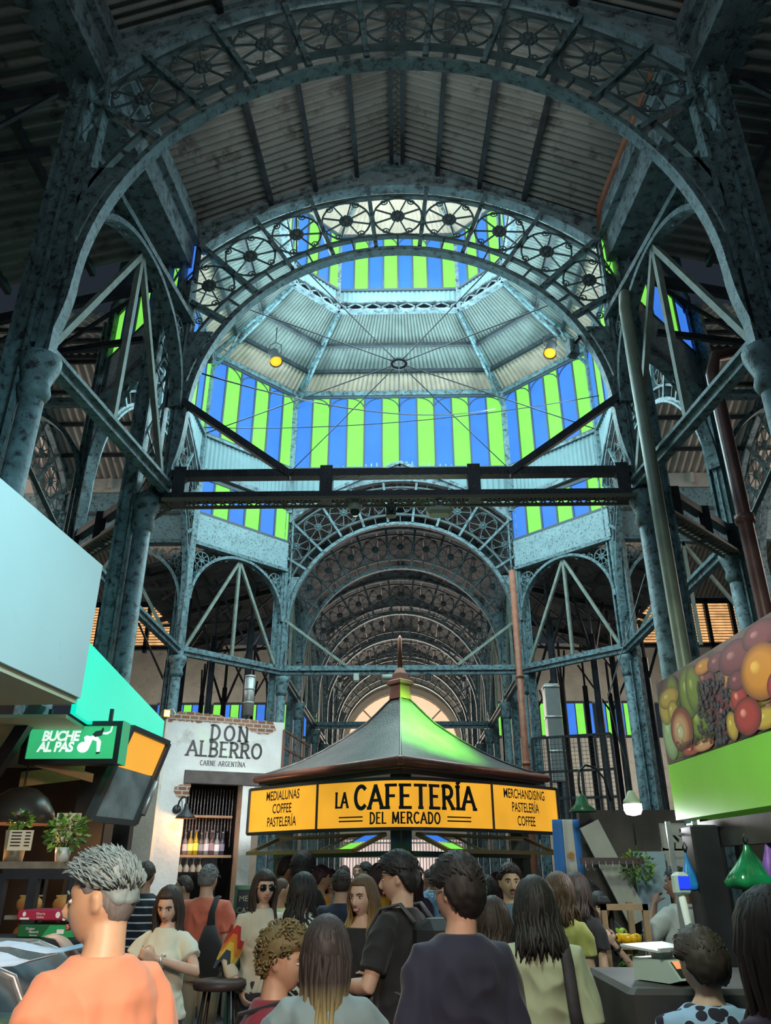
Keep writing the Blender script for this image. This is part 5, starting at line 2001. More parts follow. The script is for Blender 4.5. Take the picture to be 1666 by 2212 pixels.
for k, (px, py, rz, sx_, sy_, lb, cc) in enumerate(((75, 2046, 0.2, 0.34, 0.20, 'pale blue paper sheet lying on the glass counter under the reaching hand', (0.55, 0.66, 0.82)), (10, 2072, -0.1, 0.24, 0.16, 'second paper sheet on the glass counter, nearer the stall', (0.5, 0.6, 0.75)), (72, 2098, 0.5, 0.30, 0.07, 'orange card strip inside the glass counter', (0.75, 0.36, 0.06)))):
    q = at(px, py, Z=1.415 if k < 2 else 1.14)
    m = MB()
    n = 6
    A = [(-sx_ / 2 + sx_ * i / n, -sy_ / 2, 0.012 * sin(i * 1.1)) for i in range(n + 1)]
    B = [(-sx_ / 2 + sx_ * i / n, sy_ / 2, 0.012 * sin(i * 1.1 + 0.4)) for i in range(n + 1)]
    m.strip(A, B, 0.002, (0, 0, 1))
    o = m.build('paper_sheet' if k < 2 else 'card_strip', mat('sheet_%d' % k, cc, 0.7), None, q, (0, 0, rz))
    tag(o, lb, 'paper' if k < 2 else 'card')

# ---------------------------------------------------------------- fruit stall on the other side: banner and green fascia
BY = 5.2
b_tl, b_ml, b_bl = at(1417, 1478, Y=BY), at(1440, 1652, Y=BY), at(1460, 1772, Y=BY)
b_tr = at(1666, 1322, Z=b_tl.z)
dirb = V((b_tr.x - b_tl.x, b_tr.y - b_tl.y, 0)).normalized()
BP = Plane((b_tl.x, BY, 0), dirb)
if BP.n.x > 0:
    pass
wB = 3.6
zt_, zm_, zb2 = b_tl.z, b_ml.z, b_bl.z
fb = empty('fruit_banner', (b_tl.x, BY, 0), 0, 'printed fruit banner with oranges, grapes and apples above the green fascia', 'banner')
toB = M4.Translation(-V((b_tl.x, BY, 0)))
face_sign = 1.0 if (BP.n.dot(CAM - BP.o) > 0) else -1.0
OFF = lambda k: face_sign * k
m = MB()
m.M = toB
a_ = [BP.pt(0, zm_, 0), BP.pt(wB, zm_, 0), BP.pt(wB, zt_, 0), BP.pt(0, zt_, 0)]
bk_ = [p - BP.n * face_sign * 0.04 for p in a_]
m.add(a_ + bk_, [(0, 1, 2, 3), (7, 6, 5, 4), (0, 4, 5, 1), (1, 5, 6, 2), (2, 6, 7, 3), (3, 7, 4, 0)])
bn = m.build('sheet', mat('banner_sheet', (0.10, 0.055, 0.06), 0.35, 0, 0.6, 4), fb)
# the printed picture: overlapping fruit, each printed with its own tones (colour stored per corner of the print)
PRINT = bpy.data.materials.new('banner_print')
PRINT.use_nodes = True
nt = PRINT.node_tree
ca = nt.nodes.new('ShaderNodeVertexColor')
ca.layer_name = 'print'
nt.links.new(ca.outputs['Color'], nt.nodes['Principled BSDF'].inputs['Base Color'])
nt.nodes['Principled BSDF'].inputs['Roughness'].default_value = 0.35
t = MB()
t.M = toB
PCOL = []
TONES = {'o': ((0.16, 0.04, 0.01), (0.60, 0.21, 0.015), (0.85, 0.45, 0.08)), 'r': ((0.08, 0.008, 0.012), (0.40, 0.03, 0.03), (0.80, 0.30, 0.24)), 'g': ((0.035, 0.05, 0.008), (0.17, 0.22, 0.02), (0.42, 0.45, 0.12)),
         'b': ((0.006, 0.005, 0.012), (0.026, 0.020, 0.042), (0.20, 0.15, 0.20)), 'y': ((0.16, 0.08, 0.01), (0.52, 0.33, 0.04), (0.75, 0.60, 0.22)), 'p': ((0.30, 0.05, 0.02), (0.62, 0.30, 0.14), (0.75, 0.62, 0.36)),
         'l': ((0.10, 0.14, 0.06), (0.30, 0.40, 0.20), (0.55, 0.62, 0.42)), 'm': ((0.04, 0.008, 0.02), (0.17, 0.03, 0.05), (0.42, 0.16, 0.18)), 'w': ((0.3, 0.2, 0.1), (0.6, 0.5, 0.3), (0.8, 0.75, 0.6))}
zoff = [0.0010]


def printed(a, b, ra, rb, tone, rot=0.0):
    a = max(a, ra)
    b = min(max(b, zm_ + rb * 0.97 + 0.005), zt_ - rb * 0.97 - 0.005)
    d, c, h = TONES[tone]
    zoff[0] += 0.00003
    n = 24
    rings = ((1.0, d, 0), (0.82, tuple((x + y) / 2 for x, y in zip(d, c)), 0.02), (0.58, c, 0.08), (0.26, c, 0.22), (0.10, h, 0.30))
    vs, fs, cl = [], [], []
    for k, cc, sh in rings:
        for i in range(n):
            q = 2 * pi * i / n
            x, y = ra * (k * cos(q) - sh), rb * (k * sin(q) + sh)
            vs.append(BP.pt(a + x * cos(rot) - y * sin(rot), b + x * sin(rot) + y * cos(rot), OFF(zoff[0])))
            cl.append(cc)
    for k in range(len(rings) - 1):
        for i in range(n):
            j = (i + 1) % n
            fs.append((k * n + i, k * n + j, k * n + n + j, k * n + n + i))
    fs.append(tuple(range((len(rings) - 1) * n, len(rings) * n)))
    t.add(vs, fs, 0, False)
    PCOL.extend(cl)


def fruit(px, py, wpx, hpx, tone, rot=0.0):
    a, b = BP.px(px, py)
    a2, _ = BP.px(px + wpx, py - wpx * 0.5)
    _, b2 = BP.px(px, py - hpx)
    printed(a, b, abs(a2 - a), abs(b2 - b), tone, rot)


rn = random.Random(5)
for k in range(26):
    a, b = BP.px(1420 + rn.random() * 300, 1400 + rn.random() * 200)
    printed(a, b, 0.10 + rn.random() * 0.06, 0.08 + rn.random() * 0.05, rn.choice('mmgb'))
for k in range(60):
    printed(1.05 + rn.random() * 2.5, zm_ + 0.1 + rn.random() * (zt_ - zm_ - 0.2), 0.09 + rn.random() * 0.06, 0.08 + rn.random() * 0.06, rn.choice('rogyrmp'))
for spec in ((1436, 1590, 15, 60, 'l'), (1438, 1530, 14, 40, 'y'), (1446, 1508, 22, 24, 'y'), (1455, 1535, 11, 24, 'y'), (1488, 1495, 20, 60, 'g'), (1500, 1488, 17, 56, 'g'), (1520, 1440, 20, 18, 'o'), (1550, 1430, 22, 22, 'm'),
             (1590, 1420, 40, 40, 'm'), (1640, 1370, 40, 34, 'm'), (1474, 1575, 24, 52, 'r'), (1473, 1578, 18, 42, 'p'), (1472, 1582, 8, 18, 'w')):
    fruit(*spec)
for k in range(150):
    a, b = BP.px(1508 + rn.random() * 72, 1470 + rn.random() * 140)
    printed(a, b, 0.020 * rn.uniform(0.8, 1.2), 0.018 * rn.uniform(0.8, 1.2), 'b')
for spec in ((1600, 1510, 18, 36, 'r'), (1596, 1470, 20, 24, 'm'), (1648, 1450, 48, 66, 'o'), (1590, 1590, 12, 34, 'y'), (1660, 1560, 30, 26, 'y'), (1620, 1555, 30, 44, 'r'), (1500, 1628, 22, 12, 'r'), (1525, 1618, 22, 14, 'p'), (1690, 1480, 30, 40, 'r')):
    fruit(*spec)
pr_ = t.build('fruit_print', PRINT, bn)
at_ = pr_.data.color_attributes.new('print', 'FLOAT_COLOR', 'POINT')
at_.data.foreach_set('color', [x for c_ in PCOL for x in (*c_, 1.0)])
t = MB()
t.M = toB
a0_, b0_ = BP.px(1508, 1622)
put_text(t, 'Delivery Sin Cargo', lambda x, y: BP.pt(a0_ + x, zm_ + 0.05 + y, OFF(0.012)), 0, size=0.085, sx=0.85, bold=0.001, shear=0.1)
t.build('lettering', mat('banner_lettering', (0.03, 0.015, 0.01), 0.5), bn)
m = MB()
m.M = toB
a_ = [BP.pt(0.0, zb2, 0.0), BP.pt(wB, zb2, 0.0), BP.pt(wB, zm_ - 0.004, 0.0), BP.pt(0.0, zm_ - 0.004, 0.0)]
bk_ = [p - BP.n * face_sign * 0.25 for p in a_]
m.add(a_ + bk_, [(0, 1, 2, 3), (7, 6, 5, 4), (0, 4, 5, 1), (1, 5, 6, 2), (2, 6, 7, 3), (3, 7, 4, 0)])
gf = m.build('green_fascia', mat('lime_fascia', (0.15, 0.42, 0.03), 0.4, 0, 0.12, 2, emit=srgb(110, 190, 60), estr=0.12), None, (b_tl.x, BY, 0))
tag(gf, 'lime green fascia board under the fruit banner', 'fascia')
m = MB()
m.M = toB
for s_ in (0.06, 3.4):
    q = BP.pt(s_, 0, OFF(-0.14))
    m.bar(V((q.x, q.y, 0)), V((q.x, q.y, zb2)), 0.05, 0.05, (0, 1, 0))
q0, q1 = BP.pt(0.0, zb2 - 0.09, OFF(-0.10)), BP.pt(wB, zb2 - 0.09, OFF(-0.10))
m.bar(q0, q1, 0.08, 0.14)
fr_ = m.build('steel_framework', mat('stall_frame_dark', (0.05, 0.05, 0.05), 0.5, 0.2, 0.3, 6), None, (b_tl.x, BY, 0))
tag(fr_, 'dark steel frame carrying the fruit stall fascia', 'frame')
# slotted steel upright like a ladder
q = at(1490, 1900, Y=4.95)
lad = empty('slotted_upright', (q.x, q.y, 0), R(-12), 'slotted steel upright like a narrow ladder under the green fascia', 'upright')
m = MB()
for sx in (-1, 1):
    m.box((sx * 0.075 - 0.014, -0.02, 0), (sx * 0.075 + 0.014, 0.02, zb2 - 0.02))
m.build('rails', STEEL, lad)
m = MB()
for i in range(14):
    m.box((-0.07, -0.008, 0.15 + i * 0.13), (0.07, 0.008, 0.165 + i * 0.13))
m.build('rungs', STEEL, lad)
m = MB()
q = at(1530, 1900, Y=4.8)
m.bbox((q.x - 0.08, 4.72, 0), (q.x + 0.08, 4.9, zb2 - 0.05), 0.01)
tag(m.build('stall_post', BW), 'wide black post of the fruit stall beside the green bag', 'post')


def sack(px, py_top, py_bot, Y, w_, label, mt, name='plastic_bag', wob=0.3, seed=0, cat='bag'):
    """a hanging bag gathered at its neck"""
    p, q = at(px, py_top, Y=Y), at(px, py_bot, Y=Y)
    h = p.z - q.z
    rn = random.Random(seed)
    prof_ = [(0.10, 1.0), (0.16, 0.88), (0.42, 0.65), (0.78, 0.38), (0.98, 0.18), (0.92, 0.06), (0.55, 0.0)]
    vs, fs = [], []
    n = 26
    for r_, t_ in prof_:
        for j in range(n):
            a = 2 * pi * j / n
            k = 1 + wob * 0.35 * sin(5 * a + 3 * t_) * (0.3 + 0.7 * r_) + wob * 0.15 * sin(11 * a)
            vs.append((w_ / 2 * r_ * k * cos(a), w_ / 2.6 * r_ * k * sin(a), h * t_))
    for i in range(len(prof_) - 1):
        for j in range(n):
            j2 = (j + 1) % n
            fs.append((i * n + j, i * n + j2, i * n + n + j2, i * n + n + j))
    fs.append(tuple(range((len(prof_) - 1) * n, len(prof_) * n)))
    m = MB()
    m.add(vs, fs, 0, True)
    o = empty(name, (p.x, Y, q.z), 0, label, cat)
    m.build('bag_body', mt, o)
    m = MB()
    m.tube([(0, 0, h * 0.98), (0.012, 0, h * 1.12), (0, 0, h * 1.25), (-0.012, 0, h * 1.12), (0, 0, h * 0.98)], 0.005, 6)
    m.build('tie', BLACK, o)
    return o


sack(1612, 1825, 1922, 4.3, 0.26, 'green plastic bag of leaves hanging from the fruit stall', mat('green_film', (0.01, 0.20, 0.07), 0.18, 0, 0.5, 9), seed=2)
sack(1655, 1800, 1905, 4.25, 0.11, 'purple net bag hanging at the picture edge of the fruit stall', mat('purple_net', (0.20, 0.07, 0.36), 0.5, 0, 0.4, 20), seed=3)
sack(1481, 1840, 1925, 4.75, 0.10, 'bright blue plastic bag hanging on the slotted upright', mat('blue_film', (0.03, 0.26, 0.70), 0.25, 0, 0.3, 9), seed=4)
# scale with its mast display, and the counter it stands on
q = at(1420, 2128, Y=3.7)
m = MB()
m.bbox((0, 0, 0), (1.5, 0.8, q.z - 0.005), 0.02)
o = m.build('fruit_counter', mat('counter_dark', (0.05, 0.045, 0.045), 0.6, 0, 0.4, 4), None, (q.x - 0.14, 3.62, 0))
tag(o, 'dark fruit stall counter carrying the weighing scale', 'counter')
sc = empty('weighing_scale', (q.x + 0.13, 3.78, q.z), R(32), 'white shop scale with lit orange display and tilted pan', 'scale')
SCW = mat('scale_plastic', (0.50, 0.58, 0.54), 0.4)
m = MB()
m.M = M4.Rotation(0, 4, 'X')
m.prism([(-0.12, 0), (0.18, 0), (0.18, 0.11), (-0.12, 0.11)], 0.0, 0.30)
m.add([(-0.12, 0, 0.11), (0.18, 0, 0.11), (0.18, -0.09, 0.02), (-0.12, -0.09, 0.02), (-0.12, 0, 0), (0.18, 0, 0)], [(0, 1, 2, 3), (0, 3, 4), (1, 5, 2), (3, 2, 5, 4)])
m.build('body', SCW, sc)
m = MB()
m.add([(-0.10, -0.012, 0.103), (0.16, -0.012, 0.103), (0.16, -0.082, 0.033), (-0.10, -0.082, 0.033)], [(3, 2, 1, 0)])
m.build('keypad', mat('keypad_black', (0.02, 0.02, 0.02), 0.4), sc)
m = MB()
m.add([(-0.09, -0.012, 0.106), (0.10, -0.012, 0.106), (0.10, -0.046, 0.072), (-0.09, -0.046, 0.072)], [(3, 2, 1, 0)])
m.build('display', glow('amber_display', srgb(250, 165, 110), 0.9, 0.15, 6), sc)
m = MB()
for i in range(4):
    for j in range(3):
        m.box((0.0 + i * 0.035, -0.058 - j * 0.009, 0.062 - j * 0.009), (0.022 + i * 0.035, -0.053 - j * 0.009, 0.068 - j * 0.009))
m.build('keys', CREAM, sc)
m = MB()
m.slab((-0.14, 0.02, 0.155), (0.20, 0.02, 0.155), (0.24, 0.34, 0.175), (-0.18, 0.34, 0.175), 0.012)
m.bar((-0.16, 0.02, 0.16), (0.22, 0.02, 0.16), 0.02, 0.02)
m.box((-0.02, 0.12, 0.11), (0.08, 0.22, 0.15))
m.build('pan', mat('scale_pan', (0.72, 0.76, 0.8), 0.3, 0.2), sc)
m = MB()
sc.scale = (0.64, 0.64, 0.76)
q2 = at(1496, 2010, Y=3.95) - V((q.x, 3.75, q.z))
mp_ = empty('price_display_mast', (q.x + q2.x, 3.95, q.z), R(14), 'white mast with a blue lit price display standing behind the scale', 'display')
m = MB()
top_z = at(1480, 1925, Y=3.95).z - q.z
m.tube([(0.0, 0, 0), (-0.01, 0, top_z * 0.5), (-0.03, 0, top_z)], 0.016, 10)
m.build('mast', WHITE, mp_)
m = MB()
m.bbox((-0.06, -0.025, top_z - 0.02), (0.02, 0.03, top_z + 0.08), 0.015)
m.build('head', SCW, mp_)
m = MB()
m.box((-0.05, -0.029, top_z + 0.01), (0.008, -0.026, top_z + 0.062))
m.build('screen', glow('blue_display', srgb(40, 70, 240), 1.0, 0.1, 8), mp_)

# bright bulb lamp hanging in front of the right columns
q = at(1367, 1742, Y=5.6)
bl = empty('pendant_bulb_lamp', q, 0, 'bright white pendant bulb with green cap, glowing beside the fruit banner', 'lamp')
m = MB()
m.lathe([(0.015, 0.13), (0.03, 0.12), (0.04, 0.09), (0.072, 0.05), (0.078, 0.02)], 24, cap=True)
m.build('cap', mat('lamp_green_white', (0.45, 0.52, 0.40), 0.4), bl)
m = MB()
bl.scale = (0.78, 0.78, 0.78)
m.lathe([(0.078, 0.02), (0.078, -0.03), (0.06, -0.065), (0.0, -0.078)], 24, cap=False)
m.build('bulb', glow('white_bulb', (1.0, 0.96, 1.0), 5, 0.02), bl)
m = MB()
m.tube([(0, 0, 0.13), (0.0, 0, 0.35), (-0.05, 0.02, 0.6), (-0.02, 0.3, 1.0), ((2.35 - q.x) / 0.78, 1.35 / 0.78, 2.8)], 0.006, 6)
m.build('cord', BLACK, bl)
point('bulb_light', q + V((0, -0.02, -0.13)), 14.0, (0.95, 0.98, 1.0), 0.06)
# green gooseneck shop lamp
q = at(1258, 1742, Y=7.2)
gl_ = empty('gooseneck_lamp', q, 0, 'green enamel gooseneck lamp behind the flag', 'lamp')
GE = mat('green_enamel', (0.05, 0.17, 0.08), 0.25)
m = MB()
m.lathe([(0.02, 0.10), (0.045, 0.07), (0.06, 0.02), (0.12, -0.04), (0.115, -0.045), (0.03, 0.02)], 24, cap=False)
m.build('shade', GE, gl_)
m = MB()
m.tube([(0, 0, 0.08), (-0.01, 0, 0.18), (0.0, 0.0, 0.29), (0.07, 0.02, 0.35), (0.16, 0.05, 0.33), (0.24, 0.08, 0.24), (0.28, 0.1, 0.05)], 0.01, 8)
m.build('neck', BLACK, gl_)

# flag, banded blue-white-blue with a sun, hanging upright
q = at(1225, 1770, Y=7.5)
FW, FH = 0.27, 0.62
flag = empty('hanging_flag', (q.x, 7.5, q.z - FH), 0, 'light blue and white flag with a sun hanging beside the kiosk sign', 'flag')
for nm, x0, x1, mt in (('blue_band', -0.5, -0.17, mat('flag_blue', srgb(70, 135, 215), 0.8, sheen=0.3)), ('white_band', -0.17, 0.17, mat('flag_white', (0.72, 0.70, 0.64), 0.8)), ('blue_band', 0.17, 0.5, MATS['flag_blue'])):
    m = MB()
    n, k = 6, 14
    vs = []
    for j in range(k + 1):
        for i in range(n + 1):
            x = x0 + (x1 - x0) * i / n
            z = FH * j / k
            vs.append((x * FW * (1 + 0.1 * (1 - j / k)), 0.03 * sin(x * 14 + 1.5) * (1.2 - j / k), z - 0.05 * x * (1 - j / k)))
    m.add(vs, [(j * (n + 1) + i, j * (n + 1) + i + 1, (j + 1) * (n + 1) + i + 1, (j + 1) * (n + 1) + i) for j in range(k) for i in range(n)], 0, True)
    o = m.build(nm, mt, flag)
    so = o.modifiers.new('thickness', 'SOLIDIFY')
    so.thickness = 0.003
m = MB()
pl_ = Plane((0, -0.035, FH * 0.52), (1, 0, 0))
ell(pl_, m, 0, 0, 0.024, 0.024, 0.012)
for k in range(16):
    a = k * pi / 8
    m.add([pl_.pt(0.026 * cos(a - 0.09), 0.026 * sin(a - 0.09), 0.012), pl_.pt(0.026 * cos(a + 0.09), 0.026 * sin(a + 0.09), 0.012), pl_.pt(0.042 * cos(a), 0.042 * sin(a), 0.012)], [(0, 1, 2)])
m.build('sun_emblem', mat('sun_gold', (0.62, 0.24, 0.03), 0.6), flag)

# wire mesh screen on a frame, and the silver ducts, behind the flag
p_, q_ = at(1165, 1795, Y=10.6), at(1345, 1795, Y=10.2)
zt2 = at(1250, 1590, Y=10.4).z
scr = empty('mesh_screen', p_, math.atan2(q_.y - p_.y, q_.x - p_.x), 'tall wire mesh screen on dark uprights between kiosk and fruit stall', 'screen')
Lm = (V((q_.x, q_.y)) - V((p_.x, p_.y))).length
Hm = zt2 - p_.z
m = MB()
for i in range(6):
    x = Lm * i / 5
    m.bar((x, 0, -0.1), (x, 0, Hm), 0.03, 0.03, (0, 1, 0))
for k in (0, 0.33, 0.62, 1):
    m.bar((0, 0, Hm * k), (Lm, 0, Hm * k), 0.03, 0.03)
m.build('frame', IRON_DK, scr)
m = MB()
for i in range(int(Lm / 0.05)):
    m.bar((i * 0.05, 0, 0), (i * 0.05, 0, Hm), 0.004, 0.004, (0, 1, 0))
for k in range(int(Hm / 0.05)):
    m.bar((0, 0, k * 0.05), (Lm, 0, k * 0.05), 0.004, 0.004)
m.build('wire_mesh', IRON_DK, scr)
for (px, py0, py1, Y, wpx, lb) in ((1208, 1480, 1690, 11.8, 34, 'square silver ventilation duct behind the mesh screen'), (535, 1460, 1545, 13.0, 24, 'silver ventilation duct rising behind the plaster stall')):
    p_, q_ = at(px, py1, Y=Y), at(px, py0, Y=Y)
    w_ = wpx / 1650 * (Y * 0.93)
    root = empty('ventilation_duct', (p_.x, Y, p_.z), 0, lb, 'duct')
    m = MB()
    if px > 1000:
        m.bbox((-w_ / 2, -w_ / 2, 0), (w_ / 2, w_ / 2, q_.z - p_.z), 0.01)
    else:
        m.lathe([(w_ / 2, 0), (w_ / 2, q_.z - p_.z)], 16)
    m.build('duct_body', mat('duct_steel', (0.50, 0.50, 0.48), 0.4, 0.4, 0.15, 5), root)
    m = MB()
    for k in (0.3, 0.65, 0.97):
        z = (q_.z - p_.z) * k
        m.lathe([(w_ * 0.74 if px > 1000 else w_ * 0.53, z - 0.015), (w_ * 0.74 if px > 1000 else w_ * 0.53, z + 0.015)], 4 if px > 1000 else 16, a0=pi / 4)
    m.build('joint', MATS['duct_steel'], root)
    sp = MB()
    sp.bar((0, 0, -p_.z), (0, 0, 0.02), 0.06, 0.06, (0, 1, 0))
    sp.build('stand', IRON_DK, root)

# pictures, hooks and stand behind the fruit stall
BKW = mat('stall_white_board', (0.50, 0.50, 0.44), 0.7, 0, 0.15, 4)
for i, (px, py, wpx, hpx, lb) in enumerate(((1457, 1808, 54, 52, 'framed black ink drawing, upper one behind the fruit stall'), (1462, 1870, 50, 66, 'framed pale drawing hanging below the ink drawing'))):
    q = at(px, py, Y=7.48)
    k_ = 7.4 * 0.98 / 1650
    root = empty('framed_picture', q, 0, lb, 'picture')
    m = MB()
    m.box((-wpx * k_ / 2, 0, -hpx * k_ / 2), (wpx * k_ / 2, 0.02, hpx * k_ / 2))
    m.build('frame', mat('picture_frame', (0.42, 0.42, 0.38), 0.6), root)
    m = MB()
    m.box((-wpx * k_ * 0.42, -0.004, -hpx * k_ * 0.42), (wpx * k_ * 0.42, 0, hpx * k_ * 0.42))
    pc = m.build('print', mat('picture_paper', (0.55, 0.54, 0.48), 0.7), root)
    m = MB()
    rn = random.Random(i)
    for k in range(9 if i == 0 else 4):
        a_, b_ = rn.uniform(-0.3, 0.3) * wpx * k_, rn.uniform(-0.25, 0.3) * hpx * k_
        m.bar((a_, -0.006, b_), (a_ + rn.uniform(-0.05, 0.05), -0.006, b_ - rn.uniform(0.02, 0.07)), 0.012, 0.002, (0, 1, 0))
    m.build('drawing', INK, pc)
m = MB()
m.box((1.6, 7.5, 0), (4.6, 7.6, 2.15))
tag(m.build('stall_backboard', mat('backboard_brown', (0.085, 0.07, 0.062), 0.7, 0, 0.4, 3)), 'dim brown back board behind the fruit stall', 'board')
q = at(1410, 1900, Y=7.3)
m = MB()
m.box((-0.13, 0, -q.z), (0.13, 0.04, 0.22))
m.box((-0.005, -0.004, -q.z), (0.005, 0, 0.22))
tag(m.build('cabinet_panel', mat('pale_blue_door', (0.40, 0.55, 0.62), 0.5), None, q), 'pale blue cabinet door behind the vendor', 'cabinet')
q = at(1325, 1880, Y=7.2)
m = MB()
m.M = M4.Rotation(R(-24), 4, 'Y')
m.box((-0.09, 0, -0.42), (0.09, 0.02, 0.40))
tag(m.build('leaning_board', BKW, None, q), 'whitish board leaning at a slant behind the fringed woman', 'board')
q0, q1 = at(1255, 1860, Y=6.9), at(1390, 1858, Y=6.9)
rk = empty('hook_rail', (q0.x, 6.9, q0.z), 0, 'dark rail with butcher hooks behind the flag', 'rail')
m = MB()
m.bar((0, 0, 0), (q1.x - q0.x, 0, 0), 0.04, 0.05)
m.build('bar', mat('rail_wood', (0.07, 0.045, 0.04), 0.6), rk)
for i in range(8):
    x = 0.03 + i * 0.055
    m = MB()
    m.tube([(x, -0.03, 0.0), (x, -0.03, -0.05), (x + 0.012, -0.03, -0.068), (x + 0.026, -0.03, -0.055)], 0.004, 6)
    m.build('hook', STEEL, rk)
# produce stand with yellow peppers
q = at(1345, 2010, Y=6.3)
st = empty('produce_stand', (q.x, 6.3, 0), 0, 'wooden framed produce stand with greens beside the fringed woman', 'stand')
m = MB()
for x in (-0.12, 0.18):
    m.box((x - 0.02, -0.02, 0), (x + 0.02, 0.02, q.z + 0.17))
    m.box((x - 0.02, 0.4, 0), (x + 0.02, 0.44, q.z + 0.17))
m.box((-0.14, -0.02, q.z + 0.13), (0.2, 0.02, q.z + 0.17))
m.box((-0.12, 0, q.z - 0.12), (0.18, 0.42, q.z - 0.09))
m.box((-0.12, 0, q.z - 0.45), (0.18, 0.42, q.z - 0.42))
m.build('frame', mat('stand_wood', (0.30, 0.20, 0.11), 0.6, 0, 0.2, 8), st)
m = MB()
leaf_cluster(m, (-0.05, 0.15, q.z - 0.28), 0.17, 200, 8, 0.09)
o = m.build('leafy_greens', LEAF, st)
tag(o, None, None, None, 'stuff')
proto = None
for i in range(7):
    m = MB()
    m.ball((0, 0, 0.035), (0.05, 0.035, 0.035), 12, 8, 0)
    m.ball((0.03, 0.0, 0.035), (0.035, 0.03, 0.032), 10, 8, 0)
    m.tube([(-0.05, 0, 0.04), (-0.075, 0, 0.055)], 0.007, 6, 1)
    o = m.build('yellow_pepper' if i < 5 else 'green_pepper', [mat('pepper_yellow', (0.75, 0.42, 0.01), 0.25) if i < 5 else mat('pepper_green', (0.30, 0.42, 0.02), 0.25), LEAF[1]], None,
                (q.x - 0.10 + (i % 4) * 0.07, 6.36 + (i // 4) * 0.1, q.z - 0.09 + (i // 4) * 0.03), (0, 0, i * 1.3))
    tag(o, 'yellow pepper lying on top of the produce stand' if i < 5 else 'yellow-green pepper lying on top of the produce stand', 'pepper', 'peppers on the produce stand')
q = at(1380, 1870, Y=7.0)
root = empty('hanging_greens', q, 0, 'bushy dark hanging plant above the produce stand', 'plant')
m = MB()
leaf_cluster(m, (0, 0, 0), 0.13, 200, 12, 0.045)
m.build('foliage', LEAF, root)
m = MB()
m.tube([(0, 0, 0.1), (0, 0, 0.5)], 0.006, 6)
m.build('cord', BLACK, root)

# ---------------------------------------------------------------- small fittings on the near tie beam and under the dome
for (px, py, lb, kind) in ((767, 1100, 'white dome security camera under the dark double tie beam', 'dome'), (845, 1106, 'small black box camera under the dark double tie beam', 'box')):
    q = at(px, py, Y=A2Y)
    root = empty('security_camera', q, 0, lb, 'camera')
    m = MB()
    if kind == 'dome':
        m.lathe([(0.07, 0.085), (0.07, -0.005), (0.06, -0.02)], 20)
        m.build('housing', mat('camera_white', (0.55, 0.56, 0.48), 0.5), root)
        m = MB()
        m.lathe([(0.055, -0.02), (0.05, -0.045), (0.03, -0.068), (0.0, -0.075)], 20, cap=False)
        m.build('dome_lens', mat('camera_glass', (0.03, 0.05, 0.05), 0.05), root)
    else:
        m.bbox((-0.05, -0.06, -0.05), (0.05, 0.06, 0.07), 0.01)
        m.build('housing', BLACK, root)
        m = MB()
        m.M = M4.Translation((0, -0.06, 0)) @ M4.Rotation(pi / 2, 4, 'X')
        m.lathe([(0.03, 0), (0.03, 0.015)], 16)
        m.build('lens', mat('camera_glass', (0.03, 0.05, 0.05), 0.05), root)
q = at(949, 1102, Y=A2Y)
ap_ = empty('access_point', q, 0, 'cream oblong wireless box under the dark double tie beam', 'access point')
m = MB()
m.bbox((-0.13, -0.09, -0.06), (0.13, 0.09, 0.02), 0.03)
m.build('case', mat('cream_plastic', (0.50, 0.54, 0.40), 0.5), ap_)
m = MB()
m.box((-0.03, -0.02, 0.02), (0.03, 0.02, 0.11))
m.build('mount', STEEL, ap_)
for (px, py, Y, lb) in ((594, 770, 13.2, 'black cylinder spotlight with an amber lens under the dome, plaster stall side'), (1190, 752, 13.0, 'black cylinder spotlight with an amber lens under the dome, fruit stall side')):
    q = at(px, py, Y=Y)
    root = empty('spotlight', q, 0, lb, 'spotlight')
    s_ = 1 if px < 800 else -1
    m = MB()
    m.M = M4.Rotation(R(14) * -s_, 4, 'Y') @ M4.Rotation(R(-22), 4, 'X')
    m.lathe([(0.06, 0.22), (0.10, 0.18), (0.11, 0.0), (0.10, -0.05), (0.13, -0.12), (0.135, -0.24)], 20, cap=False)
    m.build('housing', mat('spot_black', (0.03, 0.032, 0.034), 0.5), root)
    m = MB()
    m.M = M4.Rotation(R(14) * -s_, 4, 'Y') @ M4.Rotation(R(-22), 4, 'X')
    m.lathe([(0.12, -0.20), (0.10, -0.215), (0.0, -0.22)], 20)
    m.build('lens', glow('amber_spot_lens', (1.0, 0.42, 0.02), 1.6, 0.1), root)
    m = MB()
    m.tube([(-0.13, 0, 0.05), (-0.12, 0, 0.3), (0, 0, 0.36), (0.12, 0, 0.3), (0.13, 0, 0.05)], 0.012, 6)
    m.tube([(0, 0, 0.36), (0, 0, 0.75)], 0.012, 6)
    m.build('yoke', BLACK, root)
for (px, py, lb) in ((452, 755, 'dark flood light clamped on the near crossing arch, plaster stall side'), (1243, 745, 'dark flood light clamped on the near crossing arch, fruit stall side')):
    q = at(px, py, Y=A2Y + 0.12)
    root = empty('flood_light', q, R(20), lb, 'flood light')
    m = MB()
    m.bbox((-0.06, 0, -0.12), (0.06, 0.12, 0.10), 0.015)
    m.build('housing', IRON, root)
    m = MB()
    m.box((-0.02, -0.1, 0.02), (0.02, 0.02, 0.06))
    m.build('bracket', IRON_DK, root)
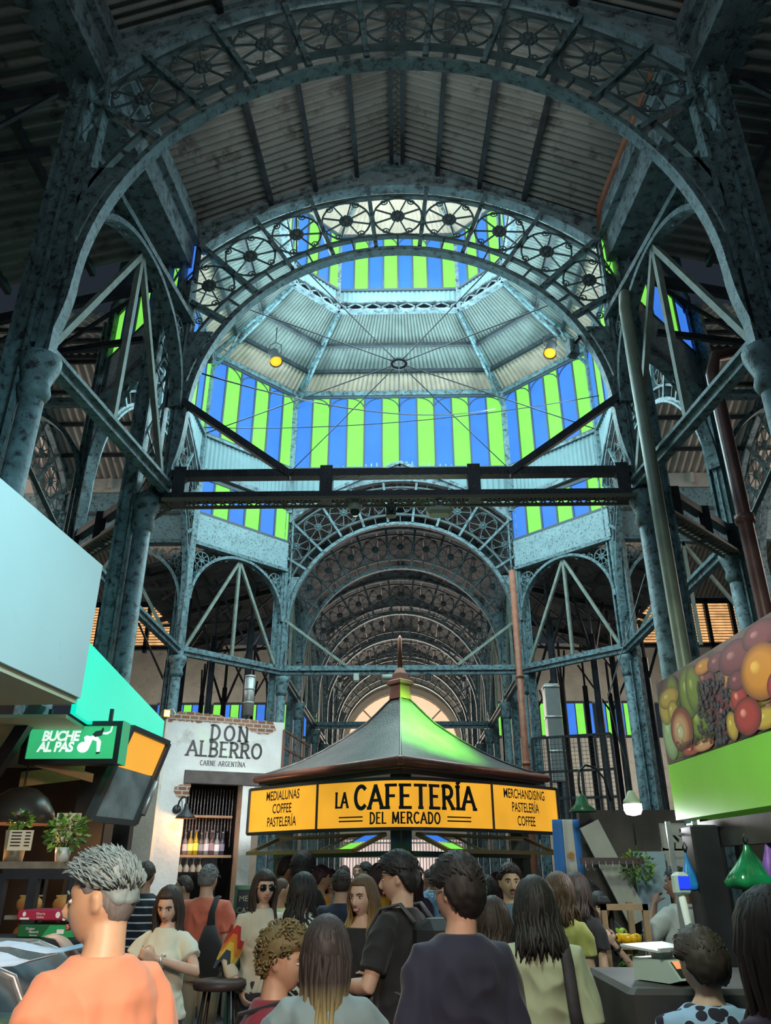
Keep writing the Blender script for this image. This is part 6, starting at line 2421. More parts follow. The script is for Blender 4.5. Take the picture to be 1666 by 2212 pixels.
for (px, Y, lb) in ((770, YC + RF, 'small pale camera on the far tie beam, plaster stall side of the finial'), (840, YC + RF, 'white bullet camera on the far tie beam beside the finial'), (925, YC + RF, 'small black camera on the far tie beam beyond the finial')):
    q = at(px, 1462, Y=Y)
    root = empty('security_camera', q, 0, lb, 'camera')
    m = MB()
    if px == 840:
        m.M = M4.Rotation(pi / 2, 4, 'Y')
        m.lathe([(0.06, -0.13), (0.06, 0.12)], 14)
    else:
        m.bbox((-0.055, -0.06, -0.09), (0.055, 0.06, 0.06), 0.01)
    m.build('housing', BLACK if px == 925 else MATS['camera_white'], root)
    m = MB()
    m.box((-0.015, -0.015, 0.05), (0.015, 0.015, 0.12))
    m.build('mount', STEEL, root)
# bar stool near the grill stall
q = at(478, 2085, Y=6.0)
bs = empty('bar_stool', (q.x, 6.0, 0), 0.4, 'dark bar stool on thin splayed legs behind the curly-haired man', 'stool')
m = MB()
m.lathe([(0.17, 0.93), (0.18, 0.95), (0.175, 0.98), (0.0, 0.985)], 24)
m.build('seat', mat('stool_seat', (0.06, 0.035, 0.03), 0.5), bs)
for k in range(4):
    a = k * pi / 2 + 0.4
    m = MB()
    m.tube([(0.11 * cos(a), 0.11 * sin(a), 0.94), (0.24 * cos(a), 0.24 * sin(a), 0)], 0.012, 8)
    m.build('leg', BLACK, bs)
m = MB()
n = 20
m.tube([(0.2 * cos(2 * pi * i / n), 0.2 * sin(2 * pi * i / n), 0.3) for i in range(n)], 0.009, 6, closed=True)
m.build('foot_ring', BLACK, bs)
# ================================================================== PEOPLE
def remesh(mb, vox, smooth=2, name='form'):
    """fuse overlapping closed forms into one continuous surface"""
    me = bpy.data.meshes.new(name)
    me.from_pydata(mb.v, [], mb.f)
    bm = bmesh.new()
    bm.from_mesh(me)
    bmesh.ops.recalc_face_normals(bm, faces=bm.faces)
    bm.to_mesh(me)
    bm.free()
    o = bpy.data.objects.new(name, me)
    C.objects.link(o)
    r = o.modifiers.new('fuse', 'REMESH')
    r.mode = 'VOXEL'
    r.voxel_size = vox
    if smooth:
        s_ = o.modifiers.new('soften', 'SMOOTH')
        s_.iterations = smooth
        s_.factor = 0.5
    dg = bpy.context.evaluated_depsgraph_get()
    out = bpy.data.meshes.new_from_object(o.evaluated_get(dg))
    bpy.data.objects.remove(o)
    bpy.data.meshes.remove(me)
    vs = [tuple(v.co) for v in out.vertices]
    fs = [tuple(p.vertices) for p in out.polygons]
    bpy.data.meshes.remove(out)
    return vs, fs


def ringloft(mb, rings, n=20, p=2.3):
    """closed loft through horizontal super-ellipse rings (cx, cy, z, rx, ry)"""
    vs, fs = [], []
    for cx, cy, z, rx, ry in rings:
        for j in range(n):
            a = 2 * pi * j / n
            c, s_ = cos(a), sin(a)
            vs.append((cx + rx * math.copysign(abs(c) ** (2 / p), c), cy + ry * math.copysign(abs(s_) ** (2 / p), s_), z))
    for i in range(len(rings) - 1):
        for j in range(n):
            j2 = (j + 1) % n
            fs.append((i * n + j, i * n + j2, i * n + n + j2, i * n + n + j))
    fs.append(tuple(reversed(range(n))))
    fs.append(tuple(range((len(rings) - 1) * n, len(rings) * n)))
    mb.add(vs, fs, 0, True)


def g(d, s_):
    return math.exp(-d * d / (2 * s_ * s_))


def head_surface(d, fem=False):
    """a point of the bare head in direction d (unit), y forward, z up, metres"""
    nx, ny, nz = d
    x, y, z = 0.076 * nx, 0.097 * ny, 0.117 * nz
    if nz < 0:
        k = (-nz) ** 1.6
        x *= 1 - (0.40 if fem else 0.33) * k
        if ny > 0:
            y += 0.010 * k
        else:
            y *= 1 - 0.45 * k
    if ny > 0:
        e = g(abs(x) - 0.031, 0.013) * g(z - 0.006, 0.011)
        y -= 0.011 * e * ny
        y += 0.004 * g(abs(x) - 0.03, 0.02) * g(z - 0.030, 0.008)
        y += 0.004 * g(abs(x) - 0.042, 0.014) * g(z + 0.022, 0.014)
        y += 0.006 * g(x, 0.018) * g(z + 0.098, 0.014)
        y += 0.004 * g(x, 0.022) * g(z + 0.062, 0.012)
    return V((x, y, z))


SKIN = {'fair': mat('skin_fair', (0.62, 0.40, 0.30), 0.5, 0, 0.06, 20), 'tan': mat('skin_tan', (0.50, 0.29, 0.19), 0.5, 0, 0.06, 20),
        'olive': mat('skin_olive', (0.55, 0.36, 0.23), 0.5, 0, 0.06, 20), 'dark': mat('skin_dark', (0.24, 0.13, 0.085), 0.5, 0, 0.06, 20)}
EYEW = mat('eye_white', (0.65, 0.62, 0.58), 0.2)
IRIS = mat('iris_dark', (0.03, 0.02, 0.015), 0.15)
LIP = mat('lips', (0.42, 0.13, 0.12), 0.45)


def hair_mat(name, root, tip=None, z0=0.0, z1=1.0, rough=0.62):
    if name in MATS:
        return MATS[name]
    m = bpy.data.materials.new(name)
    m.use_nodes = True
    nt = m.node_tree
    b = nt.nodes['Principled BSDF']
    b.inputs['Roughness'].default_value = rough
    tc = nt.nodes.new('ShaderNodeTexCoord')
    mp = nt.nodes.new('ShaderNodeMapping')
    mp.inputs['Scale'].default_value = (60, 60, 5)
    nz = nt.nodes.new('ShaderNodeTexNoise')
    nz.inputs['Scale'].default_value = 2
    nt.links.new(tc.outputs['Object'], mp.inputs['Vector'])
    nt.links.new(mp.outputs['Vector'], nz.inputs['Vector'])
    mx = nt.nodes.new('ShaderNodeMix')
    mx.data_type = 'RGBA'
    mx.inputs[6].default_value = (*[c * 0.6 for c in root], 1)
    mx.inputs[7].default_value = (*[c * 1.5 for c in root], 1)
    nt.links.new(nz.outputs['Fac'], mx.inputs[0])
    out = mx.outputs[2]
    if tip:
        sp = nt.nodes.new('ShaderNodeSeparateXYZ')
        nt.links.new(tc.outputs['Object'], sp.inputs[0])
        mr = nt.nodes.new('ShaderNodeMapRange')
        mr.inputs['From Min'].default_value = z0
        mr.inputs['From Max'].default_value = z1
        nt.links.new(sp.outputs['Z'], mr.inputs['Value'])
        m2 = nt.nodes.new('ShaderNodeMix')
        m2.data_type = 'RGBA'
        m2.inputs[6].default_value = (*tip, 1)
        nt.links.new(mr.outputs['Result'], m2.inputs[0])
        nt.links.new(out, m2.inputs[7])
        out = m2.outputs[2]
    nt.links.new(out, b.inputs['Base Color'])
    MATS[name] = m
    return m


def cloth(name, col, **kw):
    return mat(name, col, kw.pop('rough', 0.85), 0, kw.pop('var', 0.10), kw.pop('vscale', 5), sheen=0.15, **kw)


def pattern_cloth(name, kind, c1, c2, scale):
    """woven or printed patterns: stripes, zebra, leopard dots, chevrons"""
    if name in MATS:
        return MATS[name]
    m = bpy.data.materials.new(name)
    m.use_nodes = True
    nt = m.node_tree
    b = nt.nodes['Principled BSDF']
    b.inputs['Roughness'].default_value = 0.85
    tc = nt.nodes.new('ShaderNodeTexCoord')
    rp = nt.nodes.new('ShaderNodeValToRGB')
    rp.color_ramp.interpolation = 'CONSTANT'
    rp.color_ramp.elements[0].color = (*c1, 1)
    rp.color_ramp.elements[1].color = (*c2, 1)
    if kind == 'stripes':
        wv = nt.nodes.new('ShaderNodeTexWave')
        wv.bands_direction = 'Z'
        wv.inputs['Scale'].default_value = scale
        rp.color_ramp.elements[1].position = 0.90
        nt.links.new(tc.outputs['Object'], wv.inputs['Vector'])
        nt.links.new(wv.outputs['Fac'], rp.inputs['Fac'])
    elif kind == 'zebra':
        wv = nt.nodes.new('ShaderNodeTexWave')
        wv.bands_direction = 'DIAGONAL'
        wv.inputs['Scale'].default_value = scale
        wv.inputs['Distortion'].default_value = 7
        wv.inputs['Detail'].default_value = 2
        wv.inputs['Detail Scale'].default_value = 1.5
        rp.color_ramp.elements[1].position = 0.52
        nt.links.new(tc.outputs['Object'], wv.inputs['Vector'])
        nt.links.new(wv.outputs['Fac'], rp.inputs['Fac'])
    else:
        vr = nt.nodes.new('ShaderNodeTexVoronoi')
        vr.inputs['Scale'].default_value = scale
        rp.color_ramp.elements[1].position = 0.42
        nt.links.new(tc.outputs['Object'], vr.inputs['Vector'])
        nt.links.new(vr.outputs['Distance'], rp.inputs['Fac'])
    nt.links.new(rp.outputs['Color'], b.inputs['Base Color'])
    MATS[name] = m
    return m


def hand_forms(mb, W, d, pn, side, curl, s_, spread=0.0):
    """palm, five unequal bent fingers and a thumb, from the wrist along d with palm normal pn"""
    d = d.normalized()
    pn = (pn - d * pn.dot(d)).normalized()
    ac = d.cross(pn).normalized() * side         # towards the thumb side
    k = s_
    P0, P1 = W, W + d * 0.085 * k
    for q0, q1, r0, r1 in ((-0.026, -0.030, 0.014, 0.014), (-0.008, -0.010, 0.015, 0.014), (0.010, 0.010, 0.015, 0.014), (0.022, 0.028, 0.014, 0.013)):
        mb.tube([P0 + ac * q0 * 0.7 * k, P0.lerp(P1, 0.5) + ac * q0 * k, P1 + ac * q1 * k], [r0 * 1.05 * k, r0 * 1.1 * k, r1 * 0.85 * k], 8)
    for q, L in ((0.029, 0.070), (0.0095, 0.078), (-0.010, 0.072), (-0.029, 0.056)):
        a = 0.15 + curl * 0.75
        pts = [P1 + ac * q * k - d * 0.012 * k]
        dirn = (d + ac * q * (3 + 9 * spread)).normalized()
        ang = 0.0
        p = P1 + ac * q * k
        pts.append(p)
        for seg in (0.44, 0.31, 0.25):
            ang += a
            p = p + (dirn * cos(ang) + pn * sin(ang)) * L * seg * k
            pts.append(p)
        mb.tube(pts, [0.0092 * k, 0.0092 * k, 0.0084 * k, 0.0078 * k, 0.0062 * k], 7)
    t0 = W + d * 0.022 * k + ac * 0.024 * k
    t1 = t0 + (d * 0.45 + ac * 0.75 + pn * 0.35).normalized() * 0.036 * k
    t2 = t1 + (d * 0.8 + ac * 0.25 + pn * (0.3 + 0.5 * curl)).normalized() * 0.030 * k
    t3 = t2 + (d * 0.8 - ac * 0.1 + pn * (0.4 + 0.6 * curl)).normalized() * 0.024 * k
    mb.tube([t0 - ac * 0.012 * k, t0, t1, t2, t3], [0.013 * k, 0.014 * k, 0.011 * k, 0.010 * k, 0.0075 * k], 8)


def hair_cap(mb, cover, thick, seed, rough=0.006, nu=44, nv=30, freq=30):
    """a closed shell that stands proud of the scalp where cover(d) is near 1 and hides inside the head elsewhere"""
    def pt(a, b):
        d = V((sin(a) * cos(b), sin(a) * sin(b), cos(a)))
        p = head_surface(d)
        c = max(0.0, min(1.0, cover(d, p)))
        n_ = NZ.noise(V((d.x * freq * 0.35 + seed, d.y * freq * 0.35, d.z * freq * 0.2))) + 0.5 * NZ.noise(V((d.x * freq, d.y * freq + seed, d.z * freq * 0.5)))
        r = -0.012 + c * (0.012 + thick(d) + rough * n_)
        return p + V((p.x / 0.076, p.y / 0.097, p.z / 0.117)).normalized() * r
    vs = [pt(0.001, 0)]
    for i in range(1, nv):
        for j in range(nu):
            vs.append(pt(pi * i / nv, 2 * pi * j / nu))
    vs.append(pt(pi - 0.001, 0))
    fs = [(0, 1 + j, 1 + (j + 1) % nu) for j in range(nu)]
    for i in range(nv - 2):
        for j in range(nu):
            a, b = 1 + i * nu + j, 1 + i * nu + (j + 1) % nu
            fs.append((a, a + nu, b + nu, b))
    e = len(vs) - 1
    o = 1 + (nv - 2) * nu
    fs += [(e, o + (j + 1) % nu, o + j) for j in range(nu)]
    mb.add(vs, fs, 0, True)


def sst(a, b, x):
    t = max(0.0, min(1.0, (x - a) / (b - a)))
    return t * t * (3 - 2 * t)


def cover_short(front=0.062, side=0.012, back=-0.055):
    def f(d, p):
        # the hairline height around the head
        h = side + (front - side) * sst(0.1, 0.75, d.y) + (back - side) * sst(0.05, 0.7, -d.y)
        if abs(d.x) > 0.75 and -0.15 < d.y < 0.35:
            h = max(h, 0.012)
        return sst(h - 0.006, h + 0.012, p.z)
    return f


def person(label, x, y, top, yaw=0.0, hy=0.0, hp=0.0, fem=False, H=None, skin='fair', hair=('short', 'hair_black', {}), shirt=None, pants=None, lean=(0, 0), arms=None, sit=False, vox=0.011, build=1.0, sleeve=0.55, hem=0.86, curl=(0.5, 0.5), group=None, face=True, smile=False, hands=(True, True), neckline=1.462, feet=True, tank=False, palm=None):
    """one person: a continuous body with clothes and hair as parts. yaw 0 faces down the nave, positive turns to the plaster-stall side"""
    hs = 0.018 if hair[0] in ('short', 'long', 'bob') else 0.03 if hair[0] in ('curly', 'tall') else 0.004
    if H is None:
        H = top - hs
    sc_ = H / 1.72
    drop = H + hs - top
    root = empty('person', (x, y, 0), yaw, label, 'person', group)
    hipz = 0.92
    dz = -drop / sc_
    lx, ly = lean

    def sp(z):
        t = max(0.0, z - hipz)
        return lx * t, ly * t

    sw = (0.168 if fem else 0.196) * build
    wst = (0.118 if fem else 0.150) * build
    hipw = (0.172 if fem else 0.165) * build
    depth = (0.098 if fem else 0.112) * build

    def torso(infl, z0, z1, mb):
        rows = [(0.84, hipw * 0.93, depth * 1.02), (0.92, hipw, depth * 1.06), (1.00, (hipw + wst) / 2 + 0.004, depth), (1.09, wst, depth * 0.93), (1.20, (wst + sw) / 2 * 0.97, depth * 1.02), (1.30, sw * 0.90, depth * 1.08),
                (1.365, sw * 0.90, depth * 1.0), (1.40, sw * 0.82, depth * 0.88), (1.43, sw * 0.64, depth * 0.76), (1.452, sw * 0.45, depth * 0.68), (1.467, sw * 0.35, 0.066), (1.485, 0.064, 0.062)]
        out = []
        for z, rx, ry in rows:
            if z0 - 1e-6 <= z <= z1 + 1e-6:
                ox, oy = sp(z)
                out.append((ox, oy + (0.012 if 1.15 < z < 1.36 else 0), z + dz, rx + infl, ry + infl))
        if fem and z1 > 1.3:
            for sx in (-1, 1):
                ox, oy = sp(1.27)
                mb.ball((ox + sx * 0.068, oy + depth * 0.80, 1.265 + dz), (0.062 + infl, 0.055 + infl, 0.060 + infl), 14, 10)
        ringloft(mb, out, 22, 2.15)

    # joints
    hx, hyy = sp(1.60)
    HC = V((hx + lx * 0.05, hyy + ly * 0.05 + 0.012, 1.605 + dz))
    Rh = M4.Rotation(hy, 4, 'Z') @ M4.Rotation(hp, 4, 'X')
    HM = M4.Translation(HC) @ Rh
    ox, oy = sp(1.40)
    J = {}
    for sd, nm in ((-1, 'L'), (1, 'R')):
        S_ = V((ox + sd * (sw - 0.026), oy, 1.388 + dz))
        a = (arms or {}).get(nm)
        if a:
            E_, W_ = V(a[0]) + V((0, 0, dz)), V(a[1]) + V((0, 0, dz))
        else:
            E_ = S_ + V((sd * 0.036, -0.02, -0.275))
            W_ = E_ + V((sd * 0.015, 0.06, -0.235))
        J[nm] = (S_, E_, W_)
    body = MB()
    torso(-0.004 if tank else -0.014, 0.84, 1.49, body)
    # neck and head
    nb = V((sp(1.45)[0], sp(1.45)[1], 1.44 + dz))
    nt_ = HM @ V((0, -0.018, -0.055))
    body.tube([nb, nb.lerp(nt_, 0.5) + V((0, -0.004, 0)), nt_], [0.068 * build, 0.052 if fem else 0.058, 0.052 if fem else 0.058], 14)
    hm = MB()
    nu, nv = 40, 30
    vs = [HM @ head_surface(V((0, 0, 1)), fem)]
    for i in range(1, nv):
        for j in range(nu):
            a, b = pi * i / nv, 2 * pi * j / nu
            vs.append(HM @ head_surface(V((sin(a) * cos(b), sin(a) * sin(b), cos(a))), fem))
    vs.append(HM @ head_surface(V((0, 0, -1)), fem))
    fs = [(0, 1 + j, 1 + (j + 1) % nu) for j in range(nu)]
    for i in range(nv - 2):
        for j in range(nu):
            a, b = 1 + i * nu + j, 1 + i * nu + (j + 1) % nu
            fs.append((a, a + nu, b + nu, b))
    e = len(vs) - 1
    o_ = 1 + (nv - 2) * nu
    fs += [(e, o_ + (j + 1) % nu, o_ + j) for j in range(nu)]
    body.add(vs, fs, 0, True)
    body.tube([HM @ V(p) for p in ((0, 0.082, 0.022), (0, 0.098, 0.002), (0, 0.112, -0.022), (0, 0.108, -0.032), (0, 0.09, -0.040))], [0.008, 0.0095, 0.0125, 0.013, 0.008], 10)
    for sx in (-1, 1):
        body.ball(HM @ V((sx * 0.009, 0.100, -0.033)), 0.008, 8, 6)
        em = MB()
        em.ball((0, 0, 0), (0.009, 0.021, 0.031), 10, 8)
        em.ball((0.003 * sx, -0.004, 0.014), (0.010, 0.019, 0.017), 8, 6)
        Me = HM @ M4.Translation((sx * 0.077, -0.008, -0.004)) @ M4.Rotation(sx * 0.35, 4, 'Z') @ M4.Rotation(-0.15, 4, 'X')
        body.add([Me @ V(p) for p in em.v], em.f, 0, True)
    # arms and hands
    for sd, nm in ((-1, 'L'), (1, 'R')):
        S_, E_, W_ = J[nm]
        fk = (0.85 if fem else 1.0) * build
        body.tube([S_ + V((-sd * 0.05, 0, 0.0)), S_, S_.lerp(E_, 0.35), S_.lerp(E_, 0.8), E_, E_.lerp(W_, 0.25), E_.lerp(W_, 0.7), W_], [0.05 * fk if tank else 0.036 * fk, 0.056 * fk if tank else 0.046 * fk, 0.047 * fk, 0.042 * fk, 0.041 * fk, 0.042 * fk, 0.032 * fk, 0.026 * fk], 12)
        if hands[0 if sd < 0 else 1]:
            d_ = (W_ - E_).normalized()
            pn = V((palm or {}).get(nm, (-sd * 1.0, 0.25, 0.0)))
            hand_forms(body, W_ + d_ * 0.004, d_, pn, sd if True else 1, curl[0 if sd < 0 else 1], (0.9 if fem else 1.0))
    # legs
    for sx in (-1, 1):
        hp_ = V((sx * 0.088 * build, 0, 0.90 + dz))
        if sit:
            kn = V((sx * 0.12, 0.40, 0.90 + dz + 0.0))
            an = V((sx * 0.11, 0.36, max(0.10, 0.90 + dz - 0.44)))
        else:
            kn = V((sx * 0.095, 0.015, 0.48))
            an = V((sx * 0.10, -0.02, 0.085))
        body.tube([hp_, hp_.lerp(kn, 0.4), kn, kn.lerp(an, 0.3), an], [0.085 * build, 0.076 * build, 0.055, 0.053, 0.036], 12)
        body.tube([an + V((0, -0.03, -0.045)), an + V((0, 0.05, -0.05)), an + V((0, 0.14, -0.062)), an + V((0, 0.185, -0.066))], [0.036, 0.040, 0.036, 0.022], 10)
    vs, fs = remesh(body, vox, 2)
    B = MB()
    B.add([V(p) * sc_ for p in vs], fs, 0, True)
    if face:
        fm = MB()
        for sx in (-1, 1):
            fm.ball((sx * 0.031, 0.079, 0.005), (0.0155, 0.010, 0.0075 if not smile else 0.0055), 12, 8, 1)
            fm.ball((sx * 0.031, 0.0865, 0.005), (0.0062, 0.004, 0.0062 if not smile else 0.005), 10, 6, 2)
            fm.tube([(sx * 0.014, 0.086, 0.012), (sx * 0.030, 0.0885, 0.0155), (sx * 0.047, 0.079, 0.010)], [0.0015, 0.0022, 0.0012], 6, 2)
            fm.tube([(sx * 0.012, 0.097, 0.024), (sx * 0.030, 0.094, 0.031), (sx * 0.052, 0.080, 0.025)], [0.003, 0.0042, 0.002], 6, 4)
        if smile:
            fm.tube([(-0.027, 0.084, -0.052), (-0.012, 0.0955, -0.060), (0, 0.0975, -0.062), (0.012, 0.0955, -0.060), (0.027, 0.084, -0.052)], [0.002, 0.0042, 0.0045, 0.0042, 0.002], 8, 1)
            fm.tube([(-0.028, 0.085, -0.052), (-0.012, 0.098, -0.055), (0.012, 0.098, -0.055), (0.028, 0.085, -0.052)], 0.0028, 6, 3)
            fm.tube([(-0.026, 0.084, -0.054), (-0.012, 0.098, -0.068), (0.012, 0.098, -0.068), (0.026, 0.084, -0.054)], [0.002, 0.004, 0.004, 0.002], 6, 3)
        else:
            fm.tube([(-0.023, 0.086, -0.061), (-0.009, 0.0985, -0.0575), (0, 0.0985, -0.059), (0.009, 0.0985, -0.0575), (0.023, 0.086, -0.061)], [0.002, 0.004, 0.0035, 0.004, 0.002], 8, 3)
            fm.tube([(-0.022, 0.086, -0.062), (-0.008, 0.097, -0.067), (0.008, 0.097, -0.067), (0.022, 0.086, -0.062)], [0.002, 0.0048, 0.0048, 0.002], 8, 3)
        B.add([(HM @ V(p)) * sc_ for p in fm.v], fm.f, 0, True)
        k = len(fm.f)
        B.mi[-k:] = fm.mi
    B.build('body', [SKIN[skin], EYEW, IRIS, LIP, hair_mats(hair[1])], root)
    # clothes
    if shirt:
        cm = MB()
        z1 = neckline if neckline > 1.44 else 1.425
        torso(0.016, hem if hem > 0.8 else 0.84, 1.44 if tank else 1.467, cm)
        if hem > 0.86:
            pass
        if not tank:
            for sd, nm in ((-1, 'L'), (1, 'R')):
                S_, E_, W_ = J[nm]
                fk = (0.9 if fem else 1.0) * build
                if sleeve <= 1.0:
                    pts = [S_ + V((-sd * 0.09, 0, 0.006)), S_ + V((-sd * 0.02, 0, 0.0)), S_.lerp(E_, sleeve * 0.35), S_.lerp(E_, sleeve * 0.7), S_.lerp(E_, sleeve)]
                    rs = [0.060 * fk, 0.068 * fk, 0.069 * fk, 0.069 * fk, 0.071 * fk]
                else:
                    pts = [S_ + V((-sd * 0.09, 0, 0.005)), S_, S_.lerp(E_, 0.5), E_, E_.lerp(W_, 0.5), E_.lerp(W_, min(0.98, sleeve - 1))]
                    rs = [0.058 * fk, 0.066 * fk, 0.062 * fk, 0.058 * fk, 0.052 * fk, 0.045 * fk]
                cm.tube(pts, rs, 14)
        vs, fs = remesh(cm, vox * 1.05, 3)
        out = []
        for p in vs:
            q = V(p)
            c = V((sp(q.z - dz)[0], sp(q.z - dz)[1], q.z))
            n_ = V((q.x - c.x, q.y - c.y, 0))
            if n_.length > 1e-4:
                n_.normalize()
            zz = q.z - dz
            fold = NZ.noise(V((q.x * 9 + x * 7, q.y * 9, zz * 4 + y))) * 0.010 + (1 - abs(NZ.noise(V((q.x * 10 + zz * 6, q.y * 9 + 3, zz * 4 - q.x * 7)))) * 2.2) * 0.010 - 0.004
            w_ = sst(1.46, 1.30, zz)
            out.append((q + n_ * (0.004 + 1.5 * fold * (0.25 + 0.75 * w_))) * sc_)
        D = MB()
        D.add(out, fs, 0, True)
        D.build('shirt' if not fem else 'top', shirt, root)
    if pants:
        pm = MB()
        torso(0.010, 0.84, 1.00, pm)
        for sx in (-1, 1):
            hp_ = V((sx * 0.088 * build, 0, 0.90 + dz))
            if sit:
                kn = V((sx * 0.12, 0.40, 0.90 + dz))
                an = V((sx * 0.11, 0.36, max(0.14, 0.90 + dz - 0.40)))
            else:
                kn = V((sx * 0.095, 0.015, 0.48))
                an = V((sx * 0.10, -0.02, 0.11))
            pm.tube([hp_, hp_.lerp(kn, 0.4), kn, kn.lerp(an, 0.3), an], [0.098 * build, 0.090 * build, 0.072, 0.070, 0.062], 12)
        vs, fs = remesh(pm, max(vox, 0.014), 2)
        D = MB()
        D.add([V(p) * sc_ for p in vs], fs, 0, True)
        D.build('trousers', pants, root)
    # shoes
    if feet:
        for sx in (-1, 1):
            an = V((sx * 0.11, 0.36, max(0.10, 0.90 + dz - 0.44))) if sit else V((sx * 0.10, -0.02, 0.085))
            f_ = MB()
            f_.tube([an + V((0, -0.045, -0.03)), an + V((0, 0.02, -0.03)), an + V((0, 0.11, -0.05)), an + V((0, 0.20, -0.058))], [0.044, 0.05, 0.045, 0.026], 12)
            D = MB()
            D.add([V(p) * sc_ for p in f_.v], f_.f, 0, True)
            D.build('shoe', mat('shoe_dark', (0.05, 0.045, 0.045), 0.5), root)
    # hair
    style, hm_name, hk = hair
    hb = MB()
    seed = hk.get('seed', abs(hash((round(x, 2), round(y, 2)))) % 97)
    rn = random.Random(seed)
    if style in ('short', 'tall', 'buzz'):
        th = hk.get('thick', 0.022 if style != 'buzz' else 0.004)
        tp = hk.get('top', th)
        hair_cap(hb, cover_short(hk.get('front', 0.062), hk.get('side', 0.012), hk.get('back', -0.055)), lambda d: (th + (tp - th) * sst(0.1, 0.8, d.z)), seed, hk.get('rough', 0.008 if style != 'buzz' else 0.001), 56, 40)
        if style != 'buzz' and hk.get('strands', 120):
            for k in range(hk.get('strands', 120) * 2):
                a = math.acos(rn.uniform(0.05, 1.0))
                b = rn.uniform(0, 2 * pi)
                d = V((sin(a) * cos(b), sin(a) * sin(b), cos(a)))
                p = head_surface(d)
                if cover_short(hk.get('front', 0.062), hk.get('side', 0.012), hk.get('back', -0.055))(d, p) < 0.8 or d.z < 0.2:
                    continue
                n_ = V((p.x / 0.076, p.y / 0.097, p.z / 0.117)).normalized()
                sw_ = V(hk.get('sweep', (0.3, 0.6, 0.1))) + V((rn.uniform(-0.5, 0.5), rn.uniform(-0.5, 0.5), 0))
                q0 = p + n_ * tp * 0.6
                L = hk.get('len', 0.035)
                st_ = (sw_ - n_ * sw_.dot(n_))
                up_ = hk.get('lift', 0.12)
                q1 = q0 + (n_ * up_ * 2 + st_).normalized() * L * 0.6
                q2 = q1 + (n_ * (up_ - 0.12) + st_).normalized() * L * 0.6
                hb.tube([q0, q1, q2], [hk.get('fat', 0.0042), hk.get('fat', 0.0042) * 0.8, 0.0008], 4)
    elif style == 'curly':
        hair_cap(hb, cover_short(0.052, 0.02, -0.075), lambda d: 0.018 + 0.024 * sst(-0.1, 0.7, d.z), seed, 0.012)
        for k in range(300):
            a = math.acos(rn.uniform(-0.45, 1.0))
            b = rn.uniform(0, 2 * pi)
            d = V((sin(a) * cos(b), sin(a) * sin(b), cos(a)))
            p = head_surface(d)
            if cover_short(0.052, 0.02, -0.075)(d, p) < 0.7:
                continue
            n_ = V((p.x / 0.076, p.y / 0.097, p.z / 0.117)).normalized()
            q = p + n_ * (0.022 + 0.028 * sst(-0.1, 0.7, d.z) * rn.uniform(0.5, 1.1))
            t = n_.orthogonal().normalized()
            t.rotate(M4.Rotation(rn.uniform(0, 6.3), 3, n_))
            b_ = n_.cross(t)
            r_ = rn.uniform(0.008, 0.013)
            hb.tube([q + (t * cos(u * 1.2) + n_ * sin(u * 1.2)) * r_ + b_ * 0.004 * u for u in range(8)], [0.0042] * 7 + [0.001], 5)
    elif style in ('long', 'bob', 'pony'):
        fr = hk.get('front', 0.050)
        open_ = hk.get('open', 0.62)

        def cov(d, p):
            # open face: the hair parts around an oval in front
            oe = open_ - 0.42 * sst(0.015, -0.07, p.z)
            fo = sst(oe, oe + 0.12, d.y) * (1 - sst(fr - 0.01, fr + 0.012, p.z))
            low = sst(-0.115, -0.085, p.z)
            return (1 - fo) * low
        hair_cap(hb, cov, lambda d: hk.get('thick', 0.020), seed, 0.004, 48, 32, 20)
        L = hk.get('length', 0.40)
        N = int(hk.get('n', 110) * 1.5)
        for k in range(N):
            if style == 'pony' and k > N * 0.5:
                break
            b = rn.uniform(hk.get('b0', -0.15), hk.get('b1', 1.15)) * pi      # around the back: 0 = right side .. pi = left side through the back
            ang = -b                                                    # back is -y
            tl = rn.uniform(0.05, 0.55)
            d0 = V((cos(ang) * tl, sin(ang) * tl * 0.9 - 0.05, 1.0 - tl * 0.45)).normalized()
            d1 = V((cos(ang) * 0.9, sin(ang) * 0.9, 0.42)).normalized()
            th_ = hk.get('thick', 0.020)
            out1 = lambda d, k_: head_surface(d) + V((head_surface(d).x / 0.076, head_surface(d).y / 0.097, head_surface(d).z / 0.117)).normalized() * k_
            p0, p1 = out1(d0, th_ * 0.8), out1(d1, th_ * rn.uniform(0.6, 1.0))
            dx = V((cos(ang), sin(ang), 0))
            rad = Vout = None
            r1 = 0.074 + rn.uniform(0.008, 0.03)
            ry = 0.094 + rn.uniform(0.0, 0.022)
            pts = [p0, out1((d0 + d1).normalized(), th_ * 0.95), p1, V((dx.x * (r1 + 0.004), dx.y * ry, -0.02))]
            ll = L * rn.uniform(0.82, 1.08)
            spread = hk.get('flare', 0.03)
            for j in range(1, 7):
                t = j / 6
                zz = -0.02 - ll * t
                ex = spread * t
                back = -0.012 * sst(0, 0.5, t) - 0.035 * sst(0.25, 0.8, t)
                px_ = dx.x * (r1 * (1 - 0.18 * sst(0, 0.35, t)) + ex) + 0.010 * sin(4 * t + k)
                py_ = dx.y * (ry * (1 - 0.10 * sst(0, 0.35, t))) + (back if dx.y < -0.1 else 0.055 * sst(0.3, 0.7, t)) + 0.006 * cos(5 * t + k * 2)
                pts.append(V((px_, py_, zz)))
            fa = hk.get('fat', 0.0105)
            hb.tube(pts, [fa * 0.5, fa * 0.8, fa, fa, fa, fa, fa, fa * 0.85, fa * 0.6, fa * 0.2], 6, flat=0.6)
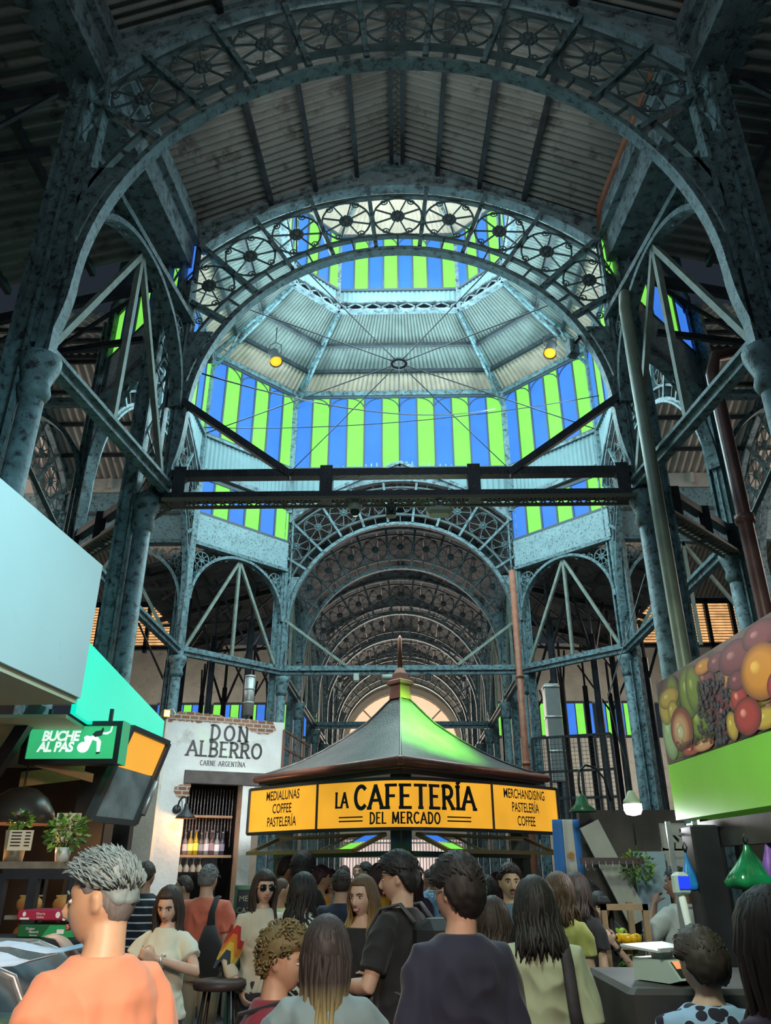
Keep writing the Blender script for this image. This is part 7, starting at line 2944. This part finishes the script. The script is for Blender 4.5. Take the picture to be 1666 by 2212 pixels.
        if hk.get('fringe'):
            for k in range(16):
                xx = -0.052 + 0.104 * k / 15
                hb.tube([(xx * 0.6, 0.085, 0.095), (xx * 0.95, 0.112, 0.060), (xx * 1.05, 0.108 - abs(xx) * 0.3, 0.024)], [0.008, 0.009, 0.004], 6)
    if hk.get('bun'):
        hb.ball((0, -0.11, 0.03), 0.045, 14, 10)
    if style != 'none':
        D = MB()
        Rneck = M4.Translation(HC) @ M4.Rotation(hy, 4, 'Z') @ (M4.Rotation(hp, 4, 'X') if style not in ('long',) else M4.Rotation(hp * 0.4, 4, 'X'))
        D.add([(Rneck @ V(p)) * sc_ for p in hb.v], hb.f, 0, True)
        D.build('hair', hair_mats(hm_name), root)
    return root, J, HM, sc_, dz


def hair_mats(name):
    T = {'hair_black': ((0.014, 0.012, 0.013), None), 'hair_dark': ((0.032, 0.02, 0.016), None), 'hair_brown': ((0.085, 0.045, 0.025), None), 'hair_grey': ((0.20, 0.27, 0.28), None),
         'hair_salt': ((0.16, 0.16, 0.165), None), 'hair_maroon': ((0.06, 0.015, 0.02), None), 'hair_blonde_ends': ((0.10, 0.06, 0.03), ((0.42, 0.30, 0.10), 1.28, 1.50)), 'hair_ombre': ((0.035, 0.028, 0.028), ((0.40, 0.36, 0.14), 1.08, 1.26)),
         'hair_light_brown': ((0.17, 0.10, 0.045), None), 'hair_curly_blond': ((0.16, 0.12, 0.05), None), 'brow_dark': ((0.03, 0.02, 0.015), None)}
    root, tip = T[name]
    return hair_mat(name, root, tip[0] if tip else None, *(tip[1:] if tip else ()))


def place(px, Y, py_top):
    """where somebody stands whose crown shows at (px, py_top) at depth Y"""
    p = at(px, py_top, Y=Y)
    return p.x, Y, p.z


def wear(root, mb, name, mt):
    return mb.build(name, mt, root)


D_ = R
NAVY = cloth('navy_cotton', (0.018, 0.026, 0.055))
BLKC = cloth('black_cotton', (0.014, 0.014, 0.017))
JEANS = cloth('blue_denim', (0.055, 0.085, 0.16))
DKP = cloth('dark_trousers', (0.03, 0.03, 0.038))
KHAKI = cloth('khaki_trousers', (0.28, 0.24, 0.17))

# 1 the grey-haired man in the foreground
x, y, t = place(240, 2.55, 1840)
x, y = x + 0.075, y - 0.05
r1, J1, HM1, s1, z1 = person('grey-haired person in a plain salmon T-shirt seen from behind, face in profile', x, y, t, D_(52), D_(36), D_(-4), H=1.75, lean=(0, 0.13), skin='olive', hair=('short', 'hair_grey', dict(thick=0.010, top=0.026, side=0.03, back=-0.02, front=0.066, strands=480, len=0.030, sweep=(-0.2, 0.7, 0.5), rough=0.006, lift=0.42, fat=0.003)),
       shirt=cloth('salmon_cotton', (0.70, 0.285, 0.165)), pants=JEANS, build=0.95, vox=0.0085, sleeve=0.66, arms={'L': ((-0.205, 0.05, 1.12), (-0.17, 0.27, 1.05)), 'R': ((0.215, 0.0, 1.11), (0.18, 0.22, 1.04))})
# cropped sides of his hair in a darker layer
m = MB()
hair_cap(m, cover_short(0.060, 0.004, -0.075), lambda d: 0.0035, 3, 0.001)
D = MB()
D.add([(HM1 @ V(p)) * s1 for p in m.v], m.f, 0, True)
wear(r1, D, 'cropped_hair', hair_mats('hair_salt'))
m = MB()
for k in range(9):
    q = V((0.085 + 0.012 * sin(k * 2.1), -0.135, 1.03 + 0.012 * k + 0.008 * cos(k * 3)))
    m.ball(q * s1, 0.009, 7, 5)
wear(r1, m, 'red_emblem', mat('emblem_red', (0.30, 0.02, 0.04), 0.7))
# 2 hand on the paper: a person mostly hidden behind him
x, y, t = place(238, 3.3, 1885)
r2, J2, _, s2, _ = person('person in a dark jacket mostly hidden behind the grey-haired one, hand reaching to the paper', x, y, t, D_(95), D_(-5), 0, H=1.63, skin='fair', hair=('short', 'hair_black', {}), shirt=NAVY, pants=DKP, sleeve=1.8, vox=0.011,
       arms={'L': ((-0.24, -0.10, 1.33), (-0.24, 0.02, 1.452)), 'R': ((0.24, 0.05, 1.12), (0.20, 0.2, 1.0))}, curl=(0.35, 0.4), palm={'L': (0, 0.6, -1)})
# 3 white tee, looking down at her hands
x, y, t = place(372, 5.5, 1910)
r3, J3, HM3, s3, z3 = person('person with long dark hair and pale T-shirt looking down at joined hands', x, y, t, D_(168), D_(8), D_(-22), True, skin='fair', hair=('long', 'hair_dark', dict(length=0.36, thick=0.018)), shirt=cloth('pale_cotton', (0.62, 0.66, 0.56)), pants=DKP,
       arms={'L': ((-0.29, 0.08, 1.21), (-0.07, 0.26, 1.30)), 'R': ((0.27, 0.08, 1.20), (0.05, 0.25, 1.29))}, vox=0.009, curl=(0.8, 0.8), palm={'L': (0, -1, 0), 'R': (0, -1, 0)})
m = MB()
S_, E_, W_ = J3['L']
q = E_.lerp(W_, 0.82)
m.tube([(q + V((0.0, 0.033 * cos(a), 0.033 * sin(a)))) * s3 for a in [2 * pi * k / 14 for k in range(14)]], 0.009, 6, closed=True)
wear(r3, m, 'bracelet', mat('silver_bracelet', (0.6, 0.62, 0.6), 0.3, 0.6))
m = MB()
m.tube([V(p) * s3 for p in ((0.16, -0.02, 1.44), (0.10, 0.13, 1.30), (0.0, 0.15, 1.15), (-0.12, 0.14, 1.0))], 0.012, 6, flat=0.4)
wear(r3, m, 'bag_strap', BLKC)
# 4 striped shirt
x, y, t = place(318, 7.6, 1858)
person('person in a navy shirt with thin white stripes, back turned, beside the pillar', x, y, t, D_(-8), D_(5), 0, skin='tan', hair=('short', 'hair_dark', dict(thick=0.010, strands=0, back=-0.04)), shirt=pattern_cloth('navy_white_stripe', 'stripes', (0.016, 0.022, 0.04), (0.6, 0.62, 0.6), 5.2), pants=DKP, vox=0.012)
# 5 young man in profile
x, y, t = place(402, 8.8, 1889)
person('young short-haired person in profile behind the pale T-shirt, dark clothes', x, y, t, D_(75), D_(18), 0, skin='tan', hair=('short', 'hair_dark', dict(thick=0.010, strands=0)), shirt=cloth('wine_cotton', (0.07, 0.02, 0.04)), pants=DKP, vox=0.012)
# 6 coral shirt with sling bag
x, y, t = place(452, 7.4, 1866)
r6, J6, _, s6, z6 = person('person in a coral T-shirt with a black sling bag across the back', x, y, t, D_(-6), D_(-4), 0, skin='fair', hair=('short', 'hair_salt', dict(thick=0.014, strands=60, back=-0.05)), shirt=cloth('coral_cotton', (0.60, 0.15, 0.095)), pants=KHAKI, build=1.08, vox=0.0105, sleeve=0.7)
m = MB()
m.tube([V(p) * s6 for p in ((0.10, 0.06, 1.47), (0.115, -0.05, 1.47), (0.11, -0.135, 1.36), (0.12, -0.165, 1.22))], [0.022, 0.024, 0.028, 0.04], 10, flat=0.5)
m.tube([V(p) * s6 for p in ((0.12, -0.18, 1.26), (0.13, -0.19, 1.10), (0.14, -0.185, 0.95), (0.14, -0.16, 0.86))], [0.05, 0.115, 0.12, 0.05], 14, flat=0.55)
wear(r6, m, 'sling_bag', BLKC)
# 7 sunglasses
x, y, t = place(572, 6.3, 1877)
r7, J7, HM7, s7, z7 = person('person with sunglasses and long dark hair, colourful zigzag knit sleeve', x, y, t, D_(212), D_(-6), D_(-3), True, skin='fair', hair=('long', 'hair_dark', dict(length=0.38, open=0.5)), shirt=cloth('cream_knit', (0.60, 0.56, 0.44)), pants=DKP, sleeve=1.6, vox=0.010,
       arms={'L': ((-0.24, 0.02, 1.14), (-0.18, 0.18, 0.98)), 'R': ((0.25, 0.0, 1.13), (0.20, 0.16, 0.95))})
m = MB()
for sx in (-1, 1):
    m.ball((sx * 0.034, 0.094, 0.004), (0.028, 0.009, 0.022), 16, 8)
m.bar((-0.06, 0.092, 0.022), (0.06, 0.092, 0.022), 0.006, 0.005)
D = MB()
D.add([(HM7 @ V(p)) * s7 for p in m.v], m.f, 0, True)
gl7 = wear(r7, D, 'sunglasses', mat('dark_lens', (0.008, 0.008, 0.01), 0.1))
m = MB()
m.tube([(-0.058, 0.086, 0.012), (-0.078, 0.05, 0.012), (-0.083, 0.0, 0.010)], 0.0035, 6)
m.tube([(0.058, 0.086, 0.012), (0.078, 0.05, 0.012), (0.083, 0.0, 0.010)], 0.0035, 6)
m.tube([(-0.012, 0.1, 0.010), (0.012, 0.1, 0.010)], 0.003, 6)
D = MB()
D.add([(HM7 @ V(p)) * s7 for p in m.v], m.f, 0, True)
wear(r7, D, 'sunglasses_frame', mat('gold_frame', (0.55, 0.38, 0.14), 0.3, 0.6)).parent = gl7
S_, E_, W_ = J7['R']
for k, cc in enumerate(((0.45, 0.03, 0.025), (0.62, 0.20, 0.02), (0.62, 0.45, 0.06), (0.03, 0.05, 0.08))):
    m = MB()
    q0, q1 = S_.lerp(E_, 0.30 + 0.2 * k), S_.lerp(E_, 0.50 + 0.2 * k)
    n_ = 14
    ax = (E_ - S_).normalized()
    a_ = ax.orthogonal().normalized()
    b_ = ax.cross(a_)
    pa = [(q0 + (a_ * cos(2 * pi * i / n_) + b_ * sin(2 * pi * i / n_)) * 0.078 + ax * (0.05 if i % 4 < 2 else -0.03)) * s7 for i in range(n_ + 1)]
    pb = [p + ax * 0.055 for p in pa]
    m.strip(pa, pb, 0.002, (1, 0, 0))
    wear(r7, m, 'knit_band', cloth('knit_band_%d' % k, cc))
# 8 bald man
x, y, t = place(606, 7.6, 1897)
person('close-cropped balding person in a pale yellow shirt, seen from behind beside the sunglasses', x, y, t, D_(-30), D_(-25), 0, skin='tan', hair=('buzz', 'hair_brown', dict(front=0.07, side=0.02, back=-0.05)), shirt=cloth('pale_yellow_cotton', (0.62, 0.60, 0.34)), pants=DKP, vox=0.012)
# 9 zebra dress
x, y, t = place(655, 6.0, 1888)
person('person in a zebra-patterned dress with long dark hair, back turned', x, y, t, D_(-18), D_(-20), 0, True, skin='tan', hair=('pony', 'hair_black', dict(length=0.22, n=90, thick=0.022)), shirt=pattern_cloth('zebra_print', 'zebra', (0.012, 0.016, 0.016), (0.55, 0.58, 0.50), 9.0), pants=pattern_cloth('zebra_print', 'zebra', (0.012, 0.016, 0.016), (0.55, 0.58, 0.50), 9.0), vox=0.0105)
# 10 very tall dark hair behind
x, y, t = place(655, 8.3, 1846)
person('tall person with a big mass of black hair in front of the kiosk flap', x, y, t, D_(-20), 0, 0, skin='dark', hair=('tall', 'hair_black', dict(thick=0.04, top=0.07, back=-0.09, side=-0.03, strands=80)), shirt=BLKC, pants=DKP, vox=0.014)
# 11 navy back
x, y, t = place(738, 7.2, 1877)
person('person in a navy T-shirt with short dark hair, back turned, left of the laughing one', x, y, t, 0, D_(4), 0, skin='fair', hair=('short', 'hair_dark', dict(thick=0.014, strands=80, back=-0.05)), shirt=NAVY, pants=DKP, build=1.02, vox=0.0105)
# 12 laughing woman
x, y, t = place(787, 5.15, 1886)
r12, J12, HM12, s12, z12 = person('laughing person with long light hair and a black strappy top', x, y, t, D_(158), D_(-8), D_(-8), True, skin='fair', hair=('long', 'hair_blonde_ends', dict(length=0.30, open=0.52, front=0.062, thick=0.014)), shirt=BLKC, pants=cloth('rust_shorts', (0.30, 0.10, 0.06)), tank=True, vox=0.0085, smile=True, hem=0.92,
       arms={'L': ((-0.22, 0.04, 1.14), (-0.10, 0.20, 1.02)), 'R': ((0.21, 0.0, 1.14), (0.19, 0.12, 0.94))})
# 13 black tee with backpack, hand forward
x, y, t = place(866, 4.7, 1842)
r13, J13, HM13, s13, z13 = person('tall person in black T-shirt with backpack, profile towards the laughing one', x, y, t, D_(62), D_(14), D_(-6), skin='fair', hair=('short', 'hair_black', dict(thick=0.024, top=0.036, strands=160, back=-0.07, front=0.05, len=0.04)), shirt=BLKC, pants=DKP, vox=0.0085, sleeve=0.75,
       arms={'L': ((-0.28, 0.04, 1.12), (-0.15, 0.30, 1.10)), 'R': ((0.27, 0.06, 1.12), (0.18, 0.28, 1.08))}, curl=(0.55, 0.4), palm={'L': (0.3, 0, -1)})
m = MB()
m.M = M4.Scale(s13, 4)
m.bbox((-0.15, -0.32, 1.00), (0.15, -0.12, 1.42), 0.05)
bp = wear(r13, m, 'backpack', mat('backpack_fabric', (0.018, 0.02, 0.024), 0.6, 0, 0.3, 9))
m = MB()
for sx in (-1, 1):
    m.tube([V(p) * s13 for p in ((sx * 0.11, -0.14, 1.40), (sx * 0.12, -0.06, 1.485), (sx * 0.12, 0.06, 1.46), (sx * 0.115, 0.145, 1.34), (sx * 0.14, 0.10, 1.14), (sx * 0.14, -0.12, 1.06))], 0.02, 8, flat=0.45)
wear(r13, m, 'backpack_strap', mat('strap_grey', (0.07, 0.075, 0.085), 0.6)).parent = bp
# 14 central man in navy
x, y, t = place(988, 3.3, 1846)
r14, J14, HM14, s14, z14 = person('dark-haired person in a plain navy T-shirt, back turned, foreground centre', x, y, t, D_(14), D_(28), D_(-3), H=1.72, skin='fair', hair=('short', 'hair_black', dict(thick=0.026, top=0.032, strands=170, back=-0.085, side=0.0, front=0.05, len=0.035)), shirt=cloth('deep_navy_cotton', (0.020, 0.026, 0.058)), pants=DKP, vox=0.0085, sleeve=0.85, build=0.93)
m = MB()
m.tube([(-0.075, 0.085, 0.006), (-0.083, 0.04, 0.006), (-0.086, -0.005, 0.008)], 0.003, 6)
m.tube([(-0.05 + 0.02 * cos(a), 0.098, 0.002 + 0.017 * sin(a)) for a in [2 * pi * k / 14 for k in range(14)]], 0.002, 5, closed=True)
D = MB()
D.add([(HM14 @ V(p)) * s14 for p in m.v], m.f, 0, True)
wear(r14, D, 'eyeglasses', mat('thin_metal', (0.4, 0.4, 0.4), 0.3, 0.7))
# 15 man facing us
x, y, t = place(1100, 6.4, 1866)
r15, J15, HM15, s15, z15 = person('person with a moustache and blue shirt facing the camera', x, y, t, D_(176), D_(6), 0, skin='olive', hair=('short', 'hair_dark', dict(thick=0.018, top=0.028, strands=120, front=0.066)), shirt=cloth('blue_shirt', (0.10, 0.20, 0.28)), pants=DKP, vox=0.009)
m = MB()
m.tube([(-0.024, 0.094, -0.052), (-0.010, 0.105, -0.047), (0.010, 0.105, -0.047), (0.024, 0.094, -0.052)], [0.002, 0.005, 0.005, 0.002], 7)
D = MB()
D.add([(HM15 @ V(p)) * s15 for p in m.v], m.f, 0, True)
wear(r15, D, 'moustache', hair_mats('hair_dark'))
# 16 grey-green person partly hidden behind the central one
x, y, t = place(1062, 4.6, 1935)
person('person in a grey-green top mostly hidden behind the navy T-shirt', x, y, t, D_(-20), D_(-10), 0, True, H=1.62, skin='tan', hair=('bob', 'hair_dark', dict(length=0.16)), shirt=cloth('grey_green_cotton', (0.14, 0.17, 0.14)), pants=DKP, vox=0.013)
# 17 sage shirt with black bag
x, y, t = place(1152, 3.9, 1890)
r17, J17, _, s17, z17 = person('person in a loose sage shirt with shoulder-length dark hair and black shoulder bag, back turned', x, y, t, D_(-4), D_(12), D_(-6), True, skin='tan', hair=('long', 'hair_black', dict(length=0.20, n=130, flare=0.05)), shirt=cloth('sage_cotton', (0.40, 0.46, 0.32)), pants=JEANS, build=1.14, vox=0.0085, sleeve=0.95, hem=0.84)
m = MB()
m.tube([V(p) * s17 for p in ((0.10, 0.06, 1.46), (0.11, -0.03, 1.475), (0.115, -0.125, 1.38), (0.125, -0.155, 1.20), (0.15, -0.16, 1.02))], 0.026, 8, flat=0.45)
m.tube([V(p) * s17 for p in ((0.15, -0.16, 1.06), (0.19, -0.17, 0.95), (0.20, -0.16, 0.75), (0.19, -0.14, 0.66))], [0.05, 0.13, 0.15, 0.08], 14, flat=0.5)
wear(r17, m, 'shoulder_bag', mat('bag_black_cloth', (0.035, 0.03, 0.04), 0.7, 0, 0.4, 14))
# 18, 19 brown-haired heads behind
x, y, t = place(1203, 5.5, 1884)
person('person with wavy brown hair in a yellow top, seen from behind past the sage shirt', x, y, t, D_(-25), D_(-10), 0, True, skin='fair', hair=('long', 'hair_brown', dict(length=0.16, thick=0.026)), shirt=cloth('yellow_green_top', (0.42, 0.42, 0.12)), pants=DKP, vox=0.012)
x, y, t = place(1240, 6.0, 1884)
person('second brown-haired person, beside the wavy-haired one, dark top', x, y, t, D_(-40), 0, 0, True, skin='fair', hair=('long', 'hair_dark', dict(length=0.18, thick=0.024)), shirt=BLKC, pants=DKP, vox=0.012)
# 20 fringe, hand on chin
x, y, t = place(1291, 6.4, 1924)
r20, J20, HM20, s20, z20 = person('person with a dark fringe and sleeveless black top resting chin on one hand', x, y, t, D_(184), D_(6), D_(-3), True, skin='fair', hair=('long', 'hair_black', dict(length=0.40, front=0.03, fringe=True, open=0.55)), shirt=BLKC, pants=cloth('wine_skirt', (0.12, 0.03, 0.05)), tank=True, vox=0.009,
       arms={'L': ((-0.24, 0.08, 1.12), (-0.03, 0.19, 1.36)), 'R': ((0.21, 0.02, 1.13), (-0.02, 0.20, 1.06))}, curl=(1.0, 0.5), palm={'L': (0, -1, 0.2)})
m = MB()
S_, E_, W_ = J20['L']
q = E_.lerp(W_, 0.86)
ax = (W_ - E_).normalized()
a_ = ax.orthogonal().normalized()
b_ = ax.cross(a_)
m.tube([(q + (a_ * cos(2 * pi * k / 14) + b_ * sin(2 * pi * k / 14)) * 0.030) * s20 for k in range(14)], 0.008, 6, closed=True)
wear(r20, m, 'wristwatch', BLACK)
# 21 vendor in grey
x, y, t = place(1462, 6.6, 1870)
person('person in a grey T-shirt by the blue bag, arm raised to the face', x, y, t, D_(28), D_(30), 0, skin='dark', hair=('short', 'hair_black', dict(thick=0.014, strands=50)), shirt=cloth('grey_cotton', (0.36, 0.40, 0.38)), pants=DKP, vox=0.0105, sleeve=0.95,
       arms={'L': ((-0.30, 0.10, 1.22), (-0.10, 0.20, 1.46)), 'R': ((0.26, 0.02, 1.12), (0.22, 0.16, 0.96))})
# 22 bending dark person
x, y, t = place(1335, 6.9, 1902)
person('person in black bending over behind the produce stand', x, y, t, D_(60), D_(10), D_(-25), H=1.62, skin='tan', hair=('short', 'hair_black', {}), shirt=BLKC, pants=DKP, lean=(0, 0.35), vox=0.013)
# 23 spotted blouse
x, y, t = place(1507, 3.45, 2004)
person('short-haired person in a blue blouse with black spots, back turned, foreground', x, y, t, D_(12), D_(8), D_(-4), True, H=1.60, skin='fair', hair=('short', 'hair_dark', dict(thick=0.030, top=0.030, strands=160, back=-0.07, side=-0.01)), shirt=pattern_cloth('spotted_blouse', 'dots', (0.016, 0.014, 0.03), (0.30, 0.46, 0.68), 17.0), pants=DKP, build=1.2, vox=0.009, sleeve=1.5, sit=True)
# 24 right edge
x, y, t = place(1660, 2.15, 1912)
r24, J24, _, s24, z24 = person('person with long dark hair and a dark purple top at the picture edge', x, y, t, D_(22), D_(-8), 0, True, skin='tan', hair=('long', 'hair_black', dict(length=0.42, n=130)), shirt=cloth('dark_purple_cotton', (0.05, 0.03, 0.075)), pants=DKP, vox=0.009, sleeve=0.6,
       arms={'L': ((-0.26, 0.06, 1.12), (-0.14, 0.22, 1.28)), 'R': ((0.24, 0.0, 1.12), (0.2, 0.15, 0.95))}, curl=(0.7, 0.5))
# 25 red shirt, curly hair, seated
x, y, t = place(575, 4.0, 2000)
r25, J25, HM25, s25, z25 = person('seated curly-haired person in a crimson shirt, hand at the mouth', x, y, t, D_(-74), D_(-24), D_(-6), H=1.74, skin='tan', hair=('curly', 'hair_curly_blond', {}), shirt=cloth('crimson_shirt', (0.24, 0.022, 0.045)), pants=DKP, vox=0.0085, sleeve=0.8, sit=True, lean=(0, 0.10),
       arms={'L': ((-0.27, 0.14, 1.16), (-0.14, 0.30, 1.26)), 'R': ((0.25, 0.16, 1.16), (0.05, 0.27, 1.41))}, curl=(0.6, 0.8), palm={'R': (0, -1, 0)})
m = MB()
m.tube([V(p) * s25 + V((0, 0, z25 * s25)) for p in ((0.12, 0.10, 1.47), (0.06, -0.10, 1.42), (-0.08, -0.15, 1.22), (-0.20, -0.10, 1.02))], 0.018, 8, flat=0.5)
wear(r25, m, 'strap', BLKC)
# 26 two-tone hair, grey tee
x, y, t = place(707, 3.5, 1976)
person('seated person with long two-tone hair and grey-blue T-shirt, back turned, foreground', x, y, t, D_(2), D_(-3), D_(2), True, H=1.66, skin='tan', hair=('long', 'hair_ombre', dict(length=0.46, n=150, thick=0.022, b0=0.0, b1=1.0, flare=0.012)), shirt=cloth('grey_blue_cotton', (0.20, 0.30, 0.33)), pants=JEANS, build=1.06, vox=0.0085, sleeve=0.8, sit=True, hem=0.84,
       arms={'L': ((-0.31, 0.06, 1.14), (-0.20, 0.27, 1.05)), 'R': ((0.31, 0.06, 1.14), (0.20, 0.27, 1.05))})
# stools for the seated three
for (px, Y, ptop, Hh, lb) in ((575, 4.0, 2000, 1.74, 'stool under the crimson shirt'), (707, 3.5, 1976, 1.66, 'stool under the two-tone hair'), (1507, 3.45, 2004, 1.60, 'stool under the spotted blouse')):
    p = at(px, ptop, Y=Y)
    sz = 0.80 * Hh / 1.72 - (Hh + 0.018 - p.z)
    root = empty('stool', (p.x, Y, 0), 0.3, 'low dark ' + lb, 'stool')
    m = MB()
    m.lathe([(0.15, sz - 0.05), (0.16, sz - 0.03), (0.155, sz), (0.0, sz + 0.004)], 20)
    m.build('seat', mat('stool_seat', (0.06, 0.035, 0.03), 0.5), root)
    for k in range(4):
        m = MB()
        a = k * pi / 2
        m.tube([(0.11 * cos(a), 0.11 * sin(a), sz - 0.03), (0.19 * cos(a), 0.19 * sin(a), 0)], 0.012, 8)
        m.build('leg', BLACK, root)

# the crowd farther off, around the kiosk
CROWD = [(692, 8.6, 1869, -60, 'hair_maroon', 'short', 'tan', 'orange_shirt', (0.75, 0.26, 0.02), 'person in a bright orange shirt, face lit orange, under the kiosk flap'),
         (714, 8.9, 1877, 200, 'hair_dark', 'long', 'fair', 'silver_top', (0.42, 0.40, 0.42), 'long-haired person facing the camera beside the orange shirt'),
         (818, 8.4, 1864, 20, 'hair_maroon', 'bob', 'tan', 'amber_shirt', (0.70, 0.34, 0.02), 'person in an amber yellow shirt behind the laughing one'),
         (792, 12.6, 1862, 90, 'hair_black', 'short', 'tan', 'dark_teal_top', (0.03, 0.07, 0.07), 'person in a dark cap far behind the kiosk, by the gate'),
         (772, 15.0, 1868, 180, 'hair_brown', 'buzz', 'tan', 'dusty_top', (0.25, 0.15, 0.13), 'cropped-haired person far off in the gate light'),
         (745, 14.0, 1870, 150, 'hair_dark', 'short', 'tan', 'plum_top', (0.10, 0.04, 0.07), 'person in a plum top far off beyond the kiosk counter'),
         (893, 8.8, 1872, 10, 'hair_maroon', 'long', 'fair', 'violet_top', (0.10, 0.05, 0.13), 'person in violet behind the backpack'),
         (930, 11.8, 1878, 60, 'hair_dark', 'short', 'tan', 'sky_shirt', (0.16, 0.34, 0.52), 'person in a sky blue shirt between the two dark-haired heads'),
         (938, 16.0, 1868, 180, 'hair_black', 'short', 'tan', 'brown_top', (0.16, 0.09, 0.06), 'small far person in front of the barred gate'),
         (1074, 9.0, 1883, 30, 'hair_maroon', 'bob', 'fair', 'rose_top', (0.36, 0.10, 0.12), 'person with maroon hair right behind the moustached one'),
         (1052, 7.8, 1890, 0, 'hair_black', 'short', 'fair', 'beige_top', (0.45, 0.38, 0.30), 'person in a beige top half hidden by the navy T-shirt head'),
         (850, 13.5, 1872, 170, 'hair_dark', 'long', 'fair', 'mustard_top', (0.42, 0.26, 0.05), 'person in a mustard top seen far off past the counter'),
         (905, 17.5, 1872, 190, 'hair_brown', 'short', 'fair', 'white_tee', (0.55, 0.52, 0.5), 'far person in a white top near the gate'),
         (1278, 8.0, 1893, 100, 'hair_black', 'short', 'dark', 'black_apron', (0.02, 0.02, 0.022), 'person in a black apron working behind the flag'),
         (619, 9.3, 1851, -70, 'hair_dark', 'short', 'tan', 'kiosk_apron', (0.04, 0.03, 0.03), 'vendor in profile standing at the kiosk end by the brick pillar')]
for i, (px, Y, py, yw, hm_, st_, sk, cn, cc, lb) in enumerate(CROWD):
    x, y, t = place(px, Y, py)
    person(lb, x, y, t, D_(yw), D_(4 * (i % 3)), 0, st_ in ('long', 'bob'), skin=sk, hair=(st_, hm_, dict(n=50, strands=40, length=0.3 if st_ == 'long' else 0.14)), shirt=cloth(cn, cc), pants=DKP, vox=0.016, hands=(True, True))
